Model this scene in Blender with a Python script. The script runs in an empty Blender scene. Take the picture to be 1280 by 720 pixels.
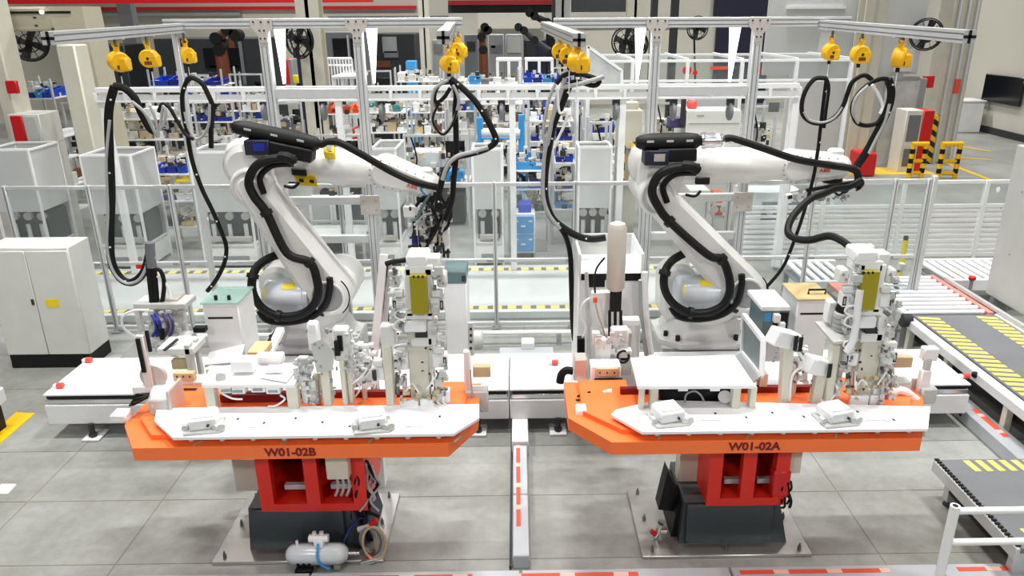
import bpy, math, random
from mathutils import Vector as V

RND = random.Random(11)
sc = bpy.context.scene
col = sc.collection

# ------------------------------------------------------------------ camera
FPX, PITCH, YAW, ROLL, CX = 937.648, 0.349434, 0.012771, 0.005493, 659.333
H = 3.3
cp, sp, cy, sy, cr, sr = (math.cos(PITCH), math.sin(PITCH), math.cos(YAW), math.sin(YAW), math.cos(ROLL), math.sin(ROLL))
FW = V((sy * cp, cy * cp, -sp))
RT0 = V((cy, -sy, 0))
DN0 = FW.cross(RT0)
RT = RT0 * cr + DN0 * sr
DN = DN0 * cr - RT0 * sr
cam_data = bpy.data.cameras.new('camera')
cam = bpy.data.objects.new('camera', cam_data)
col.objects.link(cam)
cam_data.sensor_width = 36
cam_data.lens = 36 * FPX / 1280
cam_data.shift_x = -(CX - 640) / 1280
cam_data.clip_end = 200
mw = cam.matrix_world.copy()
for i in range(3):
    mw[i][0], mw[i][1], mw[i][2], mw[i][3] = RT[i], -DN[i], -FW[i], (0, 0, H)[i]
cam.matrix_world = mw
sc.camera = cam

# ------------------------------------------------------------------ light and exposure
wd = bpy.data.worlds.new('hall_ambience')
sc.world = wd
wd.use_nodes = True
wd.node_tree.nodes['Background'].inputs[0].default_value = (0.97, 0.985, 1, 1)
wd.node_tree.nodes['Background'].inputs[1].default_value = 0.15
sc.view_settings.view_transform = 'Standard'
sc.view_settings.look = 'None'
sc.view_settings.gamma = 1
sc.view_settings.exposure = -0.12
def area(name, loc, sx, sy_, power, color=(1, 0.985, 0.95)):
    l = bpy.data.lights.new(name, 'AREA')
    l.shape = 'RECTANGLE'; l.size = sx; l.size_y = sy_; l.energy = power; l.color = color
    o = bpy.data.objects.new(name, l)
    o.location = loc
    col.objects.link(o)
    return o
# high-bay lamps with reflectors (limited beam), in rows across the hall
for yy, pw in ((1.6, 85), (5.6, 225), (10.5, 200), (16.5, 260), (24.0, 360)):
    for xx in (-4.4, 0.3, 5.0) if yy < 15 else (-9.8, -4.4, 0.3, 5.0, 9.8):
        l = area('ceiling_lamp', (xx, yy, 9.5), 1.3, 0.3, pw)
        l.data.spread = math.radians(125)
for xx in (-5.0, 5.0):       # added fill lamps behind the viewer, tilted to brighten vertical faces
    area('front_fill_lamp', (xx, -4.5, 7.0), 1.3, 0.4, 290).rotation_euler = (math.radians(58), 0, 0)

# ------------------------------------------------------------------ pixel helpers (photograph pixel -> point on a plane of the hall)
def ray(u, v):
    return RT * ((u - CX) / FPX) + DN * ((v - 360) / FPX) + FW
def at(u, v, Y):
    d = ray(u, v); return V((0, 0, H)) + d * (Y / d.y)
def gz(u, v, z=0.0):
    d = ray(u, v); return V((0, 0, H)) + d * ((z - H) / d.z)
def atx(u, v, X):
    d = ray(u, v); return V((0, 0, H)) + d * (X / d.x)

# ------------------------------------------------------------------ materials
MT = {}
def mat(name, c, rough=0.5, metal=0.0, var=0.04, scale=6.0, bump=0.0, coat=0.0):
    m = bpy.data.materials.new(name); m.use_nodes = True
    nt = m.node_tree; b = nt.nodes['Principled BSDF']
    c = [((x / 255) / 12.92 if x / 255 <= 0.04045 else ((x / 255 + 0.055) / 1.055) ** 2.4) for x in c]
    b.inputs['Roughness'].default_value = rough
    b.inputs['Metallic'].default_value = metal
    if coat: b.inputs['Coat Weight'].default_value = coat
    tc = nt.nodes.new('ShaderNodeTexCoord')
    nz = nt.nodes.new('ShaderNodeTexNoise')
    nz.inputs['Scale'].default_value = scale; nz.inputs['Detail'].default_value = 5
    nt.links.new(tc.outputs['Object'], nz.inputs['Vector'])
    mx = nt.nodes.new('ShaderNodeMix'); mx.data_type = 'RGBA'
    mx.inputs[6].default_value = [max(0, x * (1 - 2 * var)) for x in c] + [1]
    mx.inputs[7].default_value = [min(1, x * (1 + 2 * var)) for x in c] + [1]
    nt.links.new(nz.outputs['Fac'], mx.inputs[0])
    nt.links.new(mx.outputs[2], b.inputs['Base Color'])
    if bump:
        bp = nt.nodes.new('ShaderNodeBump'); bp.inputs['Strength'].default_value = bump; bp.inputs['Distance'].default_value = 0.01
        nt.links.new(nz.outputs['Fac'], bp.inputs['Height']); nt.links.new(bp.outputs[0], b.inputs['Normal'])
    if name in ('rubber', 'black'): b.inputs['Specular IOR Level'].default_value = 0.3
    MT[name] = m
    return m
mat('white', (238, 239, 240), 0.4)
mat('plate_white', (242, 243, 246), 0.32, 0.0, 0.02)
mat('robot_white', (224, 224, 222), 0.35, coat=0.2)
mat('robot_grey', (196, 197, 194), 0.4)
mat('alu', (205, 207, 208), 0.36, 0.35, 0.03, 20)
mat('alu_dark', (120, 122, 124), 0.4, 0.5)
mat('bracket', (196, 190, 184), 0.45, 0.4)
mat('ivory', (214, 211, 196), 0.5)
mat('cabinet', (216, 217, 212), 0.45)
mat('beige', (192, 186, 165), 0.45)
mat('column_paint', (200, 196, 182), 0.5)
mat('orange', (255, 120, 58), 0.38, 0, 0.02)
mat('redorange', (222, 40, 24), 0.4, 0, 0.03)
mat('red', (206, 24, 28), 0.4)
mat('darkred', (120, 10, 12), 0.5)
mat('slate', (58, 68, 72), 0.42, 0.1)
mat('steel', (190, 188, 184), 0.32, 0.7, 0.05, 9)
mat('chrome', (225, 226, 228), 0.18, 0.9, 0.02)
mat('black', (18, 18, 19), 0.5)
mat('rubber', (10, 10, 11), 0.6, 0, 0.1)
mat('hose_grey', (170, 172, 174), 0.4)
mat('dark', (40, 43, 47), 0.6)
mat('navy', (22, 26, 52), 0.5)
mat('yellow', (248, 190, 18), 0.35)
mat('stripe_yellow', (242, 222, 112), 0.5)
mat('pink', (226, 138, 126), 0.5)
mat('label_yellow', (240, 214, 30), 0.5)
mat('olive', (158, 146, 26), 0.35)
mat('blue', (22, 70, 190), 0.4)
mat('royal', (18, 40, 150), 0.45)
mat('sky', (60, 150, 215), 0.4)
mat('teal', (60, 130, 130), 0.4)
mat('tealgrey', (98, 122, 124), 0.35)
mat('orangebin', (236, 84, 32), 0.45)
mat('wood', (216, 190, 140), 0.5, 0, 0.1, 14)
mat('tan', (196, 176, 140), 0.55)
mat('brown', (110, 58, 32), 0.5)
mat('wall', (198, 195, 184), 0.7, 0, 0.02, 1.5)
mat('wallgrey', (200, 202, 202), 0.6, 0, 0.02, 1.5)
mat('grey', (150, 153, 155), 0.5)
mat('midgrey', (112, 116, 120), 0.5)
mat('belt', (112, 114, 118), 0.6, 0, 0.05, 30)
mat('duct', (186, 190, 196), 0.4, 0.2)
mat('labelred', (226, 84, 62), 0.45)
mat('tank', (204, 210, 216), 0.28, 0, 0.02, coat=0.4)
mat('translucent_tank', (198, 193, 182), 0.35)
mat('salmon', (232, 84, 76), 0.4)
mat('purple', (70, 56, 108), 0.45)
mat('screen', (8, 10, 16), 0.15)
mat('floor_yellow', (214, 182, 62), 0.55, 0, 0.12)
mat('green', (40, 150, 100), 0.4)

def concrete():
    m = mat('concrete', (163, 163, 156), 0.42, 0, 0.0)
    nt = m.node_tree; b = nt.nodes['Principled BSDF']
    tc = nt.nodes.new('ShaderNodeTexCoord')
    def noise(s, d, r=0.6):
        n = nt.nodes.new('ShaderNodeTexNoise'); n.inputs['Scale'].default_value = s; n.inputs['Detail'].default_value = d; n.inputs['Roughness'].default_value = r
        nt.links.new(tc.outputs['Object'], n.inputs['Vector']); return n
    a, c2 = noise(0.9, 7), noise(14, 4)
    mul = nt.nodes.new('ShaderNodeMath'); mul.operation = 'MULTIPLY_ADD'; mul.inputs[1].default_value = 0.75
    m2 = nt.nodes.new('ShaderNodeMath'); m2.operation = 'MULTIPLY'; m2.inputs[1].default_value = 0.25
    nt.links.new(c2.outputs[0], m2.inputs[0]); nt.links.new(a.outputs[0], mul.inputs[0]); nt.links.new(m2.outputs[0], mul.inputs[2])
    rp = nt.nodes.new('ShaderNodeValToRGB')
    e = rp.color_ramp.elements
    e[0].position = 0.33; e[0].color = (0.2, 0.197, 0.172, 1)
    e[1].position = 0.62; e[1].color = (0.345, 0.358, 0.345, 1)
    nt.links.new(mul.outputs[0], rp.inputs[0]); nt.links.new(rp.outputs[0], b.inputs['Base Color'])
    return m
concrete()
mat('joint', (138, 134, 120), 0.7)

def stripes(name, c1, c2, period, duty, axis, skew=0.0):
    m = mat(name, c1, 0.5)
    nt = m.node_tree; b = nt.nodes['Principled BSDF']
    tc = nt.nodes.new('ShaderNodeTexCoord'); sx = nt.nodes.new('ShaderNodeSeparateXYZ')
    nt.links.new(tc.outputs['Object'], sx.inputs[0])
    ma = nt.nodes.new('ShaderNodeMath'); ma.operation = 'MULTIPLY_ADD'; ma.inputs[1].default_value = skew
    nt.links.new(sx.outputs[1 - axis if axis < 2 else 0], ma.inputs[0]); nt.links.new(sx.outputs[axis], ma.inputs[2])
    dv = nt.nodes.new('ShaderNodeMath'); dv.operation = 'DIVIDE'; dv.inputs[1].default_value = period
    nt.links.new(ma.outputs[0], dv.inputs[0])
    fr = nt.nodes.new('ShaderNodeMath'); fr.operation = 'FRACT'; nt.links.new(dv.outputs[0], fr.inputs[0])
    lt = nt.nodes.new('ShaderNodeMath'); lt.operation = 'LESS_THAN'; lt.inputs[1].default_value = duty
    nt.links.new(fr.outputs[0], lt.inputs[0])
    lin = lambda c: [((x / 255 + 0.055) / 1.055) ** 2.4 for x in c] + [1]
    mx = nt.nodes.new('ShaderNodeMix'); mx.data_type = 'RGBA'
    mx.inputs[6].default_value = lin(c2); mx.inputs[7].default_value = lin(c1)
    nt.links.new(lt.outputs[0], mx.inputs[0]); nt.links.new(mx.outputs[2], b.inputs['Base Color'])
    return m
stripes('hazard_x', (246, 226, 130), (120, 116, 92), 0.17, 0.6, 0)
stripes('hazard_z', (246, 200, 30), (24, 22, 18), 0.24, 0.5, 2, 0.7)
stripes('print_x', (226, 84, 62), (240, 190, 176), 0.33, 0.72, 0)
stripes('print_y', (226, 84, 62), (240, 190, 176), 0.26, 0.8, 1)

def pane(name, tint, haze, hazecol, gloss=0.06):
    m = bpy.data.materials.new(name); m.use_nodes = True
    nt = m.node_tree; nt.nodes.clear()
    out = nt.nodes.new('ShaderNodeOutputMaterial'); tr = nt.nodes.new('ShaderNodeBsdfTransparent'); tr.inputs[0].default_value = (*tint, 1)
    df = nt.nodes.new('ShaderNodeBsdfDiffuse'); df.inputs[0].default_value = (*hazecol, 1)
    gl = nt.nodes.new('ShaderNodeBsdfGlossy'); gl.inputs[1].default_value = 0.08
    tc = nt.nodes.new('ShaderNodeTexCoord'); nz = nt.nodes.new('ShaderNodeTexNoise'); nz.inputs['Scale'].default_value = 2.2; nz.inputs['Detail'].default_value = 6
    nt.links.new(tc.outputs['Object'], nz.inputs['Vector'])
    mm = nt.nodes.new('ShaderNodeMath'); mm.operation = 'MULTIPLY'; mm.inputs[1].default_value = haze * 2
    nt.links.new(nz.outputs['Fac'], mm.inputs[0])
    m1 = nt.nodes.new('ShaderNodeMixShader'); m2 = nt.nodes.new('ShaderNodeMixShader'); m2.inputs[0].default_value = gloss
    nt.links.new(mm.outputs[0], m1.inputs[0]); nt.links.new(tr.outputs[0], m1.inputs[1]); nt.links.new(df.outputs[0], m1.inputs[2])
    nt.links.new(m1.outputs[0], m2.inputs[1]); nt.links.new(gl.outputs[0], m2.inputs[2]); nt.links.new(m2.outputs[0], out.inputs[0])
    MT[name] = m
pane('acrylic', (0.93, 0.95, 0.95), 0.1, (0.45, 0.48, 0.48), 0.03)
pane('acrylic_clear', (0.95, 0.97, 0.97), 0.07, (0.5, 0.54, 0.54), 0.03)
pane('frosted', (0.9, 0.92, 0.92), 0.8, (0.66, 0.68, 0.68), 0.05)
pane('green_glass', (0.72, 0.86, 0.8), 0.35, (0.55, 0.72, 0.68), 0.1)
def emit(name, c, s):
    m = bpy.data.materials.new(name); m.use_nodes = True
    b = m.node_tree.nodes['Principled BSDF']; b.inputs['Base Color'].default_value = (*c, 1)
    b.inputs['Emission Color'].default_value = (*c, 1); b.inputs['Emission Strength'].default_value = s
    MT[name] = m
emit('led', (1, 1, 1), 3.2)
emit('lamp_glow', (1, 0.98, 0.92), 3.0)

# ------------------------------------------------------------------ mesh builder (world coordinates)
class B:
    def __init__(s): s.v = []; s.f = []
    def loft(s, rings, cap=True):
        o = len(s.v); n = len(rings[0])
        for r in rings: s.v += [tuple(p) for p in r]
        for k in range(len(rings) - 1):
            a, b = o + k * n, o + (k + 1) * n
            for i in range(n):
                j = (i + 1) % n
                s.f.append((a + i, a + j, b + j, b + i))
        if cap:
            s.f.append(tuple(o + i for i in range(n))[::-1])
            e = o + (len(rings) - 1) * n
            s.f.append(tuple(e + i for i in range(n)))
        return s
    def obox(s, c, X, Y, Z, ch=0.0):
        c, X, Y, Z = V(c), V(X), V(Y), V(Z)
        if ch <= 0:
            return s.loft([[c - X - Y - Z, c + X - Y - Z, c + X + Y - Z, c - X + Y - Z], [c - X - Y + Z, c + X - Y + Z, c + X + Y + Z, c - X + Y + Z]])
        def ring(k, zz):
            a, b = X * (1 - k / max(X.length, 1e-6)), Y * (1 - k / max(Y.length, 1e-6))
            if k > 0:
                return [c - a - b + zz, c - a - b + zz, c + a - b + zz, c + a - b + zz, c + a + b + zz, c + a + b + zz, c - a + b + zz, c - a + b + zz]
            a2, b2 = X * (1 - ch / X.length), Y * (1 - ch / Y.length)
            return [c - X - b2 + zz, c - a2 - Y + zz, c + a2 - Y + zz, c + X - b2 + zz, c + X + b2 + zz, c + a2 + Y + zz, c - a2 + Y + zz, c - X + b2 + zz]
        zi = Z * (1 - ch / Z.length)
        return s.loft([ring(ch, -Z), ring(0, -zi), ring(0, zi), ring(ch, Z)])
    def box(s, x0, x1, y0, y1, z0, z1, ch=0.0):
        if x0 > x1: x0, x1 = x1, x0
        if z0 > z1: z0, z1 = z1, z0
        d = min(x1 - x0, y1 - y0, z1 - z0) * 0.45
        return s.obox(((x0 + x1) / 2, (y0 + y1) / 2, (z0 + z1) / 2), ((x1 - x0) / 2, 0, 0), (0, (y1 - y0) / 2, 0), (0, 0, (z1 - z0) / 2), min(ch, d))
    def px(s, u0, v0, u1, v1, Y, d, ch=0.004):
        x0, x1, z0, z1 = rect(u0, v0, u1, v1, Y)
        return s.box(x0, x1, Y, Y + d, z0, z1, ch)
    def bar(s, p, q, w, h=None, up=(0, 0, 1)):
        p, q = V(p), V(q); h = h or w; d = (q - p); L = d.length; d = d / L
        up = V(up)
        if abs(d.dot(up)) > 0.95: up = V((0, 1, 0))
        x = d.cross(up).normalized(); z = x.cross(d)
        return s.obox((p + q) / 2, x * w / 2, d * L / 2, z * h / 2)
    def cyl(s, p, q, r, r2=None, n=14, ch=0.0):
        p, q = V(p), V(q); r2 = r if r2 is None else r2
        d = (q - p).normalized(); a = d.orthogonal().normalized(); b = d.cross(a)
        R = lambda c, rr: [c + (a * math.cos(2 * math.pi * i / n) + b * math.sin(2 * math.pi * i / n)) * rr for i in range(n)]
        if ch: return s.loft([R(p, r - ch), R(p + d * ch, r), R(q - d * ch, r2), R(q, r2 - ch)])
        return s.loft([R(p, r), R(q, r2)])
    def lathe(s, p, d, prof, n=18):
        p, d = V(p), V(d).normalized(); a = d.orthogonal().normalized(); b = d.cross(a)
        return s.loft([[p + d * t + (a * math.cos(2 * math.pi * i / n) + b * math.sin(2 * math.pi * i / n)) * max(r, 1e-4) for i in range(n)] for t, r in prof])
    def tube(s, pts, r, n=8, sub=5):
        P = [V(p) for p in pts]
        if sub > 1 and len(P) > 2:
            Q = []
            for i in range(len(P) - 1):
                a, b, c, d = P[max(i - 1, 0)], P[i], P[i + 1], P[min(i + 2, len(P) - 1)]
                for k in range(sub):
                    t = k / sub
                    Q.append(0.5 * (2 * b + (c - a) * t + (2 * a - 5 * b + 4 * c - d) * t * t + (3 * b - a - 3 * c + d) * t ** 3))
            P = Q + [P[-1]]
        rings = []; a = None
        for i, p in enumerate(P):
            t = (P[min(i + 1, len(P) - 1)] - P[max(i - 1, 0)])
            t = t.normalized() if t.length > 1e-7 else V((0, 0, 1))
            a = (t.orthogonal() if a is None else a - t * a.dot(t)).normalized(); b = t.cross(a)
            rr = r(i / (len(P) - 1)) if callable(r) else r
            rings.append([p + (a * math.cos(2 * math.pi * k / n) + b * math.sin(2 * math.pi * k / n)) * rr for k in range(n)])
        return s.loft(rings)
    def prism(s, poly, z0, z1):       # plan polygon
        return s.loft([[V((x, y, z0)) for x, y in poly], [V((x, y, z1)) for x, y in poly]])
    def prismy(s, poly, y0, y1):      # polygon in x,z
        return s.loft([[V((x, y0, z)) for x, z in poly], [V((x, y1, z)) for x, z in poly]])
    def prismx(s, poly, x0, x1):      # polygon in y,z
        return s.loft([[V((x0, y, z)) for y, z in poly], [V((x1, y, z)) for y, z in poly]])
    def hull(s, c1, r1, c2, r2, y0, y1, ch=0.02, n=12):
        def ring(k, y):
            a = V((c2[0] - c1[0], c2[1] - c1[1])); L = a.length; th = math.atan2(a.y, a.x)
            ra, rb = r1 - k, r2 - k
            be = math.acos(max(-1, min(1, (ra - rb) / L)))
            out = []
            for i in range(n + 1):
                t = th + be + (2 * math.pi - 2 * be) * i / n
                out.append(V((c1[0] + ra * math.cos(t), y, c1[1] + ra * math.sin(t))))
            for i in range(n + 1):
                t = th - be + 2 * be * i / n
                out.append(V((c2[0] + rb * math.cos(t), y, c2[1] + rb * math.sin(t))))
            return out
        return s.loft([ring(ch, y0), ring(0, y0 + ch), ring(0, y1 - ch), ring(ch, y1)])
    def ball(s, c, rx, ry=None, rz=None, nu=14, nv=8):
        ry = ry or rx; rz = rz or rx; c = V(c)
        return s.loft([[c + V((rx * math.sin(t) * math.cos(2 * math.pi * i / nu), ry * math.sin(t) * math.sin(2 * math.pi * i / nu), -rz * math.cos(t))) for i in range(nu)] for t in [0.02 + (math.pi - 0.04) * k / nv for k in range(nv + 1)]])
    def torus(s, c, ax, R_, r, n=28, m=6):
        c = V(c); ax = V(ax).normalized(); a = ax.orthogonal().normalized(); b = ax.cross(a)
        o = len(s.v)
        for i in range(n):
            t = 2 * math.pi * i / n; d = a * math.cos(t) + b * math.sin(t)
            for k in range(m):
                w = 2 * math.pi * k / m
                s.v.append(tuple(c + d * (R_ + r * math.cos(w)) + ax * r * math.sin(w)))
        for i in range(n):
            for k in range(m):
                s.f.append((o + i * m + k, o + ((i + 1) % n) * m + k, o + ((i + 1) % n) * m + (k + 1) % m, o + i * m + (k + 1) % m))
        return s
def rect(u0, v0, u1, v1, Y):
    um, vm = (u0 + u1) / 2, (v0 + v1) / 2
    return at(u0, vm, Y).x, at(u1, vm, Y).x, at(um, v1, Y).z, at(um, v0, Y).z

ORG = {}
def ob(name, m, b, parent=None, label=None, kind=None):
    org = ORG.get(parent.name, V((0, 0, 0))) if parent else V((0, 0, 0))
    me = bpy.data.meshes.new(name)
    me.from_pydata([tuple(V(p) - org) for p in b.v], [], b.f)
    me.polygons.foreach_set('use_smooth', [True] * len(me.polygons))
    me.update()
    me.set_sharp_from_angle(angle=0.62)
    me.materials.append(MT[m])
    o = bpy.data.objects.new(name, me); col.objects.link(o)
    if parent:
        o.parent = parent
    ORG[o.name] = org
    if label: o['label'] = label
    if kind: o['kind'] = kind
    return o
def T(name, label, cat, loc, group=None):
    o = bpy.data.objects.new(name, None); col.objects.link(o)
    o.empty_display_size = 0.1
    o.location = loc; ORG[o.name] = V(loc)
    o['label'] = label; o['category'] = cat
    if group: o['group'] = group
    return o
def S(name, m, b, label, cat, group=None):
    xs = [p[0] for p in b.v]; ys = [p[1] for p in b.v]; zs = [p[2] for p in b.v]
    loc = V(((min(xs) + max(xs)) / 2, (min(ys) + max(ys)) / 2, min(zs)))
    b.v = [tuple(V(p) - loc) for p in b.v]
    o = ob(name, m, b)
    o.location = loc; ORG[o.name] = loc
    o['label'] = label; o['category'] = cat
    if group: o['group'] = group
    return o
def dup(root, delta, label, group=None, scale=1.0):
    r = root.copy(); col.objects.link(r); r.location = root.location + V(delta); r['label'] = label
    if scale != 1: r.scale = (scale,) * 3
    if group: r['group'] = group
    for c in root.children:
        k = c.copy(); col.objects.link(k); k.parent = r
        for g in c.children:
            h = g.copy(); col.objects.link(h); h.parent = k
    return r
def structure(name, m, b, parent=None):
    return ob(name, m, b, parent, kind='structure')
def text(body, size, loc, m, parent, rot=(math.pi / 2, 0, 0), sx=1.0, name='lettering', depth=0.002, bold=0.0):
    cu = bpy.data.curves.new(name, 'FONT'); cu.body = body; cu.size = size; cu.align_x = 'CENTER'; cu.align_y = 'CENTER'; cu.extrude = depth; cu.offset = bold
    cu.materials.append(MT[m])
    tmp = bpy.data.objects.new('lettering_source', cu); col.objects.link(tmp)
    me = bpy.data.meshes.new_from_object(tmp.evaluated_get(bpy.context.evaluated_depsgraph_get()))
    bpy.data.objects.remove(tmp)
    o = bpy.data.objects.new(name, me); col.objects.link(o); o.parent = parent
    o.location = V(loc) - ORG[parent.name]; o.rotation_euler = rot; o.scale = (sx, 1, 1)
    return o
def stuff(b, x0, x1, y0, y1, z0, z1, n, s=(0.01, 0.035)):
    for i in range(n):
        x, y, z = RND.uniform(x0, x1), RND.uniform(y0, y1), RND.uniform(z0, z1)
        a, c, d = (RND.uniform(*s) for _ in range(3))
        if i % 4 == 0: b.cyl((x, y, z), (x, y - c * 0.6, z), min(a, 0.018) * 0.6, n=7)
        else: b.box(x - a / 2, x + a / 2, y - c / 2, y + c / 2, z - d / 2, z + d / 2)
    return b
ORD = ['first', 'second', 'third', 'fourth', 'fifth', 'sixth', 'seventh', 'eighth', 'ninth', 'tenth', 'eleventh', 'twelfth']

# ================================================================== SETTING
fl = structure('floor', 'joint', B().box(-17, 17, -2, 32, -0.2, -0.003))
XJ = [-17, -9, -6, -3.57, -2.6, 0.06, 2.32, 4.9, 8, 12, 17]
YJ = [-2, 2, 3.95, 4.63, 5.3, 6.4, 8, 10.5, 13, 17, 21, 26, 32]
for i in range(len(XJ) - 1):
    for j in range(len(YJ) - 1):
        g = 0.005
        ob('slab', 'concrete', B().box(XJ[i] + g, XJ[i + 1] - g, YJ[j] + g, YJ[j + 1] - g, -0.1, 0.0), fl)
structure('wall_back', 'wall', B().box(-17, 17, 30, 30.3, 0, 9))
wr = structure('wall_right', 'wall', B().box(13.7, 14, 0, 30, 0, 9))
structure('wall_left', 'wall', B().box(-17.3, -17, 0, 30, 0, 9))
structure('baseboard_right', 'dark', B().box(13.62, 13.7, 17, 22.2, 0, 0.18))
# building columns standing on the floor
def column(u0, u1, Y, m='column_paint', top=6.5):
    x0, x1 = at(u0, 60, Y).x, at(u1, 60, Y).x
    b = B(); d = (x1 - x0)
    b.box(x0, x1, Y, Y + 0.12 * d, 0, top); b.box(x0, x1, Y + 0.8 * d, Y + 0.92 * d, 0, top); b.box(x0 + 0.42 * d, x1 - 0.42 * d, Y, Y + 0.9 * d, 0, top)
    return structure('column', m, b)
column(374, 402, 14)
column(525, 538, 20)
column(783, 802, 16)
column(694, 712, 24, 'wallgrey')
column(1076, 1102, 16.8)
column(1008, 1020, 22)
cr_ = structure('column', 'ivory', B().box(9.55, 10.15, 17.3, 17.9, 0, 6.5, 0.02))
for k, xx in enumerate((9.66, 9.86, 10.04)):
    ob('pipe', 'alu', B().cyl((xx, 17.24, 0), (xx, 17.24, 6.4), 0.045, n=8), cr_)
ob('corner_guard', 'hazard_z', B().box(9.5, 9.6, 17.2, 17.29, 0.0, 1.1), cr_)
# crane girder and roof beams far behind
def beam(name, m, u0, v0, u1, v1, Y, d, label, cat='beam'):
    b = B().px(u0, v0, u1, v1, Y, d, 0.0); return S(name, m, b, label, cat)
beam('crane_girder', 'red', -120, -14, 462, 4, 20, 0.5, 'long bright red crane girder across the top left edge')
beam('roof_beam', 'dark', 560, 6, 700, 16, 28, 0.4, 'dark roof beam over the far grey shelf cabinets')
beam('pipe_run', 'red', 115, 8, 520, 12, 29.85, 0.14, 'thin red sprinkler pipe running along the far back wall', 'pipe')
beam('roof_beam', 'darkred', 560, 0, 700, 6, 27.5, 0.4, 'dark red roof beam high above the far grey shelf cabinets')
beam('roof_beam', 'dark', 715, -8, 790, 15, 27, 0.4, 'black roof beam to the right of the white far column')
beam('dark_opening', 'navy', 893, -10, 968, 20, 29.8, 0.12, 'dark blue upper window opening above the white tunnel', 'window')
x0, x1, z0, z1 = rect(895, 22, 963, 65, 29.9)
S('dark_opening', 'navy', B().box(x0, x1, 29.85, 29.98, 0, z1), 'tall dark blue doorway behind the right hand overhead frame', 'doorway')
for i, (u0, u1, m, t) in enumerate(((155, 172, 'midgrey', 'grey steel stanchion beside the hanging yellow balancers, far back'), (813, 820, 'dark', 'thin black steel stanchion left of the dark doorway'), (838, 846, 'dark', 'black steel stanchion with bundled cables left of the dark doorway'), (690, 694, 'dark', 'black steel stanchion left of the far white column'))):
    x0, x1 = at(u0, 60, 22).x, at(u1, 60, 22).x
    S('steel_stanchion', m, B().box(x0, x1, 22, 22.3, 0, 6), t, 'stanchion')

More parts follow.
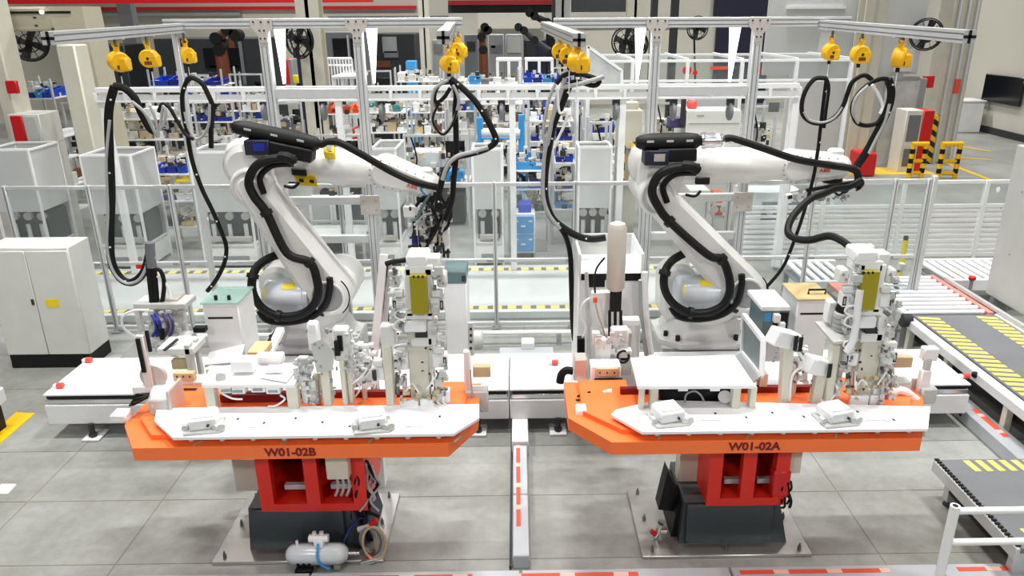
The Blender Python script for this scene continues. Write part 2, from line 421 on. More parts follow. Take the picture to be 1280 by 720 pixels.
# ================================================================== TURNTABLES
YB = 4.27      # back edge of the middle of both tables
def turntable(name, label, px0, cx, poly, plate, txt, txtx, colx, pedx, boxside):
    r = T(name, label, 'turntable', (px0, 4.3, 0))
    bp = B().box(px0 - 0.55, px0 + 0.55, 3.93, 4.65, 0.002, 0.022, 0.004)
    bpo = ob('base_plate', 'steel', bp, r)
    for sx in (-0.48, 0, 0.48):
        for yy in (3.98, 4.3, 4.6):
            if sx == 0 and yy == 4.3: continue
            bb = B().cyl((px0 + sx, yy, 0.02), (px0 + sx, yy, 0.05), 0.012, n=6); bb.cyl((px0 + sx, yy, 0.05), (px0 + sx, yy, 0.07), 0.006, n=6)
            ob('bolt', 'alu_dark', bb, bpo)
    # pedestal: slightly flared grey box
    x0, x1 = pedx
    q = B().loft([[V((x0 - 0.02, 4.05, 0.022)), V((x1 + 0.07, 4.05, 0.022)), V((x1 + 0.07, 4.56, 0.022)), V((x0 - 0.02, 4.56, 0.022))], [V((x0, 4.07, 0.33)), V((x1, 4.07, 0.33)), V((x1, 4.54, 0.33)), V((x0, 4.54, 0.33))]])
    ped = ob('pedestal', 'slate', q, r)
    ob('cover_panel', 'slate', B().box(x0 + 0.015, x1 - 0.05, 4.03, 4.05, 0.04, 0.33, 0.003), ped)
    # upper column: frame with two openings
    c0, c1 = colx
    w = 0.085; m_ = (c0 + c1) / 2 + 0.0
    y0, y1, z0, z1 = 4.03, 4.5, 0.33, 0.92
    cf = B()
    cf.box(c0, c1, y0, y1, z0, z0 + 0.055)
    cf.box(c0, c1, y0, y1, z1 - 0.03, z1)
    for xx in (c0, m_ - w / 2, c1 - w):
        cf.box(xx, xx + w, y0, y0 + 0.06, z0 + 0.055, z1 - 0.03)
    cf.box(c0, c0 + 0.02, y0 + 0.06, y1, z0 + 0.055, z1 - 0.03); cf.box(c1 - 0.02, c1, y0 + 0.06, y1, z0 + 0.055, z1 - 0.03)
    colo = ob('column_frame', 'redorange', cf, r)
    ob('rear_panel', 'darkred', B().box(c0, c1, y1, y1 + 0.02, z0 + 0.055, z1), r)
    for xx in (c0 + 0.13, m_ + 0.09):
        ob('cable_tray', 'duct', B().box(xx, xx + 0.16, y0 + 0.09, y0 + 0.13, z0 + 0.1, z0 + 0.135, 0.003), colo)
    # orange top
    ZT = 1.0
    top = ob('table_frame', 'orange', B().prism(poly, ZT - 0.082, ZT), r)
    fy = poly[0][1]
    ins = [(cx + (x - cx) * 0.92, max(y + 0.03, 3.81) if y < 4.2 else y - 0.03) for x, y in poly]
    ob('recessed_deck', 'orange', B().prism(ins, ZT, ZT + 0.03), r)
    rim = [x for x, y in poly if y == YB]; rim = (min(rim), max(rim))
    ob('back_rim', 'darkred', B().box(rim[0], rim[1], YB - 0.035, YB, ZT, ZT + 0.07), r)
    pl = ob('mounting_plate', 'plate_white', B().prism(plate, ZT + 0.05, ZT + 0.067), r)
    for k in range(9):
        xx = plate[0][0] + (plate[1][0] - plate[0][0]) * (k + 0.5) / 9
        ob('spacer', 'alu', B().cyl((xx, plate[0][1] + 0.03, ZT + 0.03), (xx, plate[0][1] + 0.03, ZT + 0.05), 0.016, n=8), r)
    for xx in [plate[0][0] + 0.12 + 0.17 * k for k in range(9)]:
        ob('plate_slot', 'dark', B().box(xx, xx + (0.03 if k % 2 else 0.012), plate[0][1] + 0.09 + 0.05 * (int(xx * 10) % 3), plate[0][1] + 0.11 + 0.05 * (int(xx * 10) % 3), ZT + 0.066, ZT + 0.069), pl)
    for k in range(4):
        xx = plate[0][0] + 0.12 + (plate[1][0] - plate[0][0] - 0.1) * k / 3
        ob('clip', 'tan', B().bar((xx - 0.02, fy + 0.02, ZT + 0.003), (xx + 0.02, fy + 0.1, ZT + 0.003), 0.014, 0.004), top)
    text(txt, 0.07, (txtx, fy - 0.001, ZT - 0.04), 'darkred', r, sx=1.05, bold=0.0022)
    # wiring box hanging under the top on the right
    bx = boxside
    yj = 3.96 if cx < 0 else 4.3
    wb = ob('junction_box', 'ivory', B().px(bx[0], bx[1], bx[2], bx[3], yj, 0.1, 0.006), r)
    x0_, x1_, z0_, z1_ = rect(*bx, 3.96)
    for k in range(3 if cx < 0 else 0):
        xx = x0_ + 0.05 + k * 0.035
        ob('flex_lead', 'hose_grey', B().tube([(xx, 4.0, z0_), (xx + 0.01, 3.98, z0_ - 0.06), (xx - 0.01, 3.98, z0_ - 0.12), (xx - 0.03, 4.03, z0_ - 0.16)], 0.009, 6), wb)
    return r
YB = 4.27
polyL = [(-2.2, 3.72), (-0.41, 3.72), (-0.255, 4.01), (-0.255, 4.47), (-0.44, 4.47), (-0.44, YB), (-1.86, YB), (-1.86, 4.47), (-2.37, 4.47), (-2.37, 3.98)]
polyR = [(0.525, 3.72), (2.31, 3.72), (2.44, 3.95), (2.56, 4.2), (2.56, 4.47), (2.0, 4.47), (2.0, YB), (0.64, YB), (0.64, 4.47), (0.295, 4.47), (0.295, 4.0)]
def platepts(L): return [tuple(gz(u, v, 1.067).xy) for u, v in L]
plateL = platepts([(216, 547), (567, 542), (599, 522), (599, 505), (196, 510), (193, 526)])
plateR = platepts([(803, 540), (1160, 536), (1163, 508), (820, 500), (770, 512), (764, 518)])
tl = turntable('turntable', 'orange welding turntable with white plate marked W01-02B on its front edge', -1.43, -1.305, polyL, plateL, 'W01-02B', at(363, 565, 3.72).x, (-1.65, -0.975), (-1.75, -1.09), (407, 571, 435, 600))
tr = turntable('turntable', 'orange welding turntable with white plate marked W01-02A on its front edge', 1.33, 1.418, polyR, plateR, 'W01-02A', at(943, 559, 3.72).x, (1.19, 1.7), (1.06, 1.68), (848, 566, 881, 610))
# white cover plate below the right turntable's box, cable bundles of both
def bundle(b, c, spread, n, L, m):
    for k in range(n):
        x, y, z = c[0] + RND.uniform(-spread, spread), c[1] + RND.uniform(-0.05, 0.05), c[2]
        pts = [(x, y, z)]
        for j in range(4):
            z -= L / 4; pts.append((x + RND.uniform(-spread, spread), y + RND.uniform(-0.04, 0.04), z))
        b.tube(pts, RND.uniform(0.006, 0.012), 6, 4)
    return b
c = at(452, 575, 4.1)
ob('cable_bundle', 'rubber', bundle(B(), c, 0.06, 8, 0.42, 0), tl, kind='stuff')
ob('cable_bundle', 'hose_grey', bundle(B(), c + V((0.02, -0.03, 0)), 0.06, 6, 0.32, 0), tl, kind='stuff')
ob('cable_bundle', 'red', bundle(B(), at(445, 572, 4.08), 0.02, 3, 0.25, 0), tl, kind='stuff')
ob('cable_guard', 'black', B().prismy([(at(u, v, 4.2).x, at(u, v, 4.2).z) for u, v in ((446, 648), (462, 648), (462, 632), (456, 612), (450, 610))], 4.2, 4.35), tl)
ob('pedestal_flare', 'navy', B().prismy([(at(u, v, 4.12).x, at(u, v, 4.12).z) for u, v in ((441, 682), (470, 684), (452, 636), (441, 618))], 4.12, 4.5), tl)
ob('wiring_cover', 'ivory', B().px(292, 574, 324, 614, 4.45, 0.08, 0.004), tl)
c = at(983, 600, 4.05)
ob('cable_bundle', 'rubber', bundle(B(), c, 0.03, 5, 0.2, 0), tr, kind='stuff')
ob('valve_block', 'red', B().px(966, 590, 988, 622, 4.02, 0.08, 0.01), tr)
ob('wiring_cover', 'ivory', B().px(972, 566, 1002, 592, 4.1, 0.08, 0.005), tr)
ob('cable_guard', 'black', B().prismy([(at(u, v, 4.2).x, at(u, v, 4.2).z) for u, v in ((823, 637), (846, 640), (848, 616), (835, 589), (829, 612))], 4.2, 4.32), tr)
ob('pedestal_flare', 'black', B().prismy([(at(u, v, 4.12).x, at(u, v, 4.12).z) for u, v in ((836, 681), (856, 682), (856, 622), (845, 640))], 4.12, 4.5), tr)
ob('inlet_valve', 'chrome', B().cyl(at(818, 672, 4.1), at(826, 655, 4.1), 0.02).cyl(at(822, 664, 4.1), at(833, 664, 4.1), 0.018), tr)
ob('valve_knob', 'red', B().cyl(at(814, 664, 4.08), at(819, 668, 4.08), 0.017), tr)
ob('hose_tail', 'hose_grey', B().tube([at(820, 676, 4.05), at(824, 690, 4.0), at(829, 704, 3.95)], 0.012), tr)

# compressed-air tank in front of the left pedestal
t = T('air_tank', 'small grey compressed air tank lying before the dark left pedestal', 'air tank', gz(399, 706, 0.022))
c0, c1 = at(366, 697, 3.93), at(432, 695, 3.93); zc = 0.105; y = 3.9
x0, x1 = c0.x, c1.x
ob('vessel', 'tank', B().lathe((x0 - 0.03, y, zc), (1, 0, 0), [(0, 0.0), (0.008, 0.035), (0.03, 0.058), (0.06, 0.068), (x1 - x0, 0.068), (x1 - x0 + 0.03, 0.058), (x1 - x0 + 0.052, 0.035), (x1 - x0 + 0.06, 0)], 24), t)
reg = ob('regulator', 'white', B().cyl((x0 + 0.13, y, zc + 0.12), (x0 + 0.25, y, zc + 0.12), 0.026).box(x0 + 0.16, x0 + 0.22, y - 0.03, y + 0.03, zc + 0.06, zc + 0.12, 0.006), t)
for k in (0.165, 0.21): ob('knob', 'white', B().cyl((x0 + k, y, zc + 0.14), (x0 + k, y, zc + 0.165), 0.013), reg)
ob('band', 'sky', B().tube([(x0 + 0.19, y - 0.03, zc + 0.1), (x0 + 0.19, y - 0.072, zc + 0.03), (x0 + 0.21, y - 0.072, zc - 0.03), (x0 + 0.25, y - 0.06, zc - 0.07)], 0.008, 6), t)
for k in range(3): ob('fitting', 'black', B().cyl((x0 + 0.06 + 0.035 * k, y - 0.06, 0.025), (x0 + 0.06 + 0.035 * k, y - 0.06, 0.085), 0.01, n=8), t)
ob('manifold', 'black', B().box(x0 + 0.04, x0 + 0.15, y - 0.085, y - 0.04, 0.022, 0.045, 0.004), t)
ob('drain_cock', 'white', B().cyl((x0 + 0.05, y, zc + 0.06), (x0 + 0.05, y, zc + 0.1), 0.009, n=8), t)
for xx in (x0 + 0.04, x1 - 0.04): ob('foot', 'grey', B().box(xx - 0.02, xx + 0.02, y - 0.05, y + 0.05, 0.022, 0.05), t)
ob('outlet_pipe', 'chrome', B().cyl((x1 + 0.02, y, zc), (x1 + 0.1, y, zc), 0.013), t)
# hose coil beside it
t = T('hose_coil', 'pale looped air hoses with red couplings beside the grey air tank', 'hose', at(463, 706, 4.0))
y = 4.02
for k in range(5):
    cc = at(460 + k * 2.4, 674, y - 0.012 * k); rr = 0.05 + 0.006 * k
    ob('hose', ('hose_grey', 'tan', 'midgrey')[k % 3], B().tube([cc + V((rr * math.cos(a), -0.01 * k, 1.7 * rr * math.sin(a))) for a in [2 * math.pi * j / 10 for j in range(11)]], 0.008, 6, 3), t)
ob('coupling', 'red', B().cyl(at(463, 656, 3.98), at(471, 650, 3.98), 0.018), t)
ob('coupling', 'red', B().cyl(at(459, 694, 3.95), at(466, 698, 3.95), 0.018), t)
ob('valve', 'chrome', B().cyl(at(452, 704, 3.93), at(468, 700, 3.93), 0.02).cyl(at(458, 702, 3.93), at(462, 708, 3.93), 0.014), t)
ob('sleeve', 'white', B().cyl(at(448, 662, 4.06), at(463, 658, 4.06), 0.02), t)
S('air_line', 'royal', B().tube([at(462, 650, 4.15), at(450, 648, 4.1), at(438, 660, 4.02), at(430, 677, 3.97)], 0.006, 6), 'thin blue air line running from the hose coil to the tank', 'air line')

# ================================================================== FLOOR DUCTS
t = T('floor_duct', 'grey aluminium floor duct with red print between the two turntables', 'cable duct', (0, 4.9, 0))
x0, x1 = -0.055, 0.055
ob('side_gap_shade', 'dark', B().box(x0 - 0.02, x0 - 0.005, 3.85, 6.0, 0.0, 0.03), t)  # dark strip stands in for the shaded gap along the covers
for k in range(3):
    ob('cover', 'duct', B().box(x0, x1, 3.86 + k * 0.65, 3.86 + k * 0.65 + 0.643, 0.0, 0.1, 0.006), t)
ob('printed_strip', 'print_y', B().box(-0.03, 0.0, 4.15, 5.15, 0.1, 0.1025), t)
ob('end_cover', 'plate_white', B().box(x0 - 0.01, x1 + 0.012, 5.16, 5.82, 0.0, 0.13, 0.006), t)
t = T('floor_duct', 'grey floor duct with red printed strips along the bottom edge of the view', 'cable duct', (0, 3.74, 0))
for k in range(8):
    ob('cover', 'duct', B().box(-5.2 + k * 1.3, -5.2 + k * 1.3 + 1.292, 3.5, 3.78, 0.0, 0.06, 0.006), t)
for a, b_ in ((-0.02, 0.72), (1.35, 2.28), (2.7, 3.5), (-1.05, -0.3)):
    ob('printed_strip', 'print_x', B().box(a, b_, 3.71, 3.745, 0.06, 0.0625), t)

# ================================================================== TRANSFER PLATFORMS behind the turntables
def platform(x0, x1, label, lamps, feet):
    y0, y1 = 5.52, 6.22
    t = T('transfer_platform', label, 'platform', ((x0 + x1) / 2, 5.9, 0))
    ob('top_sheet', 'plate_white', B().box(x0, x1, y0, y1, 0.385, 0.4, 0.003), t)
    ob('gap_shade_strip', 'black', B().box(x0 + 0.02, x1 - 0.02, y0 + 0.01, y1 - 0.01, 0.355, 0.385), t)  # black layer stands in for the dark gap under the top sheet
    ob('guide_rail', 'chrome', B().box(x0 + 0.01, x1 - 0.01, y0 + 0.005, y1 - 0.02, 0.31, 0.35, 0.004), t)
    ob('body', 'white', B().box(x0, x1, y0 - 0.01, y1, 0.13, 0.305, 0.006), t)
    for u in feet:
        f = ob('foot', 'white', B().box(u - 0.07, u + 0.07, y0 - 0.08, y0 + 0.1, 0.004, 0.02, 0.003), t)
        ob('foot_bolt', 'dark', B().cyl((u, y0 - 0.02, 0.02), (u, y0 - 0.02, 0.14), 0.022, n=8).cyl((u, y0 - 0.02, 0.03), (u, y0 - 0.02, 0.05), 0.035, n=6), f)
    for (u, v) in lamps:
        p = gz(u, v, 0.4)
        l = ob('beacon', 'salmon', B().cyl(p + V((0, 0, 0.025)), p + V((0.055, 0, 0.025)), 0.024, ch=0.006), t)
        ob('beacon_clip', 'white', B().box(p.x - 0.03, p.x, p.y - 0.02, p.y + 0.02, 0.4, 0.435, 0.004), l)
    return t
platform(-3.9, -0.09, 'long white transfer platform behind the left turntable', [(72, 485), (108, 453)], [-3.55, -0.35])
platform(-0.08, 3.75, 'long white transfer platform behind the right turntable', [(690, 456), (1203, 473)], [0.32, 3.1])
# small conduits and boxes on the floor in the gap between platform and fence
t = T('floor_conduit', 'white pipe run along the floor in front of the fence', 'pipe', (0, 7.3, 0))
ob('pipe', 'white', B().cyl((-3.9, 7.3, 0.14), (3.4, 7.3, 0.14), 0.025, n=8), t)
for k in range(8): ob('saddle', 'grey', B().box(-3.6 + k, -3.55 + k, 7.27, 7.33, 0, 0.13), t)
S('cable_box', 'white', B().px(652, 429, 668, 440, 6.9, 0.15, 0.008), 'small white cable box on the floor between the two robots', 'box')
S('valve_cylinder', 'robot_grey', B().cyl(at(585, 425, 6.9), at(604, 425, 6.9), 0.1, n=16, ch=0.02), 'short grey drum lying behind the white transfer platform, centre', 'drum')
S('cable_channel', 'duct', B().box(-0.2, 0.35, 6.7, 6.95, 0.0, 0.13, 0.008), 'low grey cable channel on the floor behind the middle platform', 'channel')

# ================================================================== CONTROL CABINET (left)
t = T('control_cabinet', 'tall light grey control cabinet with two doors at left edge', 'cabinet', (-4.66, 7.05, 0))
x0, x1, y0, y1, zt = -5.08, -4.27, 6.85, 7.24, 1.25
ob('plinth', 'black', B().box(x0 + 0.01, x1 - 0.01, y0 + 0.01, y1, 0, 0.14), t)
ob('body', 'cabinet', B().box(x0, x1, y0 + 0.02, y1, 0.14, zt, 0.008), t)
for k in range(2):
    xa = x0 + 0.005 + k * 0.405
    d = ob('door', 'cabinet', B().box(xa, xa + 0.398, y0, y0 + 0.02, 0.15, zt - 0.03, 0.004), t)
    if k: ob('warning_label', 'label_yellow', B().px(57, 374, 74, 384, y0 - 0.003, 0.003, 0), d)
    else: ob('lock', 'dark', B().box(xa + 0.36, xa + 0.385, y0 - 0.012, y0, 0.68, 0.74, 0.003), d)

# ================================================================== SAFETY FENCE
YF = 7.75
xs = [at(u, 235, YF).x for u in (5, 110, 212, 318, 424, 517, 617.5, 719.5, 803, 912, 1018, 1119)] + [4.34]
t = T('safety_fence', 'aluminium safety fence with acrylic panes behind the robots', 'fence', (0, YF, 0))
for x in xs:
    p = ob('post', 'alu', B().box(x - 0.022, x + 0.022, YF - 0.022, YF + 0.022, 0.02, 1.66, 0.004), t)
    ob('groove', 'alu_dark', B().box(x - 0.004, x + 0.004, YF - 0.0235, YF - 0.021, 0.05, 1.64), p)
    ob('foot_plate', 'grey', B().box(x - 0.05, x + 0.05, YF - 0.05, YF + 0.05, 0, 0.02), p)
for i in range(len(xs) - 1):
    a, b_ = xs[i] + 0.022, xs[i + 1] - 0.022
    for z in (0.06, 0.8, 1.635):
        ob('rail', 'alu', B().box(a, b_, YF - 0.02, YF + 0.02, z - 0.02, z + 0.02, 0.004), t)
    for z0, z1 in ((0.09, 0.77), (0.83, 1.61)):
        ob('pane', 'acrylic' if i not in (9, 10, 11) else 'acrylic_clear', B().box(a + 0.004, b_ - 0.004, YF - 0.003, YF + 0.003, z0, z1), t)
for i in range(0, len(xs) - 1):
    for s_ in (-1, 1):
        xx = xs[i] + s_ * 0.06
        if xs[0] < xx < xs[-1]: ob('hinge', 'grey', B().box(xx - 0.03, xx + 0.03, YF - 0.032, YF - 0.02, 0.785, 0.815, 0.002), t)
ob('warning_plate', 'red', B().px(170, 331, 178, 336, YF - 0.03, 0.006, 0), t)
ob('end_post', 'alu', B().box(xs[-1] + 0.024, xs[-1] + 0.075, YF - 0.04, YF + 0.04, 0.0, 1.69, 0.005), t)
# ================================================================== OVERHEAD ALUMINIUM FRAMES
YO = 7.4
def profile(b, p, q, w=0.08):
    return b.bar(p, q, w)
def cross(o_parent, c, ax):
    b = B(); c = V(c)
    for d in ((1, 0), (0, 1)):
        b.box(c.x - 0.032 * d[0] - 0.009, c.x + 0.032 * d[0] + 0.009, c.y - 0.004, c.y, c.z - 0.032 * d[1] - 0.009, c.z + 0.032 * d[1] + 0.009)
    return ob('end_slot', 'black', b, o_parent)
def overhead(label, u0, u1, posts, z, arms, extra_post=None):
    xa, xb = at(u0, 28, YO).x, at(u1, 28, YO).x
    t = T('overhead_portal', label, 'overhead frame', ((xa + xb) / 2, YO, 0))
    bm = ob('top_beam', 'alu', B().box(xa, xb, YO - 0.04, YO + 0.04, z - 0.045, z + 0.045, 0.005), t)
    for k in (-1, 1): ob('slot', 'alu_dark', B().box(xa, xb, YO - 0.042, YO - 0.039, z + k * 0.018 - 0.004, z + k * 0.018 + 0.004), bm)
    px_ = [at(u, 100, YO).x for u in posts]
    for x in px_:
        p = ob('post', 'alu', B().box(x - 0.045, x + 0.045, YO - 0.045, YO + 0.045, 0, z - 0.045, 0.006), t)
        for k in (-0.5, 0.5): ob('slot', 'alu_dark', B().box(x + k * 0.04 - 0.003, x + k * 0.04 + 0.003, YO - 0.047, YO - 0.044, 0.05, z - 0.2), p)
        g = ob('gusset_plate', 'bracket', B().prismy([(x - 0.1, z + 0.04), (x + 0.1, z + 0.04), (x + 0.1, z - 0.03), (x + 0.04, z - 0.1), (x + 0.04, z - 0.17), (x - 0.04, z - 0.17), (x - 0.04, z - 0.1), (x - 0.1, z - 0.03)], YO - 0.056, YO - 0.047), t)
        for (dx, dz) in ((-0.07, 0.015), (0.0, 0.015), (0.07, 0.015), (-0.02, -0.06), (0.02, -0.06), (-0.02, -0.13), (0.02, -0.13)):
            ob('bolt', 'dark', B().cyl((x + dx, YO - 0.057, z + dz), (x + dx, YO - 0.064, z + dz), 0.009, n=6), g)
    ob('cross_rail', 'alu', B().box(px_[0] + 0.045, px_[1] - 0.045, YO - 0.035, YO + 0.035, 2.56, 2.65, 0.005), t)
    for zz in (1.56, 1.16):
        ob('cross_rail', 'alu', B().box(px_[0] + 0.045, px_[1] - 0.045, YO - 0.03, YO + 0.03, zz - 0.04, zz + 0.04, 0.005), t)
    b2 = ob('corner_bracket', 'bracket', B().box(px_[1] - 0.1, px_[1] + 0.1, YO - 0.055, YO - 0.046, 1.42, 1.62, 0.003), t)
    for (dx, dz) in ((-0.06, 1.47), (0.06, 1.47), (-0.06, 1.57), (0.06, 1.57)): ob('bolt', 'grey', B().cyl((px_[1] + dx, YO - 0.056, dz), (px_[1] + dx, YO - 0.063, dz), 0.01, n=6), b2)
    for (u, v) in ((posts[0] + (8 if u0 < 600 else -14), 34), (posts[1] + (10 if u0 < 600 else -18), 34)):
        xx = at(u, 40, YO).x; s_ = 0.045
        ob('lamp_bar', 'led', B().loft([[V((xx - 0.05, YO + 0.1, z - 0.05)), V((xx + 0.05, YO + 0.1, z - 0.05)), V((xx + 0.05, YO + 0.14, z - 0.05)), V((xx - 0.05, YO + 0.14, z - 0.05))],
                                       [V((xx - 0.02, YO + 0.1, z - 0.55)), V((xx - 0.005, YO + 0.1, z - 0.55)), V((xx - 0.005, YO + 0.14, z - 0.55)), V((xx - 0.02, YO + 0.14, z - 0.55))]]), t)
    for (p, q) in arms:
        a = ob('cantilever_arm', 'alu', profile(B(), p, q), t)
        for k in (-1, 1):
            d = V((0, 0, k * 0.018)); 
            for sx in (-1, 1):
                w = V((sx * 0.0405, 0, 0))
                ob('slot', 'alu_dark', B().bar(V(p) + d + w, V(q) + d + w, 0.003, 0.007), a)
        cross(a, V(q) + V((0, -0.001, 0)), 0)
    return t
# each arm runs from the beam toward the viewer
armL = (V((-3.1, 7.36, 3.2)), at(60, 48, 5.0)); armML = (V((-0.6, 7.36, 3.2)), at(554, 47, 5.0))
armMR = (V((0.27, 7.36, 3.2)), at(724, 50, 5.0)); armR = (V((2.86, 7.36, 3.2)), at(1212, 46, 5.0))
of1 = overhead('left overhead aluminium portal frame above the left robot', 205, 578, (337, 452), 3.235, [armL, armML])
of2 = overhead('right overhead aluminium portal frame above the right robot', 692, 1062, (817, 941), 3.225, [armMR, armR])
x = at(220, 50, 7.3).x
ob('outer_post', 'alu', B().box(x - 0.025, x + 0.025, 7.27, 7.32, 0, 3.16, 0.004), of1)

# ================================================================== SPRING BALANCERS on the arms
def balancer(arm, u, v, label, face, r=0.075):
    a, b_ = arm
    best = None
    for k in range(400):
        q = a + (b_ - a) * (k / 399)
        d = (q - V((0, 0, H))); zz = d.dot(FW); uu = d.dot(RT) / zz * FPX + CX
        if best is None or abs(uu - u) < best[0]: best = (abs(uu - u), q)
    q = best[1]
    c = at(u, v, q.y); c.x = q.x + (c.x - q.x) * 0.5
    zt = q.z - 0.045
    t = T('spring_balancer', label, 'balancer', (c.x, c.y, c.z - r))
    ax = V(face).normalized()
    ob('drum', 'yellow', B().cyl(c - ax * 0.045, c + ax * 0.045, r, n=22, ch=0.012), t)
    ob('hub_cap', 'dark', B().cyl(c + ax * 0.045, c + ax * 0.052, 0.012, n=10), t)
    ob('side_housing', 'yellow', B().obox(c + V((0.03, 0.0, -0.02)), (0.05, 0, 0), (0, 0.045, 0), (0, 0, 0.05), 0.012), t)
    ob('window', 'brown', B().obox(c + ax * 0.046 + V((0, 0, -0.035)), V((0, 0, 1)).cross(ax) * 0.03, ax * 0.004, (0, 0, 0.014)), t)
    hk = ob('hanger', 'yellow', B().cyl(c + V((0, 0, r - 0.01)), c + V((0, 0, r + 0.03)), 0.022, n=10).torus(c + V((0, 0, r + 0.045)), (0, 1, 0), 0.022, 0.009, 16), t)
    zz = max(zt, c.z + r + 0.05)
    ob('hook', 'alu_dark', B().bar(c + V((0, 0, r + 0.05)), V((c.x, c.y, zz + 0.002)), 0.012, 0.03), t)
    ob('hook_strap', 'alu', B().box(q.x - 0.05, q.x + 0.05, c.y - 0.012, c.y + 0.012, q.z - 0.047, q.z - 0.04), t)
    ob('outlet', 'black', B().cyl(c + V((0, 0, -r - 0.03)), c + V((0, 0, -r + 0.01)), 0.016, n=8), t)
    ob('cord', 'white', B().cyl(c + V((0, 0, -r - 0.2)), c + V((0, 0, -r - 0.03)), 0.004, n=5), t)
    return t
balancer(armL, 145, 77, 'yellow spring balancer nearest the free end of the left arm', (0.7, -0.7, -0.1))
balancer(armL, 184, 73, 'round faced yellow spring balancer, middle one on the left arm', (0.1, -1, 0))
balancer(armL, 237, 69, 'yellow spring balancer closest to the post on the left arm', (0.75, -0.65, -0.1))
balancer(armML, 560, 80, 'lowest yellow balancer at the free end of the middle left arm', (0.5, -0.85, 0), 0.066)
balancer(armML, 571, 69, 'middle yellow balancer of the cluster on the middle left arm', (0.8, -0.6, 0), 0.066)
balancer(armML, 582, 62, 'rear yellow balancer of the cluster on the middle left arm', (-0.4, -0.9, 0), 0.066)
balancer(armMR, 722, 77, 'lowest yellow balancer at the free end of the middle right arm', (0.8, -0.6, 0), 0.066)
balancer(armMR, 712, 70, 'middle yellow balancer of the cluster on the middle right arm', (-0.5, -0.85, 0), 0.066)
balancer(armMR, 701, 64, 'rear yellow balancer of the cluster on the middle right arm', (-0.2, -0.95, 0), 0.066)
balancer(armR, 1040, 65, 'yellow spring balancer closest to the beam on the right arm', (0.3, -0.95, -0.1))
balancer(armR, 1077, 68, 'round faced yellow spring balancer, middle one on the right arm', (0.1, -1, 0))
balancer(armR, 1127, 72, 'yellow spring balancer nearest the free end of the right arm', (0.8, -0.6, -0.1))

# ================================================================== HANGING HOSES
def hose(label, runs, base=None, cat='hose'):
    """runs: list of (material, radius, [(u, v, Y)...])"""
    pts0 = [at(*p) for p in runs[0][2]]
    lo = min(pts0, key=lambda p: p.z)
    t = T('hanging_hose', label, cat, lo)
    for k, (m, r, L) in enumerate(runs):
        P = [at(*p) for p in L]
        ob('hose' if k == 0 else 'hose_line', m, B().tube(P, r, 8, 5), t)
        if k == 0:
            n = 0
            for i in range(0, len(P) - 1):
                d = (P[i + 1] - P[i]); L_ = d.length
                for j in range(max(1, int(L_ / 0.22))):
                    p = P[i] + d * ((j + 0.5) / max(1, int(L_ / 0.22)))
                    n += 1
                    if n % 2: ob('tie', 'white', B().obox(p + V((0.3 * r, -r * 1.02, 0)), (0.006, 0, 0), (0, 0.004, 0), (0, 0, 0.006)), t)
    return t
def Yc(L, Y): return [(u, v, Y) for u, v in L]
hose('thick black hose bundle hanging in a long loop from the outermost left balancer',
     [('rubber', 0.033, Yc([(143, 108), (136, 140), (137, 190), (139, 240), (138, 290), (139, 325), (150, 347), (165, 353), (180, 340), (187, 315)], 5.9)),
      ('hose_grey', 0.012, Yc([(137, 150), (133, 200), (135, 260), (134, 310), (142, 340), (158, 354), (175, 348), (186, 325)], 5.87)),
      ('rubber', 0.03, Yc([(143, 108), (155, 110), (168, 122), (176, 140), (187, 160), (193, 164)], 5.9)),
      ('hose_grey', 0.013, Yc([(165, 127), (180, 140), (190, 158), (197, 172)], 5.87)),
      ('hose_grey', 0.011, Yc([(187, 132), (193, 145), (197, 160), (198, 172)], 5.85)),
      ('hose_grey', 0.011, Yc([(204, 132), (202, 145), (200, 160), (206, 150), (207, 138), (203, 132)], 5.85)),
      ('rubber', 0.014, Yc([(198, 140), (203, 130), (212, 135), (222, 152), (232, 168), (242, 174)], 5.9))])
hose('black hose looped under the left arm and falling to the left parts bin',
     [('rubber', 0.019, Yc([(233, 102), (228, 118), (229, 140), (234, 165), (240, 200), (252, 235), (265, 262), (277, 290), (283, 310), (280, 330), (270, 350), (259, 364)], 6.3)),
      ('rubber', 0.021, Yc([(233, 102), (240, 97), (252, 104), (260, 118), (266, 135), (264, 160), (264, 185)], 6.3)),
      ('hose_grey', 0.012, Yc([(262, 130), (261, 155), (253, 170), (244, 173), (236, 160), (231, 140)], 6.28)),
      ('rubber', 0.008, Yc([(258, 130), (268, 130), (272, 132), (266, 135)], 6.3))])
hose('black and white hoses looped beneath the middle left balancer cluster',
     [('rubber', 0.024, Yc([(563, 98), (580, 112), (595, 128), (608, 148), (618, 168), (619, 178), (606, 187), (585, 193), (568, 198), (556, 215), (549, 240), (546, 262)], 5.7)),
      ('rubber', 0.022, Yc([(563, 100), (570, 115), (569, 140), (570, 165), (570, 195), (567, 225), (565, 250), (556, 275)], 5.72)),
      ('rubber', 0.015, Yc([(563, 102), (549, 106), (543, 120), (546, 128), (555, 122), (563, 110)], 5.7)),
      ('hose_grey', 0.012, Yc([(560, 100), (543, 112), (540, 135), (543, 158), (553, 167), (563, 158), (571, 140), (573, 122), (566, 106)], 5.68)),
      ('rubber', 0.009, Yc([(549, 128), (541, 148), (546, 162), (555, 168), (566, 155), (571, 138)], 5.66)),
      ('hose_grey', 0.016, Yc([(610, 184), (590, 190), (572, 195), (560, 206), (553, 225)], 5.66))])
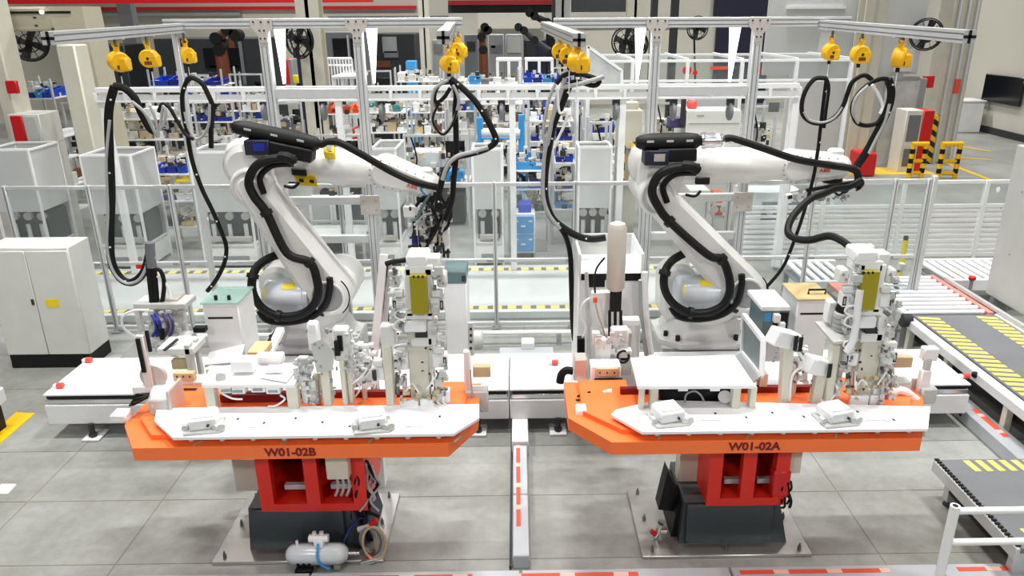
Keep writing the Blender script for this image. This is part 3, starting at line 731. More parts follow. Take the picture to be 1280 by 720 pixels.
hose('black and silver cable bundle hanging from the middle right balancer cluster',
     [('rubber', 0.028, Yc([(712, 105), (704, 125), (692, 155), (685, 190), (681, 220), (682, 250), (690, 272), (703, 284), (722, 295), (740, 299), (757, 297)], 5.6)),
      ('hose_grey', 0.015, Yc([(706, 98), (700, 120), (690, 150), (682, 185), (679, 215), (679, 245), (686, 268), (700, 286)], 5.57)),
      ('hose_grey', 0.012, Yc([(694, 105), (686, 125), (681, 150), (679, 170), (684, 182), (688, 165), (692, 140), (698, 115)], 5.57)),
      ('white', 0.01, Yc([(697, 110), (699, 140), (708, 140), (706, 155), (698, 172), (693, 185)], 5.55)),
      ('rubber', 0.018, Yc([(695, 105), (704, 95), (718, 91), (735, 95), (749, 101), (742, 107), (722, 102), (712, 104)], 5.6)),
      ('hose_grey', 0.016, Yc([(700, 110), (720, 106), (742, 100), (755, 96)], 5.57)),
      ('rubber', 0.02, Yc([(700, 284), (708, 298), (713, 320), (714, 350), (715, 385), (716, 408), (718, 425)], 5.62))])
hose('black hose in a wide loop beneath the right balancer nearest the beam',
     [('rubber', 0.016, Yc([(1033, 98), (1029, 130), (1025, 165), (1022, 190), (1016, 225), (1005, 265), (993, 300), (978, 335), (955, 362)], 6.4)),
      ('rubber', 0.019, Yc([(1033, 98), (1020, 98), (1010, 108), (1003, 125), (1003, 142), (1013, 152), (1028, 154), (1044, 146), (1054, 132), (1060, 115), (1066, 102), (1080, 94), (1090, 100)], 6.3)),
      ('hose_grey', 0.01, Yc([(1005, 140), (1012, 150), (1028, 153), (1043, 147), (1053, 134)], 6.27)),
      ('rubber', 0.014, Yc([(1033, 98), (1036, 110), (1033, 135), (1030, 160)], 6.35))])
hose('thick black hose bundle dropping from the right arm end to the right robot wrist',
     [('rubber', 0.032, Yc([(1110, 99), (1114, 112), (1112, 130), (1104, 150), (1095, 168), (1084, 188), (1071, 208)], 5.9)),
      ('rubber', 0.017, Yc([(1110, 99), (1100, 99), (1085, 106), (1072, 118), (1065, 135), (1070, 152), (1082, 157), (1096, 154), (1103, 145)], 5.88)),
      ('hose_grey', 0.011, Yc([(1085, 107), (1070, 122), (1066, 140), (1073, 154)], 5.86)),
      ('white', 0.012, Yc([(1090, 106), (1098, 118), (1103, 132), (1100, 142)], 5.85)),
      ('hose_grey', 0.012, Yc([(1112, 130), (1106, 152), (1096, 172), (1086, 192)], 5.86))])

# ================================================================== ROBOTS
def robot(label, Sp, Ep, bu, bv, wrist, tubep, silver, dress, flip_y=0.0):
    """Sp, Ep: shoulder and elbow in the photograph; the arm plane is Y = 6.4"""
    YA = 6.28
    s, e = at(*Sp, YA), at(*Ep, YA)
    S2, E2 = (s.x, s.z), (e.x, e.z)
    bx = at(bu, bv, 6.25).x
    t = T('industrial_robot', label, 'robot', (bx, 6.6, 0.3))
    zb = 0.42
    # riser, foot and cast base
    ob('riser', 'robot_grey', B().box(bx - 0.42, bx + 0.42, 6.3, 7.0, 0.0, zb - 0.02, 0.01), t)
    def octa(r, k, z): return [V((bx + x * r, 6.62 + y * r * 0.85, z)) for x, y in ((-1, -k), (-k, -1), (k, -1), (1, -k), (1, k), (k, 1), (-k, 1), (-1, k))]
    ft = ob('foot', 'robot_white', B().loft([octa(0.43, 0.6, zb - 0.02), octa(0.43, 0.6, zb + 0.03), octa(0.37, 0.55, zb + 0.05), octa(0.33, 0.5, zb + 0.16), octa(0.31, 0.5, zb + 0.2)]), t)
    for (dx, dy) in ((-0.36, -0.2), (-0.27, -0.32), (0.27, -0.32), (0.36, -0.2)):
        ob('anchor_bolt', 'black', B().cyl((bx + dx, 6.62 + dy * 0.9, zb + 0.04), (bx + dx, 6.62 + dy * 0.9, zb + 0.09), 0.022, n=8), ft)
    ob('turret', 'robot_white', B().lathe((bx, 6.62, zb + 0.2), (0, 0, 1), [(0, 0.30), (0.05, 0.33), (0.12, 0.33), (0.17, 0.28), (0.2, 0.2)], 22), t)
    # shoulder casting: from turret up to the shoulder joint
    ob('shoulder_casting', 'robot_white', B().hull((bx + 0.02, zb + 0.3), 0.26, (s.x, s.z - 0.02), 0.2, YA + 0.2, YA + 0.62, 0.05), t)
    ob('side_casting', 'robot_white', B().hull((bx - 0.3, zb + 0.3), 0.12, (bx - 0.26, s.z), 0.17, YA + 0.18, YA + 0.5, 0.04), t)
    # large motor / balance drum lying beside the shoulder
    m0, m1 = at(Sp[0] - 82, Sp[1] + 6, YA - 0.02), at(Sp[0] - 24, Sp[1] + 6, YA - 0.02)
    dr = ob('motor_drum', 'tank', B().lathe((m0.x, YA + 0.02, s.z - 0.03), (1, 0, 0), [(0, 0.0), (0, 0.12), (0.015, 0.14), (0.05, 0.155), (m1.x - m0.x - 0.05, 0.155), (m1.x - m0.x - 0.04, 0.165), (m1.x - m0.x, 0.165), (m1.x - m0.x + 0.01, 0.0)], 24), t)
    def patch(xa, xb, a0, a1, rr, m='label_yellow'):
        A = [math.radians(a0 + (a1 - a0) * k / 6) for k in range(7)]
        C = lambda x, q, R_: V((x, YA + 0.02 - R_ * math.cos(q), s.z - 0.03 + R_ * math.sin(q)))
        b = B(); o = 0
        for q in A: b.v += [tuple(C(xa, q, rr)), tuple(C(xb, q, rr))]
        for k in range(6): b.f.append((2 * k, 2 * k + 1, 2 * k + 3, 2 * k + 2))
        ob('warning_label', m, b, dr)
    patch(m0.x + 0.19, m0.x + 0.3, 38, 62, 0.157); patch(m0.x + 0.035, m0.x + 0.075, 5, 50, 0.1535)
    ob('cable_socket', 'black', B().cyl((m1.x + 0.02, YA - 0.08, s.z - 0.12), (m1.x + 0.13, YA - 0.08, s.z - 0.16), 0.045), dr)
    # lower arm
    ob('lower_arm', 'robot_white', B().hull(S2, 0.2, E2, 0.135, YA - 0.12, YA + 0.2, 0.055, 16), t)
    rec = ob('shoulder_recess', 'grey', B().cyl((s.x + 0.01, YA - 0.126, s.z - 0.01), (s.x + 0.01, YA - 0.11, s.z - 0.01), 0.138, n=28), t)
    ob('recess_rim', 'robot_white', B().torus((s.x + 0.01, YA - 0.124, s.z - 0.01), (0, 1, 0), 0.142, 0.014, 32), rec)
    ob('gasket', 'rubber', B().tube([V((s.x + 0.2 * math.cos(a), YA - 0.117, s.z + 0.2 * math.sin(a))) for a in [math.radians(d) for d in range(-50, 50, 12)]], 0.006, 6, 2), rec)
    u_ = V((e.x - s.x, 0, e.z - s.z)); L = u_.length; u_ /= L; n_ = V((-u_.z, 0, u_.x))
    if n_.x < 0: n_ = -n_
    ob('access_cap', 'robot_grey', B().cyl(s + u_ * 0.3 * L + n_ * 0.06 + V((0, -0.12, 0)), s + u_ * 0.3 * L + n_ * 0.06 + V((0, -0.132, 0)), 0.018), t)
    # elbow and upper arm
    ob('elbow_hub', 'robot_white', B().cyl((e.x, YA - 0.1, e.z), (e.x, YA + 0.55, e.z), 0.165, n=28, ch=0.02), t)
    ob('elbow_ring', 'robot_grey', B().torus((e.x, YA - 0.095, e.z), (0, 1, 0), 0.13, 0.014, 28), t)
    YU = YA + 0.3
    w0, w1, w2 = [at(*p, YU) for p in wrist[:3]]     # wrist housing start, end; upper arm rear end
    el = w2
    ax = (w0 - el).normalized()
    ob('elbow_block', 'robot_white', B().hull((el.x + 0.12, el.z - 0.02), 0.2, (e.x, e.z), 0.15, YA - 0.02, YA + 0.5, 0.06, 14), t)
    ob('rear_motor', 'robot_white', B().lathe(el - ax * 0.02 + V((0, 0, 0)), -ax, [(-0.2, 0.19), (-0.05, 0.19), (0.03, 0.175), (0.09, 0.13), (0.115, 0.06), (0.12, 0.0)], 24), t)
    Lu = (w0 - el).length
    ua = ob('upper_arm', 'robot_white', B().lathe(el, ax, [(0, 0.19), (0.24, 0.19), (0.3, 0.165), (0.62 * Lu, 0.15), (0.66 * Lu, 0.16), (0.7 * Lu, 0.16), (0.74 * Lu, 0.14), (Lu + 0.02, 0.115)], 26), t)
    p = at(Ep[0] + 58, Ep[1] - 17, YU - 0.18)
    ob('cover_plate', 'black', B().obox(p, ax * 0.065, (0, 0.012, 0), (0, 0, 0.033), 0.01), ua)
    ob('cable_gland', 'rubber', B().tube([p + V((-0.14, 0, -0.12)), p + V((-0.06, -0.02, -0.13)), p + V((-0.01, 0.0, -0.09))], 0.014, 6), ua)
    if wrist[3]:
        for (u, v, tl_) in ((381, 191, 1), (412, 190, 1), (376, 225, -1), (389, 226, -1)):
            pp = at(u, v, YU - 0.13 if tl_ > 0 else YU - 0.12)
            ob('warning_label', 'label_yellow', B().obox(pp, ax * 0.045, (0, 0.02, 0.03 * tl_), (0, -0.02, 0.03), 0.003), ua)
            ob('symbol', 'black', B().obox(pp + V((0.012, -0.026, 0.0)), ax * 0.018, (0, 0.006, 0.0), (0, -0.004, 0.014)), ua)
    wh = ob('wrist_housing', 'robot_white', B().hull((w0.x, w0.z), 0.145, (w1.x, w1.z), 0.105, YU - 0.13, YU + 0.13, 0.05, 14), t)
    wa = (w1 - w0).normalized()
    for k in range(9):
        a = math.radians(95 + k * 22)
        c = V((w0.x + 0.118 * math.cos(a), YU - 0.128, w0.z + 0.118 * math.sin(a)))
        ob('bolt', 'grey', B().cyl(c, c + V((0, -0.008, 0)), 0.008, n=6), wh)
    for k in range(5):
        for sgn in (-1, 1):
            q = w0 + wa * ((w1 - w0).length * k / 5 + 0.03) + V((-wa.z, 0, wa.x)) * sgn * (0.108 - 0.006 * k)
            ob('bolt', 'grey', B().cyl((q.x, YU - 0.128, q.z), (q.x, YU - 0.136, q.z), 0.007, n=6), wh)
    lg = at(515, 233, YU - 0.13) if Sp[0] < 600 else at(1031, 213, YU - 0.13)
    text('ABB', 0.046, (lg.x, YU - 0.1315, lg.z), 'red', t, rot=(math.pi / 2, -math.atan2(wa.z, wa.x), 0), sx=1.15)
    ob('wrist_cap', 'robot_white', B().cyl((w1.x - 0.02, YU, w1.z + 0.08), (w1.x - 0.02, YU, w1.z + 0.15), 0.07, n=18, ch=0.015), t)
    fl_ = ob('tool_flange', 'black', B().cyl((w1.x - 0.02, YU, w1.z - 0.15), (w1.x - 0.02, YU, w1.z - 0.1), 0.09, n=20, ch=0.01), t)
    ob('flange_ring', 'chrome', B().cyl((w1.x - 0.02, YU, w1.z - 0.17), (w1.x - 0.02, YU, w1.z - 0.15), 0.075, n=20), fl_)
    # dress pack: black retractor tube on top of the arm
    a, b_ = at(*tubep[0], YA - 0.02), at(*tubep[1], YA - 0.02)
    tx = (b_ - a).normalized(); Lt = (b_ - a).length; rt = tubep[2]
    ht = ob('hose_retractor', 'black', B().lathe(a, tx, [(0, 0.0), (0.0, rt * 0.55), (0.03, rt * 0.8), (0.12, rt), (Lt - 0.12, rt), (Lt - 0.03, rt * 0.85), (Lt, rt * 0.5), (Lt + 0.005, 0)], 22), t)
    for k in (0.2, 0.5, 0.8):
        c = a + tx * Lt * k + V((0, -rt * 0.95, rt * 0.2))
        ob('clip', 'alu', B().obox(c, tx * 0.028, (0, 0.008, 0), (0, 0, 0.008)), ht)
    c = a + tx * Lt * 0.62 + V((0, -0.01, -rt - 0.03))
    ob('retractor_box', 'black', B().obox(c, tx * Lt * 0.3, (0, 0.08, 0), V((-tx.z, 0, tx.x)) * 0.055, 0.01), ht)
    c = a + tx * Lt * 0.3 + V((0, -0.02, -rt - 0.045))
    ob('sensor_box', 'navy', B().obox(c, V((0.1, 0, 0)), (0, 0.09, 0), V((0, 0, 0.06)), 0.006), ht)
    ob('box_face', 'bracket' if silver else 'royal', B().obox(c + V((0.02, -0.092, 0.005)), V((0.045, 0, 0)), (0, 0.004, 0), V((0, 0, 0.03))), ht)
    ob('stay', 'alu', B().cyl(c + V((0.3, 0, 0)), c + V((0.28, 0.05, -0.16)), 0.01, n=6), ht)
    if silver:
        ob('foil_sleeve', 'chrome', B().lathe(b_ - tx * 0.0, tx, [(0, rt * 0.9), (0.03, rt * 1.0), (0.07, rt * 0.82), (0.1, rt * 0.95), (0.14, rt * 0.78), (0.17, rt * 0.85), (0.2, rt * 0.4)], 14), ht)
        b_ = b_ + tx * 0.18
    ob('collar', 'white', B().cyl(b_ + tx * 0.06, b_ + tx * 0.09, 0.03), ht)
    # dress hose over the wrist
    P = [b_] + [at(u, v, y) for u, v, y in dress]
    ob('dress_hose', 'rubber', B().tube(P, 0.03, 10, 6), t)
    # hose down the lower arm and around the drum
    k = Sp[0] - 412, Sp[1] - 365
    def o_(u, v, y): return at(u + k[0], v + k[1], y)
    eo = (Ep[0] - 316, Ep[1] - 232)
    def oe(u, v, y): return at(u + eo[0], v + eo[1], y)
    yb = YA - 0.19
    arm_pts = [oe(370, 199, yb), oe(350, 198, yb), oe(332, 201, yb), oe(318, 210, yb), oe(311, 228, yb), oe(318, 246, yb), oe(333, 266, yb), s + (e - s) * 0.45 + V((-0.02, -0.21, 0)), o_(387, 328, yb), o_(396, 349, yb), o_(397, 369, yb), o_(389, 385, yb), o_(372, 394, yb), o_(348, 395, yb), o_(328, 385, yb), o_(316, 366, yb), o_(316, 345, yb), o_(325, 330, yb + 0.1), o_(345, 319, yb + 0.2), o_(360, 317, yb + 0.35)]
    ah = ob('arm_hose', 'rubber', B().tube(arm_pts, 0.037, 10, 6), t)
    arm2 = [oe(366, 205, yb + .05), oe(340, 207, yb + .06), oe(325, 222, yb + .06), oe(330, 242, yb + .06)]
    ob('arm_hose', 'rubber', B().tube(arm2, 0.026, 8, 6), t)
    ob('arm_hose', 'rubber', B().tube([o_(412, 347, yb + .03), o_(412, 362, yb + .03), o_(406, 382, yb + .05), o_(388, 397, yb + .08), o_(360, 403, yb + .08), o_(334, 400, yb + .08), o_(324, 388, yb + .1)], 0.03, 8, 5), t)
    for i in (6, 8, 13, 16):
        p = arm_pts[i]; d = (arm_pts[i + 1] - arm_pts[i - 1]).normalized()
        ob('hose_clamp', 'black', B().cyl(p - d * 0.02, p + d * 0.02, 0.052, n=14), ah)
    ob('hose_head', 'rubber', B().tube([oe(350, 196, yb), oe(360, 197, yb - .02), oe(368, 202, yb)], 0.042, 10), t)
    return t, w1, YU
r1, w1, YU = robot('white six axis robot behind the left turntable', (412, 365), (316, 232), 383, 450,
    [(482, 214), (535, 231), (303, 199), True], [(291, 158), (400, 181), 0.068], False,
    [(420, 177, 6.25), (450, 192, 6.25), (490, 215, 6.3), (520, 228, 6.3), (546, 234, 6.35)])
r2, w2, YU = robot('white six axis robot behind the right turntable', (927, 361), (820, 243), 885, 442,
    [(990, 208), (1045, 207), (805, 203), False], [(795, 178), (876, 176), 0.072], True,
    [(915, 173, 6.25), (950, 184, 6.25), (995, 199, 6.28), (1040, 207, 6.3), (1068, 212, 6.3), (1073, 224, 6.3)])

# ================================================================== TOOLING ON THE TURNTABLES
def PX(name, m, parent, L, ch=0.004, **k):
    """parts, one per box given as (u0, v0, u1, v1, Y, depth) seen in the photograph"""
    o = [ob(name, m, B().px(*q, ch), parent, **k) for q in L]
    return o[0]
def clampset(t, u, v, Y, side=1, s=1.0):
    """pneumatic clamp: body, slotted cylinder, arm, fittings"""
    b = PX('clamp_body', 'white', t, [(u - 9 * s, v - 8 * s, u + 9 * s, v + 8 * s, Y, 0.07)], 0.006)
    PX('slot_window', 'dark', b, [(u + side * 6 * s - 2 * s, v - 5 * s, u + side * 6 * s + 2 * s, v + 6 * s, Y - 0.004, 0.006)], 0)
    PX('slot_core', 'alu', b, [(u + side * 6 * s - 0.7, v - 3 * s, u + side * 6 * s + 0.7, v + 4 * s, Y - 0.006, 0.006)], 0)
    PX('clamp_arm', 'robot_white', t, [(u - 7 * s, v - 17 * s, u + 5 * s, v - 9 * s, Y - 0.01, 0.05)], 0.006)
    return b
# --- tall clamp tower with olive window
def tower(label, du, dv):
    base = gz(523 + du, 506 + dv, 1.067)
    Y = base.y
    t = T('clamp_tower', label, 'clamp tower', base)
    g = lambda L: [(a + du, b + dv, c + du, d + dv, Y + y, k) for a, b, c, d, y, k in L]
    PX('column', 'ivory', t, g([(511, 412, 536, 508, 0.02, 0.1)]), 0.006)
    PX('column_web', 'white', t, g([(533, 412, 543, 508, 0.04, 0.09)]), 0.004)
    PX('base_plate', 'plate_white', t, g([(500, 500, 523, 512, -0.02, 0.02), (525, 500, 542, 511, -0.02, 0.02)]), 0.003)
    hd = PX('head_frame', 'white', t, g([(506, 336, 515, 396, 0, 0.1), (532, 336, 541, 396, 0, 0.1), (506, 332, 541, 345, 0, 0.12), (507, 391, 541, 400, 0, 0.12)]), 0.005)
    PX('window_panel', 'olive', hd, g([(513, 345, 534, 393, -0.045, 0.05)]), 0.002)
    for k in range(3): PX('screw', 'black', hd, g([(516 + 5.5 * k, 345, 518.5 + 5.5 * k, 347.5, -0.047, 0.012)]), 0)
    PX('top_block', 'white', t, g([(507, 319, 535, 334, 0.0, 0.16)]), 0.012)
    PX('top_bracket', 'robot_white', t, g([(534, 322, 550, 340, 0.02, 0.1), (524, 312, 531, 320, 0.06, 0.05)]), 0.008)
    PX('middle_block', 'white', t, g([(504, 402, 533, 416, -0.02, 0.14)]), 0.008)
    PX('middle_bracket', 'robot_white', t, g([(534, 402, 546, 432, 0.0, 0.1)]), 0.006)
    PX('recess', 'dark', t, g([(519, 415, 535, 423, 0.005, 0.05)]), 0)
    PX('saddle', 'robot_white', t, g([(513, 422, 541, 434, 0.0, 0.12)]), 0.008)
    for (u, v, sd, yy) in ((499, 381, -1, -0.01), (546, 381, 1, -0.01), (501, 455, -1, 0.0), (550, 452, 1, 0.0)):
        clampset(t, u + du, v + dv, Y + yy, sd)
    for (u, v) in ((493, 350), (552, 350)):
        b = PX('cylinder_block', 'robot_white', t, g([(u - 6, v - 8, u + 6, v + 10, 0.0, 0.09)]), 0.01)
        PX('port', 'grey', b, g([(u - 3, v - 3, u, v, -0.006, 0.008), (u + 1, v + 3, u + 3, v + 6, -0.006, 0.008)]), 0)
    for (u, v) in ((497, 478), (506, 480), (541, 478), (549, 478)):
        a, b_ = at(u + du, v - 12 + dv, Y + 0.03), at(u + du, v + 14 + dv, Y + 0.03)
        ob('piston_rod', 'chrome' if u in (506, 541) else 'alu_dark', B().cyl(a, b_, 0.014, n=10), t)
    for (L) in ([(508, 398), (496, 402), (493, 410), (503, 415)], [(506, 402), (494, 396), (496, 389), (510, 386)], [(508, 430), (494, 432), (492, 438), (503, 440)], [(545, 470), (538, 480), (534, 486)], [(506, 492), (515, 480), (524, 492)]):
        ob('air_tube', 'white', B().tube([at(u + du, v + dv, Y - 0.03) for u, v in L], 0.006, 6), t)
    x0, x1, z0, z1 = rect(496 + du, 335 + dv, 552 + du, 500 + dv, Y)
    for ua, ub in ((492, 505), (543, 556)):
        xa, xb = at(ua + du, 420 + dv, Y).x, at(ub + du, 420 + dv, Y).x
        ob('fittings', 'robot_grey', stuff(B(), xa, xb, Y - 0.03, Y + 0.02, z0, z1, 34, (0.01, 0.05)), t, kind='stuff')
        ob('fittings', 'alu_dark', stuff(B(), xa, xb, Y - 0.03, Y + 0.01, z0, z1, 16, (0.006, 0.025)), t, kind='stuff')
    ob('fittings', 'tan', stuff(B(), x0 + 0.02, x1 - 0.02, Y - 0.04, Y, z0, z0 + 0.14, 14, (0.01, 0.03)), t, kind='stuff')
    ob('fittings', 'dark', stuff(B(), x0, x1, Y - 0.012, Y + 0.02, z0, z0 + 0.45, 16, (0.005, 0.014)), t, kind='stuff')
    return t
tw = tower('white clamp tower with olive window on the left turntable', 0, 0)
tower('white clamp tower with olive window on the right turntable', 563, -5)

# --- small connector boxes on the white plates
def connector(u, v, label):
    p = gz(u, v, 1.067)
    t = T('connector_block', label, 'connector', p)
    Y = p.y
    b = ob('body', 'white', B().obox(p + V((0, 0.07, 0.05)), (0.075, 0.02, 0), (-0.02, 0.07, 0), (0, 0, 0.035), 0.01), t)
    ob('lid', 'plate_white', B().obox(p + V((0, 0.07, 0.089)), (0.06, 0.016, 0), (-0.016, 0.055, 0), (0, 0, 0.006), 0.003), b)
    ob('flange', 'robot_grey', B().obox(p + V((0, 0.06, 0.008)), (0.1, 0.015, 0), (-0.015, 0.085, 0), (0, 0, 0.008), 0.004), t)
    for k in (-1, 1):
        ob('latch', 'alu', B().cyl(p + V((k * 0.085, -0.005, 0.03)), p + V((k * 0.095, 0.03, 0.03)), 0.018, n=12), t)
        ob('screw', 'dark', B().cyl(p + V((k * 0.05, -0.012, 0.05)), p + V((k * 0.05, 0.0, 0.05)), 0.008, n=8), b)
    ob('plug', 'robot_grey', B().cyl(p + V((0.12, 0.0, 0.03)), p + V((0.1, 0.05, 0.03)), 0.022, n=12), t)
    ob('lead', 'white', B().tube([p + V((0.12, 0.03, 0.03)), p + V((0.18, 0.05, 0.012)), p + V((0.26, 0.05, 0.01)), p + V((0.32, 0.045, 0.004))], 0.006, 6), t)
connector(251, 541, 'white connector block on the left end of the W01-02B plate')
connector(463, 540, 'white connector block right of centre on the W01-02B plate')
connector(837, 532, 'white connector block left of centre on the W01-02A plate')
connector(1048, 532, 'white connector block right of centre on the W01-02A plate')

# --- left turntable: motor housing on the orange corner and angle bracket beside it
def motorend(label, u, v, s=1):
    p = gz(u, v, 1.0)
    t = T('drive_motor', label, 'motor', p)
    c = p + V((0, 0.05, 0.09))
    ob('housing', 'robot_white', B().cyl(c, c + V((0.13 * s, 0.02, 0)), 0.085, n=24, ch=0.015), t)
    ob('housing_box', 'robot_grey', B().box(min(c.x, c.x + 0.13 * s), max(c.x, c.x + 0.13 * s), c.y - 0.08, c.y + 0.08, 1.0, c.z + 0.04, 0.01), t)
    ob('end_flange', 'bracket', B().box(min(c.x + 0.13 * s, c.x + 0.15 * s), max(c.x + 0.13 * s, c.x + 0.15 * s), c.y - 0.09, c.y + 0.1, 1.0, c.z + 0.1, 0.004), t)
    cb = B()
    for k in range(5):
        cb.tube([c + V((-0.13 * s, -0.03 + 0.02 * k, -0.02)), c + V((-0.09 * s, -0.05 + 0.02 * k, 0.02 * (k % 3))), c + V((-0.02 * s, -0.02 + 0.01 * k, 0.03))], 0.009, 6)
    ob('cables', 'rubber', cb, t, kind='stuff')
    ob('end_box', 'white', B().box(c.x - 0.22, c.x - 0.12, c.y - 0.12, c.y - 0.02, 1.0, 1.05, 0.008), t)
motorend('white round ended drive motor on the left corner of the left turntable', 190, 521)
t = T('sensor_bracket', 'upright white bracket with black strip at the left end of the left turntable', 'bracket', gz(190, 500, 1.0))
Y = 4.36
ob('upright', 'robot_white', B().px(176, 420, 186, 500, Y, 0.03, 0.004), t)
ob('black_strip', 'black', B().px(173, 424, 178, 466, Y - 0.012, 0.014, 0), t)
ob('black_strip', 'black', B().px(183, 414, 187, 440, Y + 0.02, 0.014, 0), t)
c = at(188, 474, Y)
ob('round_gusset', 'robot_grey', B().cyl(c + V((0, 0.03, 0)), c + V((0, 0.06, 0)), 0.085, n=28, ch=0.004), t)
ob('foot_rail', 'white', B().px(165, 484, 215, 493, Y, 0.1, 0.004), t)
ob('dark_joint', 'black', B().px(192, 488, 245, 491, Y - 0.005, 0.03, 0), t)
t = T('locating_block', 'beige locating block with three holes at left end of left turntable', 'block', gz(228, 480, 1.08))
Y = 4.44
b = ob('block', 'tan', B().px(216, 467, 242, 477, Y, 0.05, 0.004), t)
for k in range(3): ob('hole', 'black', B().cyl(at(221 + 8 * k, 471, Y - 0.004), at(221 + 8 * k, 471, Y + 0.01), 0.006, n=8), b)
ob('carrier', 'white', B().px(212, 476, 262, 496, Y + 0.01, 0.1, 0.006), t)
ob('bracket_arm', 'robot_grey', B().px(243, 478, 262, 507, Y - 0.02, 0.06, 0.004), t)

# --- flat glass-topped fixture, left turntable
def flat_table(name, label, topq, zt, legs, m, legz=1.067):
    P = [gz(u, v, zt) for u, v in topq]
    cx = sum(p.x for p in P) / 4; cy = sum(p.y for p in P) / 4
    t = T(name, label, 'fixture', (cx, cy, legz))
    ob('top_plate', m, B().loft([[p + V((0, 0, -0.02)) for p in P], P]), t)
    for (u0, u1, yo) in legs:
        yy = P[0].y + yo
        x0, x1 = at(u0, 495, yy).x, at(u1, 495, yy).x
        ob('leg', 'ivory', B().box(x0, x1, yy, yy + 0.06, legz, zt - 0.02, 0.004), t)
    return t, P
t, P = flat_table('glass_fixture', 'low white fixture table with blocks on its top, left turntable', [(252, 481), (368, 481), (380, 457), (264, 457)], 1.24, [(256, 268, 0.01), (358, 372, 0.01), (262, 270, 0.25), (366, 374, 0.25)], 'white')
PX('tooling_block', 'white', t, [(288, 452, 316, 466, P[0].y + 0.12, 0.1), (318, 446, 352, 456, P[0].y + 0.28, 0.08), (330, 462, 352, 467, P[0].y + 0.1, 0.06)], 0.006)
ob('knob', 'robot_grey', B().cyl(at(276, 472, P[0].y + 0.05), at(276, 468, P[0].y + 0.09), 0.03, n=14), t)
ob('white_plate', 'plate_white', B().loft([[gz(u, v, 1.243) for u, v in ((325, 472), (358, 478), (372, 460), (335, 458))], [gz(u, v, 1.252) for u, v in ((325, 472), (358, 478), (372, 460), (335, 458))]]), t)
for (u, v) in ((297, 489), (341, 489), (282, 488), (322, 487)):
    g = ob('gripper', 'white', B().px(u - 9, v - 6, u + 9, v + 4, P[0].y + 0.03, 0.06, 0.005), t)
    ob('gripper_face', 'grey', B().px(u - 6, v - 1, u + 6, v + 2, P[0].y + 0.027, 0.004, 0), g)
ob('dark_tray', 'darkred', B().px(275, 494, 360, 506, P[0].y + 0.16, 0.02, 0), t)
ob('air_tube', 'white', B().tube([at(u, v, P[0].y + 0.02) for u, v in ((278, 492), (290, 498), (303, 499))], 0.006, 6), t)
ob('air_tube', 'white', B().tube([at(u, v, P[0].y + 0.02) for u, v in ((350, 494), (356, 499), (345, 507), (335, 508))], 0.006, 6), t)
# --- beside it: post group with sensor
t = T('support_post', 'pale tapered support post with tilted bracket, left turntable centre', 'post', gz(405, 507, 1.067))
Y = gz(405, 507, 1.067).y
PX('post', 'ivory', t, [(402, 462, 413, 508, Y, 0.07)], 0.005)
PX('side_plate', 'ivory', t, [(392, 470, 400, 506, Y + 0.06, 0.05), (386, 478, 396, 505, Y + 0.02, 0.04)], 0.004)
ob('bracket_top', 'robot_grey', B().loft([[at(u, v, Y - 0.01) for u, v in ((388, 430), (402, 424), (418, 440), (416, 463), (396, 466))], [at(u, v, Y + 0.1) for u, v in ((388, 430), (402, 424), (418, 440), (416, 463), (396, 466))]]), t)
PX('round_boss', 'white', t, [(384, 404, 398, 440, Y + 0.03, 0.06)], 0.012)
ob('fittings', 'grey', stuff(B(), at(384, 420, Y).x, at(420, 420, Y).x, Y - 0.02, Y + 0.03, at(400, 500, Y).z, at(400, 410, Y).z, 30, (0.008, 0.025)), t, kind='stuff')
t = T('slot_sensor', 'white clamp post with two black slot sensors, left turntable', 'sensor post', gz(432, 507, 1.067))
Y = gz(432, 507, 1.067).y
PX('post', 'ivory', t, [(426, 450, 432, 507, Y, 0.06), (434, 455, 440, 506, Y + 0.03, 0.05)], 0.004)
PX('bracket', 'robot_white', t, [(416, 412, 436, 452, Y + 0.01, 0.08)], 0.01)
PX('slot', 'black', t, [(418, 427, 424, 445, Y - 0.01, 0.02), (422, 420, 428, 439, Y + 0.0, 0.02)], 0)
ob('air_tube', 'white', B().tube([at(u, v, Y - 0.02) for u, v in ((440, 480), (452, 470), (458, 462), (452, 460))], 0.006, 6), t)
ob('fittings', 'alu', stuff(B(), at(425, 420, Y).x, at(448, 420, Y).x, Y, Y + 0.05, at(430, 480, Y).z, at(430, 415, Y).z, 40, (0.01, 0.03)), t, kind='stuff')
t = T('clamp_post', 'pale clamp post just left of the left clamp tower', 'clamp post', gz(486, 507, 1.067))
Y = gz(486, 507, 1.067).y
PX('post', 'ivory', t, [(480, 433, 491, 507, Y, 0.08)], 0.006)
PX('cap_block', 'robot_white', t, [(475, 408, 494, 434, Y + 0.01, 0.08)], 0.008)
clampset(t, 473, 468, Y + 0.02, -1)
PX('slot', 'dark', t, [(466, 464, 470, 476, Y - 0.01, 0.02)], 0)
t = T('lean_profile', 'long white aluminium profile standing upright left of the left clamp tower', 'profile', gz(470, 455, 1.2))
ob('profile', 'white', B().bar(at(480, 318, 4.75), at(467, 450, 4.62), 0.05, 0.05), t)
ob('profile', 'alu', B().bar(at(487, 330, 4.78), at(478, 450, 4.65), 0.03, 0.03), t)
S('tool_stand', 'white', B().px(440, 455, 492, 475, 4.7, 0.25, 0.006).box(at(462, 470, 4.75).x, at(470, 470, 4.75).x, 4.75, 4.85, 0.0, at(465, 475, 4.75).z), 'white tool stand with flat top behind the left turntable', 'stand')
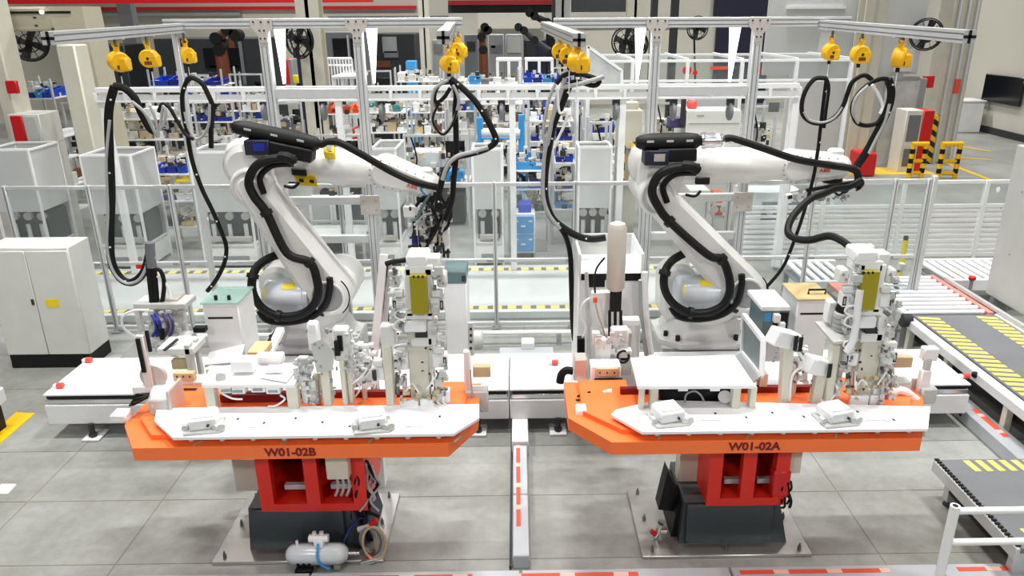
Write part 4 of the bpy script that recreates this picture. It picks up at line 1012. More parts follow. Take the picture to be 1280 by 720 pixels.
# --- right end bracket, left turntable
def endbracket(label, dx, dv, u0):
    t = T('end_clamp', label, 'clamp', gz(590 + dx, 515 + dv, 1.02))
    Y = 4.3
    g = lambda L: [(a + dx, b + dv, c + dx, d + dv, y, k) for a, b, c, d, y, k in L]
    PX('upright', 'white', t, g([(580, 440, 589, 505, Y, 0.05)]), 0.006)
    PX('slotted_strip', 'robot_grey', t, g([(585, 404, 592, 445, Y + 0.03, 0.03)]), 0.003)
    for k in range(4): PX('slot', 'dark', t, g([(587, 410 + 8 * k, 590, 413 + 8 * k, Y + 0.026, 0.006)]), 0)
    PX('pad_block', 'tan', t, g([(591, 459, 613, 472, Y, 0.06)]), 0.004)
    PX('foot', 'robot_grey', t, g([(582, 490, 610, 516, Y - 0.03, 0.1)]), 0.006)
    ob('lead', 'hose_grey', B().tube([at(u + dx, v + dv, Y - 0.04) for u, v in ((588, 462), (589, 480), (592, 500), (600, 510), (604, 514))], 0.006, 6), t)
    return t
endbracket('white end clamp with tan pad at the right end of the left turntable', 0, 0, 0)
S('cable_elbow', 'orangebin', B().tube([at(u, v, 4.42) for u, v in ((575, 484), (570, 492), (573, 503), (580, 512))], 0.03, 8), 'orange elbow shaped guard near the right end of the left turntable', 'guard')

# --- right turntable: flat white cover table and sloping guard
t, P = flat_table('cover_table', 'wide flat white cover table on the right turntable', [(797, 483), (944, 482), (918, 444), (788, 447)], 1.23, [(813, 823, 0.01), (916, 926, 0.01), (938, 946, 0.01), (800, 806, 0.01)], 'plate_white')
ob('lip', 'white', B().loft([[gz(797, 483, 1.232), gz(944, 482, 1.232), gz(944, 480, 1.232), gz(797, 481, 1.232)], [gz(797, 483, 1.24), gz(944, 482, 1.24), gz(944, 480, 1.24), gz(797, 481, 1.24)]]), t)
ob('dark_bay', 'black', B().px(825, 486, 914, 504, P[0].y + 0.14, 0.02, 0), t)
for u in (854, 894): ob('label_plate', 'plate_white', B().px(u - 6, 485, u + 6, 489, P[0].y + 0.01, 0.01, 0), t)
ob('motor', 'robot_grey', B().cyl(at(906, 496, P[0].y + 0.06), at(906, 496, P[0].y + 0.13), 0.04, n=16), t)
ob('air_tube', 'grey', B().tube([at(u, v, P[0].y + 0.08) for u, v in ((856, 503), (858, 493), (868, 489), (876, 494), (880, 502))], 0.006, 6), t)
t = T('sloping_guard', 'grey sloping sheet guard in a white frame beside the flat cover table', 'guard', gz(950, 500, 1.067))
ya, yb = 4.25, 4.95
q = [at(935, 478, ya), at(951, 470, ya), at(926, 396, yb), at(916, 440, yb)]
fr = B()
F = [at(952, 470, 4.22), at(954, 425, 4.3), at(930, 394, 4.95), at(928, 440, 4.95)]
ob('sheet', 'tealgrey', B().loft([[p for p in F], [p + V((0.012, 0, 0)) for p in F]]), t)
for a, b_ in ((0, 1), (1, 2), (2, 3), (3, 0)): ob('frame_bar', 'plate_white', B().bar(F[a], F[b_], 0.03, 0.03), t)
G = [at(936, 481, 4.2), at(952, 470, 4.22), at(928, 440, 4.95), at(917, 445, 4.9)]
ob('lower_sheet', 'grey', B().loft([[p for p in G], [p + V((0, 0, -0.012)) for p in G]]), t)
ob('leg', 'ivory', B().box(F[0].x, F[0].x + 0.05, 4.24, 4.3, 1.067, F[0].z), t)
# --- right turntable posts and clamps
def slanted(label, u, v, top, Yo=0.0):
    p = gz(u, v, 1.067); Y = p.y + Yo
    t = T('clamp_post', label, 'clamp post', p)
    b0, b1 = at(u, v, Y), at(u + top[0], top[1], Y)
    ob('post', 'ivory', B().bar(b0, b1, 0.06, 0.06, (0, 1, 0)), t)
    c = b1
    hd = ob('cylinder_head', 'white', B().obox(c + V((-0.03, 0, 0.03)), (0.075, 0.03, -0.03), (-0.02, 0.05, 0.0), (0.02, 0, 0.05), 0.01), t)
    ob('slot', 'black', B().obox(c + V((0.03, -0.055, 0.02)), (0.012, 0.004, 0), (0, 0.006, 0), (0, 0, 0.045)), hd)
    ob('slot', 'black', B().obox(c + V((0.07, -0.03, 0.0)), (0.012, 0.004, 0), (0, 0.006, 0), (0, 0, 0.045)), hd)
    ob('fittings', 'grey', stuff(B(), c.x - 0.08, c.x + 0.1, Y - 0.03, Y + 0.02, c.z - 0.12, c.z + 0.06, 22, (0.008, 0.022)), t, kind='stuff')
    ob('air_tube', 'white', B().tube([c + V((0.06, -0.03, -0.05)), c + V((0.1, -0.05, -0.12)), c + V((0.04, -0.04, -0.2)), b0 + V((0.02, -0.03, 0.03))], 0.009, 6), t)
slanted('tilted white clamp cylinder on a pale post right of the sloping guard', 980, 503, (4, 428), 0.05)
slanted('tilted white clamp cylinder low on the right turntable, before the wooden lidded bin', 1018, 503, (8, 462), 0.05)
t = T('grey_shelf', 'grey tilted shelf plate on a pale post carrying a black motor', 'shelf', gz(1042, 503, 1.067))
Y = gz(1042, 503, 1.067).y
PX('post', 'ivory', t, [(1036, 432, 1046, 503, Y, 0.06), (1048, 432, 1054, 500, Y + 0.05, 0.05)], 0.005)
Q = [(1019, 405), (1042, 431), (1062, 428), (1044, 404)]
ob('plate', 'robot_grey', B().loft([[at(u, v, Y + y) for (u, v), y in zip(Q, (0.2, -0.03, 0, 0.22))], [at(u, v - 3, Y + y) for (u, v), y in zip(Q, (0.2, -0.03, 0, 0.22))]]), t)
c = at(1055, 393, Y + 0.12)
mo = ob('motor', 'black', B().cyl(c + V((0, 0, 0.02)), c + V((0, 0, 0.1)), 0.055, 0.04, n=18, ch=0.01), t)
ob('motor_base', 'robot_grey', B().cyl(c + V((0, 0, -0.1)), c + V((0, 0, 0.02)), 0.062, n=18, ch=0.008), mo)
for k in range(3): ob('fin', 'grey', B().cyl(c + V((0, 0, -0.08 + 0.03 * k)), c + V((0, 0, -0.07 + 0.03 * k)), 0.067, n=18), mo)
PX('side_block', 'white', t, [(1035, 378, 1045, 404, Y + 0.14, 0.07)], 0.006)
ob('hose', 'white', B().tube([at(u, v, Y - 0.02) for u, v in ((1075, 362), (1072, 385), (1070, 405), (1066, 425), (1058, 440))], 0.022, 8), t)
t2 = endbracket('white end clamp with tan pad at the right end of the right turntable', 528, -12, 0)
t = T('angle_clamp', 'grey angle clamp with white slotted upright at the right tip of right turntable', 'clamp', gz(1160, 505, 1.02))
Y = 4.28
PX('upright', 'white', t, [(1150, 464, 1163, 498, Y, 0.05), (1155, 436, 1174, 452, Y + 0.02, 0.06)], 0.008)
PX('strip', 'robot_grey', t, [(1156, 450, 1164, 470, Y + 0.01, 0.03)], 0.003)
PX('side_block', 'robot_grey', t, [(1152, 486, 1172, 506, Y - 0.03, 0.09)], 0.012)
PX('plate', 'bracket', t, [(1139, 474, 1148, 500, Y + 0.05, 0.02)], 0.002)
S('corrugated_hose', 'white', B().tube([at(u, v, 4.2) for u, v in ((1116, 492), (1122, 488), (1132, 490), (1142, 498), (1148, 503))], 0.028, 10), 'white corrugated hose arching over the right end of the right turntable', 'hose')
t = T('drive_motor', 'white boxed drive motor on the left corner of the right turntable', 'motor', gz(760, 512, 1.0))
Y = 4.33
PX('housing', 'robot_grey', t, [(757, 490, 783, 510, Y, 0.12)], 0.02)
PX('rail_block', 'white', t, [(716, 485, 782, 505, Y + 0.06, 0.12)], 0.006)
PX('dark_joint', 'black', t, [(745, 481, 780, 484, Y + 0.05, 0.1)], 0)
ob('hose', 'white', B().tube([at(u, v, Y - 0.05) for u, v in ((765, 489), (754, 492), (751, 502), (748, 514), (738, 518), (728, 516))], 0.017, 8), t)
PX('end_box', 'white', t, [(720, 513, 734, 527, 4.03, 0.09)], 0.008)
ob('plug', 'black', B().cyl(at(722, 500, Y - 0.1), at(724, 512, Y - 0.16), 0.016), t)
ob('lead', 'rubber', B().tube([at(u, v, Y - 0.06) for u, v in ((718, 502), (724, 495), (732, 493), (738, 490))], 0.01, 6), t)
t = T('locating_block', 'beige locating block with three holes at left end of right turntable', 'block', gz(758, 478, 1.08))
Y = 4.46
b = ob('block', 'tan', B().px(745, 461, 773, 471, Y, 0.05, 0.004), t)
for k in range(3): ob('hole', 'black', B().cyl(at(750 + 9 * k, 466, Y - 0.004), at(750 + 9 * k, 466, Y + 0.01), 0.006, n=8), b)
ob('carrier', 'white', B().px(738, 458, 776, 482, Y + 0.02, 0.12, 0.006), t)
ob('side_box', 'bracket', B().px(718, 450, 734, 480, Y + 0.04, 0.12, 0.006), t)

# ================================================================== STATIONS BETWEEN PLATFORM AND TURNTABLE
# pale welding cylinder on a column, open-topped white machine behind it
t = T('press_station', 'white open topped press machine left of the right turntable', 'machine', at(760, 470, 5.1).xy.to_3d())
Y = 5.2
x0, x1, z0, z1 = rect(722, 345, 802, 440, Y)
ob('body', 'white', B().box(x0, x1, Y, Y + 0.55, 0.41, z1, 0.008), t)
for xx in (x0, x1 - 0.02): ob('side_panel', 'white', B().box(xx, xx + 0.02, Y, Y + 0.55, z1, z1 + 0.17, 0.003), t)
ob('back_panel', 'robot_grey', B().box(x0 + 0.02, x1 - 0.02, Y + 0.53, Y + 0.55, z1, z1 + 0.17, 0.003), t)
ob('black_band', 'black', B().box(x0 + 0.02, x1 - 0.02, Y - 0.004, Y, z1 - 0.03, z1 + 0.02), t)
PX('vent_slot', 'black', t, [(781, 347, 800, 351, Y - 0.006, 0.004), (732, 349, 756, 359, Y - 0.006, 0.004)], 0)
t = T('welding_cylinder', 'tall pale capsule shaped cylinder standing left of the right robot', 'cylinder', at(769, 440, 4.9))
Y = 4.85
a, b_ = at(769, 362, Y), at(769, 277, Y)
hh = (b_ - a).z
ob('capsule', 'translucent_tank', B().lathe(a, (0, 0, 1), [(0, 0), (0, 0.05), (0.02, 0.064), (hh - 0.04, 0.064), (hh - 0.012, 0.05), (hh, 0.02), (hh, 0)], 20), t)
PX('actuator', 'black', t, [(763, 363, 777, 390, Y - 0.02, 0.05)], 0.004)
for u in (762, 769, 776):
    ob('guide_rod', 'black', B().cyl(at(u, 388, Y), at(u, 420, Y), 0.011, n=8), t)
PX('mount', 'white', t, [(739, 366, 764, 408, Y + 0.05, 0.06), (778, 400, 800, 408, Y, 0.08)], 0.005)
ob('column', 'robot_grey', B().px(752, 418, 790, 470, Y + 0.05, 0.12, 0.008), t)
ob('red_fitting', 'orangebin', B().cyl(at(744, 372, Y - 0.02), at(744, 378, Y - 0.02), 0.014, n=8), t)
ob('air_tube', 'tan', B().tube([at(u, v, Y - 0.03) for u, v in ((744, 378), (748, 395), (754, 412), (756, 422))], 0.006, 6), t)
ob('air_tube', 'white', B().tube([at(u, v, Y - 0.03) for u, v in ((738, 372), (728, 380), (726, 395), (732, 410), (728, 422))], 0.007, 6), t)
ob('air_tube', 'black', B().tube([at(u, v, Y - 0.03) for u, v in ((756, 322), (746, 335), (743, 350), (744, 366))], 0.007, 6), t)
t = T('gripper_tool', 'white gripper tooling on a carriage at the left end of the right turntable', 'gripper', at(758, 458, 4.7))
Y = 4.62
PX('jaw', 'robot_white', t, [(744, 424, 758, 452, Y, 0.06), (764, 412, 786, 440, Y + 0.03, 0.08)], 0.01)
PX('finger', 'robot_white', t, [(740, 416, 750, 432, Y + 0.02, 0.05), (756, 430, 764, 456, Y, 0.05), (772, 438, 790, 448, Y, 0.06)], 0.006)
PX('dark_motor', 'black', t, [(773, 442, 786, 452, Y + 0.01, 0.07)], 0.01)
ob('coil', 'black', B().torus(at(779, 446, Y - 0.01), (0.2, -1, 0.3), 0.04, 0.008), t)
ob('fittings', 'alu', stuff(B(), at(742, 430, Y).x, at(790, 430, Y).x, Y - 0.02, Y + 0.04, at(760, 456, Y).z, at(760, 415, Y).z, 30, (0.01, 0.035)), t, kind='stuff')
t = T('energy_chain', 'black cable carrier standing upright at the left of the press machine', 'cable carrier', at(727, 445, 4.9))
b = B()
for k in range(9): PX('link', 'rubber', t, [(722, 424 + 2.6 * k, 731, 426 + 2.6 * k, 4.88, 0.06)], 0)
ob('rail', 'alu', B().cyl(at(737, 455, 4.85), at(733, 340, 4.95), 0.014, n=8), t)
ob('hose', 'rubber', B().tube([at(u, v, 5.0) for u, v in ((700, 478), (702, 468), (708, 463), (716, 464))], 0.03, 8), t)
# two clear hoses right of the press machine
t = T('supply_hose', 'pair of white supply hoses running down right of the press machine', 'hose', at(812, 442, 5.0))
ob('hose', 'white', B().tube([at(u, v, 5.1) for u, v in ((806, 340), (807, 380), (810, 415), (814, 442))], 0.022, 8), t)
ob('hose_line', 'hose_grey', B().tube([at(u, v, 5.12) for u, v in ((801, 350), (802, 385), (806, 420), (808, 444))], 0.018, 8), t)

# --- suspended gripper at the left (hose ends in a tool)
t = T('suspended_tool', 'hanging welding tool with blue and purple cables at the left end', 'tool', at(195, 440, 5.2))
Y = 5.2
PX('tool_plate', 'robot_grey', t, [(166, 380, 232, 387, Y, 0.2)], 0.006)
PX('upper_plate', 'bracket', t, [(196, 374, 222, 381, Y + 0.05, 0.14)], 0.006)
ob('motor_can', 'robot_grey', B().cyl(at(208, 420, Y + 0.1), at(208, 390, Y + 0.1), 0.12, n=20, ch=0.02), t)
for (u0, u1, m, k) in ((189, 195, 'royal', 0), (194, 200, 'royal', 1), (204, 210, 'purple', 2), (211, 216, 'purple', 3)):
    ob('cable', m, B().tube([at(u0, 392, Y - 0.03), at((u0 + u1) / 2 + 2, 402, Y - 0.07), at(u1, 412, Y - 0.04), at(u1 - 4, 420, Y - 0.02)], 0.011, 8), t)
ob('dark_head', 'black', B().cyl(at(200, 406, Y - 0.03), at(203, 424, Y - 0.03), 0.03, 0.016), t)
for (L, m, r) in (([(187, 312), (186, 330), (188, 350), (190, 370), (191, 384)], 'rubber', 0.024), ([(188, 318), (192, 336), (194, 356), (196, 380)], 'rubber', 0.022), ([(190, 338), (200, 338), (205, 352), (204, 370), (202, 380)], 'rubber', 0.016), ([(190, 345), (202, 348), (210, 360), (214, 374)], 'white', 0.009), ([(193, 320), (192, 345), (197, 372)], 'hose_grey', 0.012)):
    ob('dress_hose', m, B().tube([at(u, v, Y + 0.05) for u, v in L], r, 8), t)
ob('sleeve', 'midgrey', B().tube([at(187, 303, Y + 0.05), at(188, 318, Y + 0.05), at(190, 334, Y + 0.05)], 0.035, 10), t)
PX('leg', 'robot_white', t, [(172, 387, 178, 440, Y + 0.1, 0.05), (226, 384, 233, 440, Y + 0.1, 0.05)], 0.004)
PX('arm', 'robot_white', t, [(206, 420, 240, 430, Y - 0.02, 0.1)], 0.006)
PX('dark_clamp', 'black', t, [(241, 410, 256, 416, Y, 0.06)], 0.003)
ob('white_tube', 'white', B().tube([at(u, v, Y - 0.05) for u, v in ((186, 388), (168, 388), (153, 396), (155, 410), (170, 422))], 0.01, 6), t)
ob('fittings', 'alu', stuff(B(), at(185, 430, Y).x, at(235, 430, Y).x, Y - 0.05, Y + 0.05, at(210, 445, Y).z, at(210, 380, Y).z, 40, (0.012, 0.04)), t, kind='stuff')
t = T('fixture_stand', 'white bracketed fixture stand below the hanging tool at left', 'stand', at(230, 480, 4.8))
Y = 4.8
PX('leg', 'robot_grey', t, [(233, 432, 240, 478, Y, 0.06), (244, 425, 249, 470, Y + 0.1, 0.05)], 0.004)
PX('shelf', 'robot_white', t, [(196, 436, 242, 444, Y, 0.22)], 0.005)
PX('pad', 'tan', t, [(214, 450, 234, 462, Y + 0.06, 0.05)], 0.006)
ob('slide', 'dark', B().bar(at(205, 438, Y - 0.02), at(222, 424, Y + 0.1), 0.02, 0.01), t)
ob('angle_plate', 'robot_white', B().loft([[at(u, v, Y + 0.4) for u, v in ((150, 448), (176, 420), (182, 446))], [at(u, v, Y + 0.43) for u, v in ((150, 448), (176, 420), (182, 446))]]), t)

# --- parts bins with lids
def lidded(label, q, Y, lidm, d):
    u0, v0, u1, v1 = q
    t = T('parts_bin', label, 'bin', at((u0 + u1) / 2, v1, Y))
    x0, x1, z0, z1 = rect(u0, v0, u1, v1, Y)
    ob('body', 'white', B().box(x0, x1, Y, Y + d, z0, z1, 0.008), t)
    ob('drawer_gap', 'black', B().box(x0 + 0.03, x1 - 0.05, Y - 0.003, Y + 0.002, z1 - 0.12, z1 - 0.105), t)
    L = ob('lid', lidm, B().box(x0 - 0.01, x1 + 0.01, Y - 0.015, Y + d + 0.01, z1, z1 + 0.015, 0.003), t)
    if lidm == 'wood':
        ob('handle', 'black', B().tube([V((x0 + 0.11, Y + 0.09, z1 + 0.015)), V((x0 + 0.11, Y + 0.09, z1 + 0.05)), V((x0 + 0.24, Y + 0.09, z1 + 0.05)), V((x0 + 0.24, Y + 0.09, z1 + 0.015))], 0.009, 6, 1), L)
    else:
        for k in (0.09, 0.19): ob('knob', 'black', B().cyl(V((x0 + k, Y + 0.05, z1 + 0.015)), V((x0 + k, Y + 0.05, z1 + 0.05)), 0.014, n=8), L)
    return t
lidded('tall white parts bin with green glass lid left of the left robot', (258, 380, 302, 450), 5.3, 'green_glass', 0.34)
S('curved_scoop', 'plate_white', B().loft([[at(u, v, 5.25 - y) for u, v, y in ((262, 440, 0), (306, 430, 0), (300, 452, 0.1), (256, 456, 0.1))], [at(u, v, 5.27 - y) for u, v, y in ((262, 443, 0), (306, 433, 0), (300, 455, 0.1), (256, 459, 0.1))]]), 'shiny white chute at the foot of the glass lidded bin', 'chute')
lidded('tall white parts bin with wooden lid and black handle at right', (993, 375, 1034, 448), 5.3, 'wood', 0.34)
t = T('terminal_box', 'grey green terminal box with small screen right of the right robot', 'terminal', at(965, 430, 5.2))
Y = 5.2
PX('case', 'tealgrey', t, [(953, 388, 986, 428, Y, 0.34)], 0.01)
PX('top_cover', 'white', t, [(952, 383, 988, 389, Y - 0.01, 0.37)], 0.006)
PX('screen', 'sky', t, [(956, 392, 964, 402, Y - 0.005, 0.006)], 0)
PX('port_block', 'black', t, [(966, 391, 984, 426, Y - 0.006, 0.008)], 0.002)
PX('plug', 'white', t, [(968, 394, 976, 404, Y - 0.05, 0.05), (974, 404, 982, 412, Y - 0.04, 0.04), (968, 410, 974, 418, Y - 0.04, 0.04)], 0.004)
S('terminal_post', 'white', B().px(958, 428, 976, 452, 5.3, 0.15, 0.004), 'white post carrying the grey green terminal box', 'post')
S('parts_crate', 'wood', B().px(309, 440, 330, 450, 5.0, 0.2, 0.006), 'small pale wooden crate at the foot of the left robot', 'crate')
t = T('angle_rail', 'white angled rail with dark groove beside the left robot foot', 'rail', at(340, 450, 5.2))
ob('rail', 'white', B().bar(at(330, 455, 5.1), at(351, 412, 5.6), 0.06, 0.04), t)
ob('groove', 'black', B().bar(at(326, 442, 5.15), at(345, 414, 5.6), 0.03, 0.012), t)

# --- grippers carried by the robots' wrists
t = T('robot_gripper', 'dense welding gripper with black and blue cables under the left robot wrist', 'gripper', at(535, 318, 6.4))
Y = 6.42
PX('mount_plate', 'robot_white', t, [(504, 258, 528, 272, Y, 0.16)], 0.008)
PX('frame', 'robot_white', t, [(524, 276, 540, 306, Y + 0.02, 0.1), (552, 286, 562, 310, Y, 0.06)], 0.006)
PX('cylinder', 'royal', t, [(515, 296, 522, 318, Y, 0.05)], 0.006)
PX('slide', 'black', t, [(516, 276, 519, 298, Y + 0.02, 0.04), (523, 284, 526, 316, Y + 0.03, 0.04), (543, 296, 548, 318, Y, 0.05), (553, 304, 556, 322, Y, 0.04), (558, 304, 561, 322, Y, 0.04)], 0.002)
PX('tan_rod', 'tan', t, [(541, 276, 545, 304, Y - 0.01, 0.03), (548, 278, 551, 306, Y - 0.01, 0.03)], 0.002)
for k, L in enumerate([[(520, 258), (530, 246), (545, 250), (552, 270), (540, 290), (534, 308)], [(546, 234), (552, 248), (560, 262), (560, 282), (548, 292)], [(530, 250), (544, 262), (556, 258), (562, 246)], [(538, 242), (528, 258), (522, 272), (514, 276)], [(544, 240), (540, 260), (548, 280), (538, 300), (530, 314)], [(535, 255), (550, 265), (562, 275), (564, 262)]]):
    ob('cable', ('rubber', 'rubber', 'rubber', 'tealgrey', 'rubber', 'black')[k], B().tube([at(u, v, Y - 0.06 - 0.01 * k) for u, v in L], 0.014, 6), t)
for k, L in enumerate([[(520, 282), (528, 270), (540, 266)], [(532, 244), (526, 236), (536, 232)], [(548, 262), (556, 274), (552, 290)]]):
    ob('cable', 'sky' if k == 1 else 'hose_grey', B().tube([at(u, v, Y - 0.1) for u, v in L], 0.01, 6), t)
x0, x1, z0, z1 = rect(512, 255, 562, 318, Y)
ob('fittings', 'robot_white', stuff(B(), x0, x1, Y - 0.06, Y + 0.06, z0, z1, 60, (0.015, 0.05)), t, kind='stuff')
ob('fittings', 'dark', stuff(B(), x0, x1, Y - 0.08, Y + 0.04, z0, z1, 95, (0.012, 0.045)), t, kind='stuff')
t = T('robot_gripper', 'long flat gripper under the right robot wrist with looped black hose', 'gripper', at(1030, 250, 6.4))
Y = 6.45
ob('arm', 'robot_grey', B().bar(at(984, 246, Y), at(1060, 232, Y), 0.09, 0.05), t)
ob('end_cap', 'white', B().cyl(at(982, 248, Y - 0.04), at(990, 247, Y - 0.04), 0.045, ch=0.01), t)
ob('dark_rail', 'black', B().bar(at(1008, 238, Y - 0.05), at(1076, 226, Y - 0.05), 0.03, 0.025), t)
ob('dark_knob', 'black', B().ball(at(1073, 229, Y - 0.06), 0.05), t)
ob('sensor', 'black', B().cyl(at(985, 247, Y - 0.09), at(990, 246, Y - 0.09), 0.016), t)
for k, L in enumerate([[(1075, 226), (1060, 234), (1044, 236), (1030, 242), (1014, 248), (998, 262), (988, 276), (985, 290), (994, 298), (1012, 300), (1036, 295), (1052, 301), (1066, 312), (1074, 322), (1078, 332)]]):
    ob('looped_hose', 'rubber', B().tube([at(u, v, 6.0 - 0.09 * i) for i, (u, v) in enumerate(L)], 0.028, 8), t)
    ob('looped_hose', 'hose_grey', B().tube([at(u + 2, v - 1, 5.96 - 0.09 * i) for i, (u, v) in enumerate(L[3:])], 0.013, 8), t)
for L in ([(1062, 232), (1058, 240), (1050, 238)], [(1070, 228), (1076, 234), (1070, 238)], [(1040, 236), (1048, 244), (1056, 238)]):
    ob('cable', 'rubber', B().tube([at(u, v, Y - 0.1) for u, v in L], 0.01, 6), t)
ob('fittings', 'grey', stuff(B(), at(990, 240, Y).x, at(1060, 240, Y).x, Y - 0.06, Y, at(1020, 250, Y).z, at(1020, 236, Y).z, 40, (0.012, 0.035)), t, kind='stuff')
# --- cable from the tower tops
ob('cable', 'rubber', B().tube([at(u, v, 4.2) for u, v in ((482, 330), (492, 327), (502, 326), (512, 324), (520, 327))], 0.016, 8), tw)
S('cable_drop', 'rubber', B().tube([at(u, v, 4.75) for u, v in ((482, 330), (480, 350), (482, 380), (484, 402), (494, 420))], 0.02, 8), 'black cable falling behind the left clamp tower', 'cable')

# ---- more tooling between the posts of the left turntable
t = T('gripper_post', 'short white gripper post with side plates right of the low fixture table', 'gripper post', gz(383, 507, 1.067))
Y = gz(383, 507, 1.067).y + 0.02
PX('post', 'white', t, [(376, 470, 384, 506, Y, 0.06), (364, 476, 372, 500, Y + 0.08, 0.05)], 0.005)
PX('side_plate', 'robot_grey', t, [(372, 448, 386, 474, Y + 0.03, 0.05)], 0.006)
PX('slot', 'dark', t, [(369, 480, 373, 492, Y - 0.01, 0.02)], 0)
ob('fittings', 'alu', stuff(B(), at(366, 470, Y).x, at(390, 470, Y).x, Y - 0.02, Y + 0.03, at(380, 504, Y).z, at(380, 450, Y).z, 40, (0.01, 0.04)), t, kind='stuff')
t = T('gripper_post', 'glassy white gripper cluster behind the slot sensor post, left turntable', 'gripper post', gz(455, 500, 1.0))
Y = 4.2
PX('post', 'ivory', t, [(452, 470, 457, 503, Y, 0.05)], 0.004)
PX('plate', 'robot_grey', t, [(444, 440, 462, 470, Y + 0.02, 0.03), (436, 452, 448, 462, Y + 0.03, 0.05)], 0.006)
ob('fittings', 'white', stuff(B(), at(438, 460, Y).x, at(470, 460, Y).x, Y - 0.03, Y + 0.03, at(452, 482, Y).z, at(452, 428, Y).z, 55, (0.012, 0.045)), t, kind='stuff')
ob('fittings', 'alu_dark', stuff(B(), at(438, 460, Y).x, at(470, 460, Y).x, Y - 0.035, Y, at(452, 482, Y).z, at(452, 432, Y).z, 18, (0.006, 0.02)), t, kind='stuff')
for L in ([(446, 478), (458, 470), (466, 458)], [(440, 470), (450, 484), (444, 496)], [(462, 462), (470, 472), (468, 486)]):
    ob('air_tube', 'white', B().tube([at(u, v, Y - 0.05) for u, v in L], 0.006, 6), t)
t = T('valve_island', 'small white valve block with tubes at the foot of the left clamp tower', 'valve block', gz(548, 505, 1.067))
Y = gz(548, 505, 1.067).y + 0.01
PX('block', 'white', t, [(540, 490, 562, 505, Y, 0.07)], 0.005)
for k in range(4): PX('valve', 'grey', t, [(541 + 5 * k, 486, 545 + 5 * k, 491, Y + 0.02, 0.03)], 0.002)
for k in range(3): ob('air_tube', 'white', B().tube([at(542 + 6 * k, 497, Y - 0.005), at(540 + 7 * k, 503, Y - 0.03), at(546 + 7 * k, 507, Y - 0.02)], 0.005, 6), t)
# ---- right turntable
t = T('gripper_post', 'white gripper cluster between the tilted clamp cylinders, right turntable', 'gripper post', gz(1000, 500, 1.0))
Y = 4.2
PX('post', 'ivory', t, [(990, 462, 996, 503, Y, 0.05)], 0.004)
PX('plate', 'robot_grey', t, [(988, 442, 1004, 466, Y + 0.02, 0.04)], 0.008)
ob('fittings', 'white', stuff(B(), at(984, 460, Y).x, at(1008, 460, Y).x, Y - 0.03, Y + 0.03, at(995, 478, Y).z, at(995, 436, Y).z, 40, (0.012, 0.04)), t, kind='stuff')
ob('fittings', 'alu_dark', stuff(B(), at(984, 460, Y).x, at(1008, 460, Y).x, Y - 0.035, Y, at(995, 478, Y).z, at(995, 438, Y).z, 14, (0.006, 0.02)), t, kind='stuff')
t = T('valve_island', 'small white valve block with tubes right of the right clamp tower foot', 'valve block', gz(1103, 502, 1.067))
Y = gz(1103, 502, 1.067).y + 0.01
PX('block', 'white', t, [(1092, 485, 1112, 497, Y, 0.07)], 0.005)
PX('valve', 'salmon', t, [(1100, 495, 1112, 500, Y - 0.02, 0.04)], 0.003)
ob('fittings', 'bracket', stuff(B(), at(1094, 490, Y).x, at(1118, 490, Y).x, Y - 0.04, Y, at(1105, 503, Y).z, at(1105, 470, Y).z, 26, (0.01, 0.03)), t, kind='stuff')
t = T('tool_locker', 'white tool locker with teal top slot behind the left clamp tower', 'locker', at(570, 432, 6.75).xy.to_3d())
x0, x1, z0, z1 = rect(556, 340, 584, 430, 6.75)
ob('body', 'white', B().box(x0, x1, 6.75, 7.1, 0, z1 - 0.12, 0.008), t)
ob('top_unit', 'tealgrey', B().box(x0, x1, 6.75, 7.1, z1 - 0.12, z1, 0.008), t)
ob('handle', 'dark', B().px(577, 345, 582, 352, 6.74, 0.012, 0), t)

# ================================================================== RIGHT SIDE: CONVEYORS
def roller(b, p, q, r=0.03): return b.cyl(p, q, r, n=10)
t = T('roller_conveyor', 'roller conveyor with bright rollers leading to the striped belt at right', 'conveyor', (4.45, 7.7, 0))
for xx in (3.98, 4.84):
    ob('side_frame', 'white' if xx < 4.2 else 'pink', B().box(xx - 0.03, xx + 0.03, 7.06, 8.25, 0.3, 0.41, 0.004), t)
ob('roller_gap_shade', 'midgrey', B().box(4.02, 4.8, 7.08, 8.22, 0.29, 0.31), t)  # grey sheet added to darken the gaps between the rollers
for k in range(10):
    y = 7.13 + k * 0.118
    ob('roller', 'plate_white', B().cyl((4.02, y, 0.39), (4.8, y, 0.39), 0.026, n=12), t)
for xx in (4.0, 4.82):
    for yy in (7.15, 8.15): ob('leg', 'grey', B().box(xx - 0.03, xx + 0.03, yy - 0.03, yy + 0.03, 0, 0.3), t)
for (xa, xb, lab) in ((3.3, 3.95, 'short cross roller conveyor seen through the fence at right'), (4.95, 6.6, 'cross roller conveyor running behind the grey upright panel')):
    t = T('roller_conveyor', lab, 'conveyor', ((xa + xb) / 2, 8.5, 0))
    for yy in (8.08, 8.84): ob('side_frame', 'white', B().box(xa, xb, yy - 0.03, yy + 0.03, 0.28, 0.41, 0.004), t)
    n = int((xb - xa) / 0.115)
    ob('roller_gap_shade', 'midgrey', B().box(xa, xb, 8.11, 8.81, 0.28, 0.3), t)  # same darkening sheet under the cross rollers, stands in for shade
    for k in range(n): ob('roller', 'white', B().cyl((xa + 0.06 + k * 0.115, 8.11, 0.385), (xa + 0.06 + k * 0.115, 8.81, 0.385), 0.03, n=10), t)
    for xx in (xa + 0.05, xb - 0.05):
        for yy in (8.08, 8.84): ob('leg', 'grey', B().box(xx - 0.03, xx + 0.03, yy - 0.03, yy + 0.03, 0, 0.28), t)
S('transfer_plate', 'pink', B().box(3.55, 4.0, 7.75, 8.05, 0.36, 0.4, 0.004), 'pinkish transfer plate between fence and cross roller conveyor', 'plate')
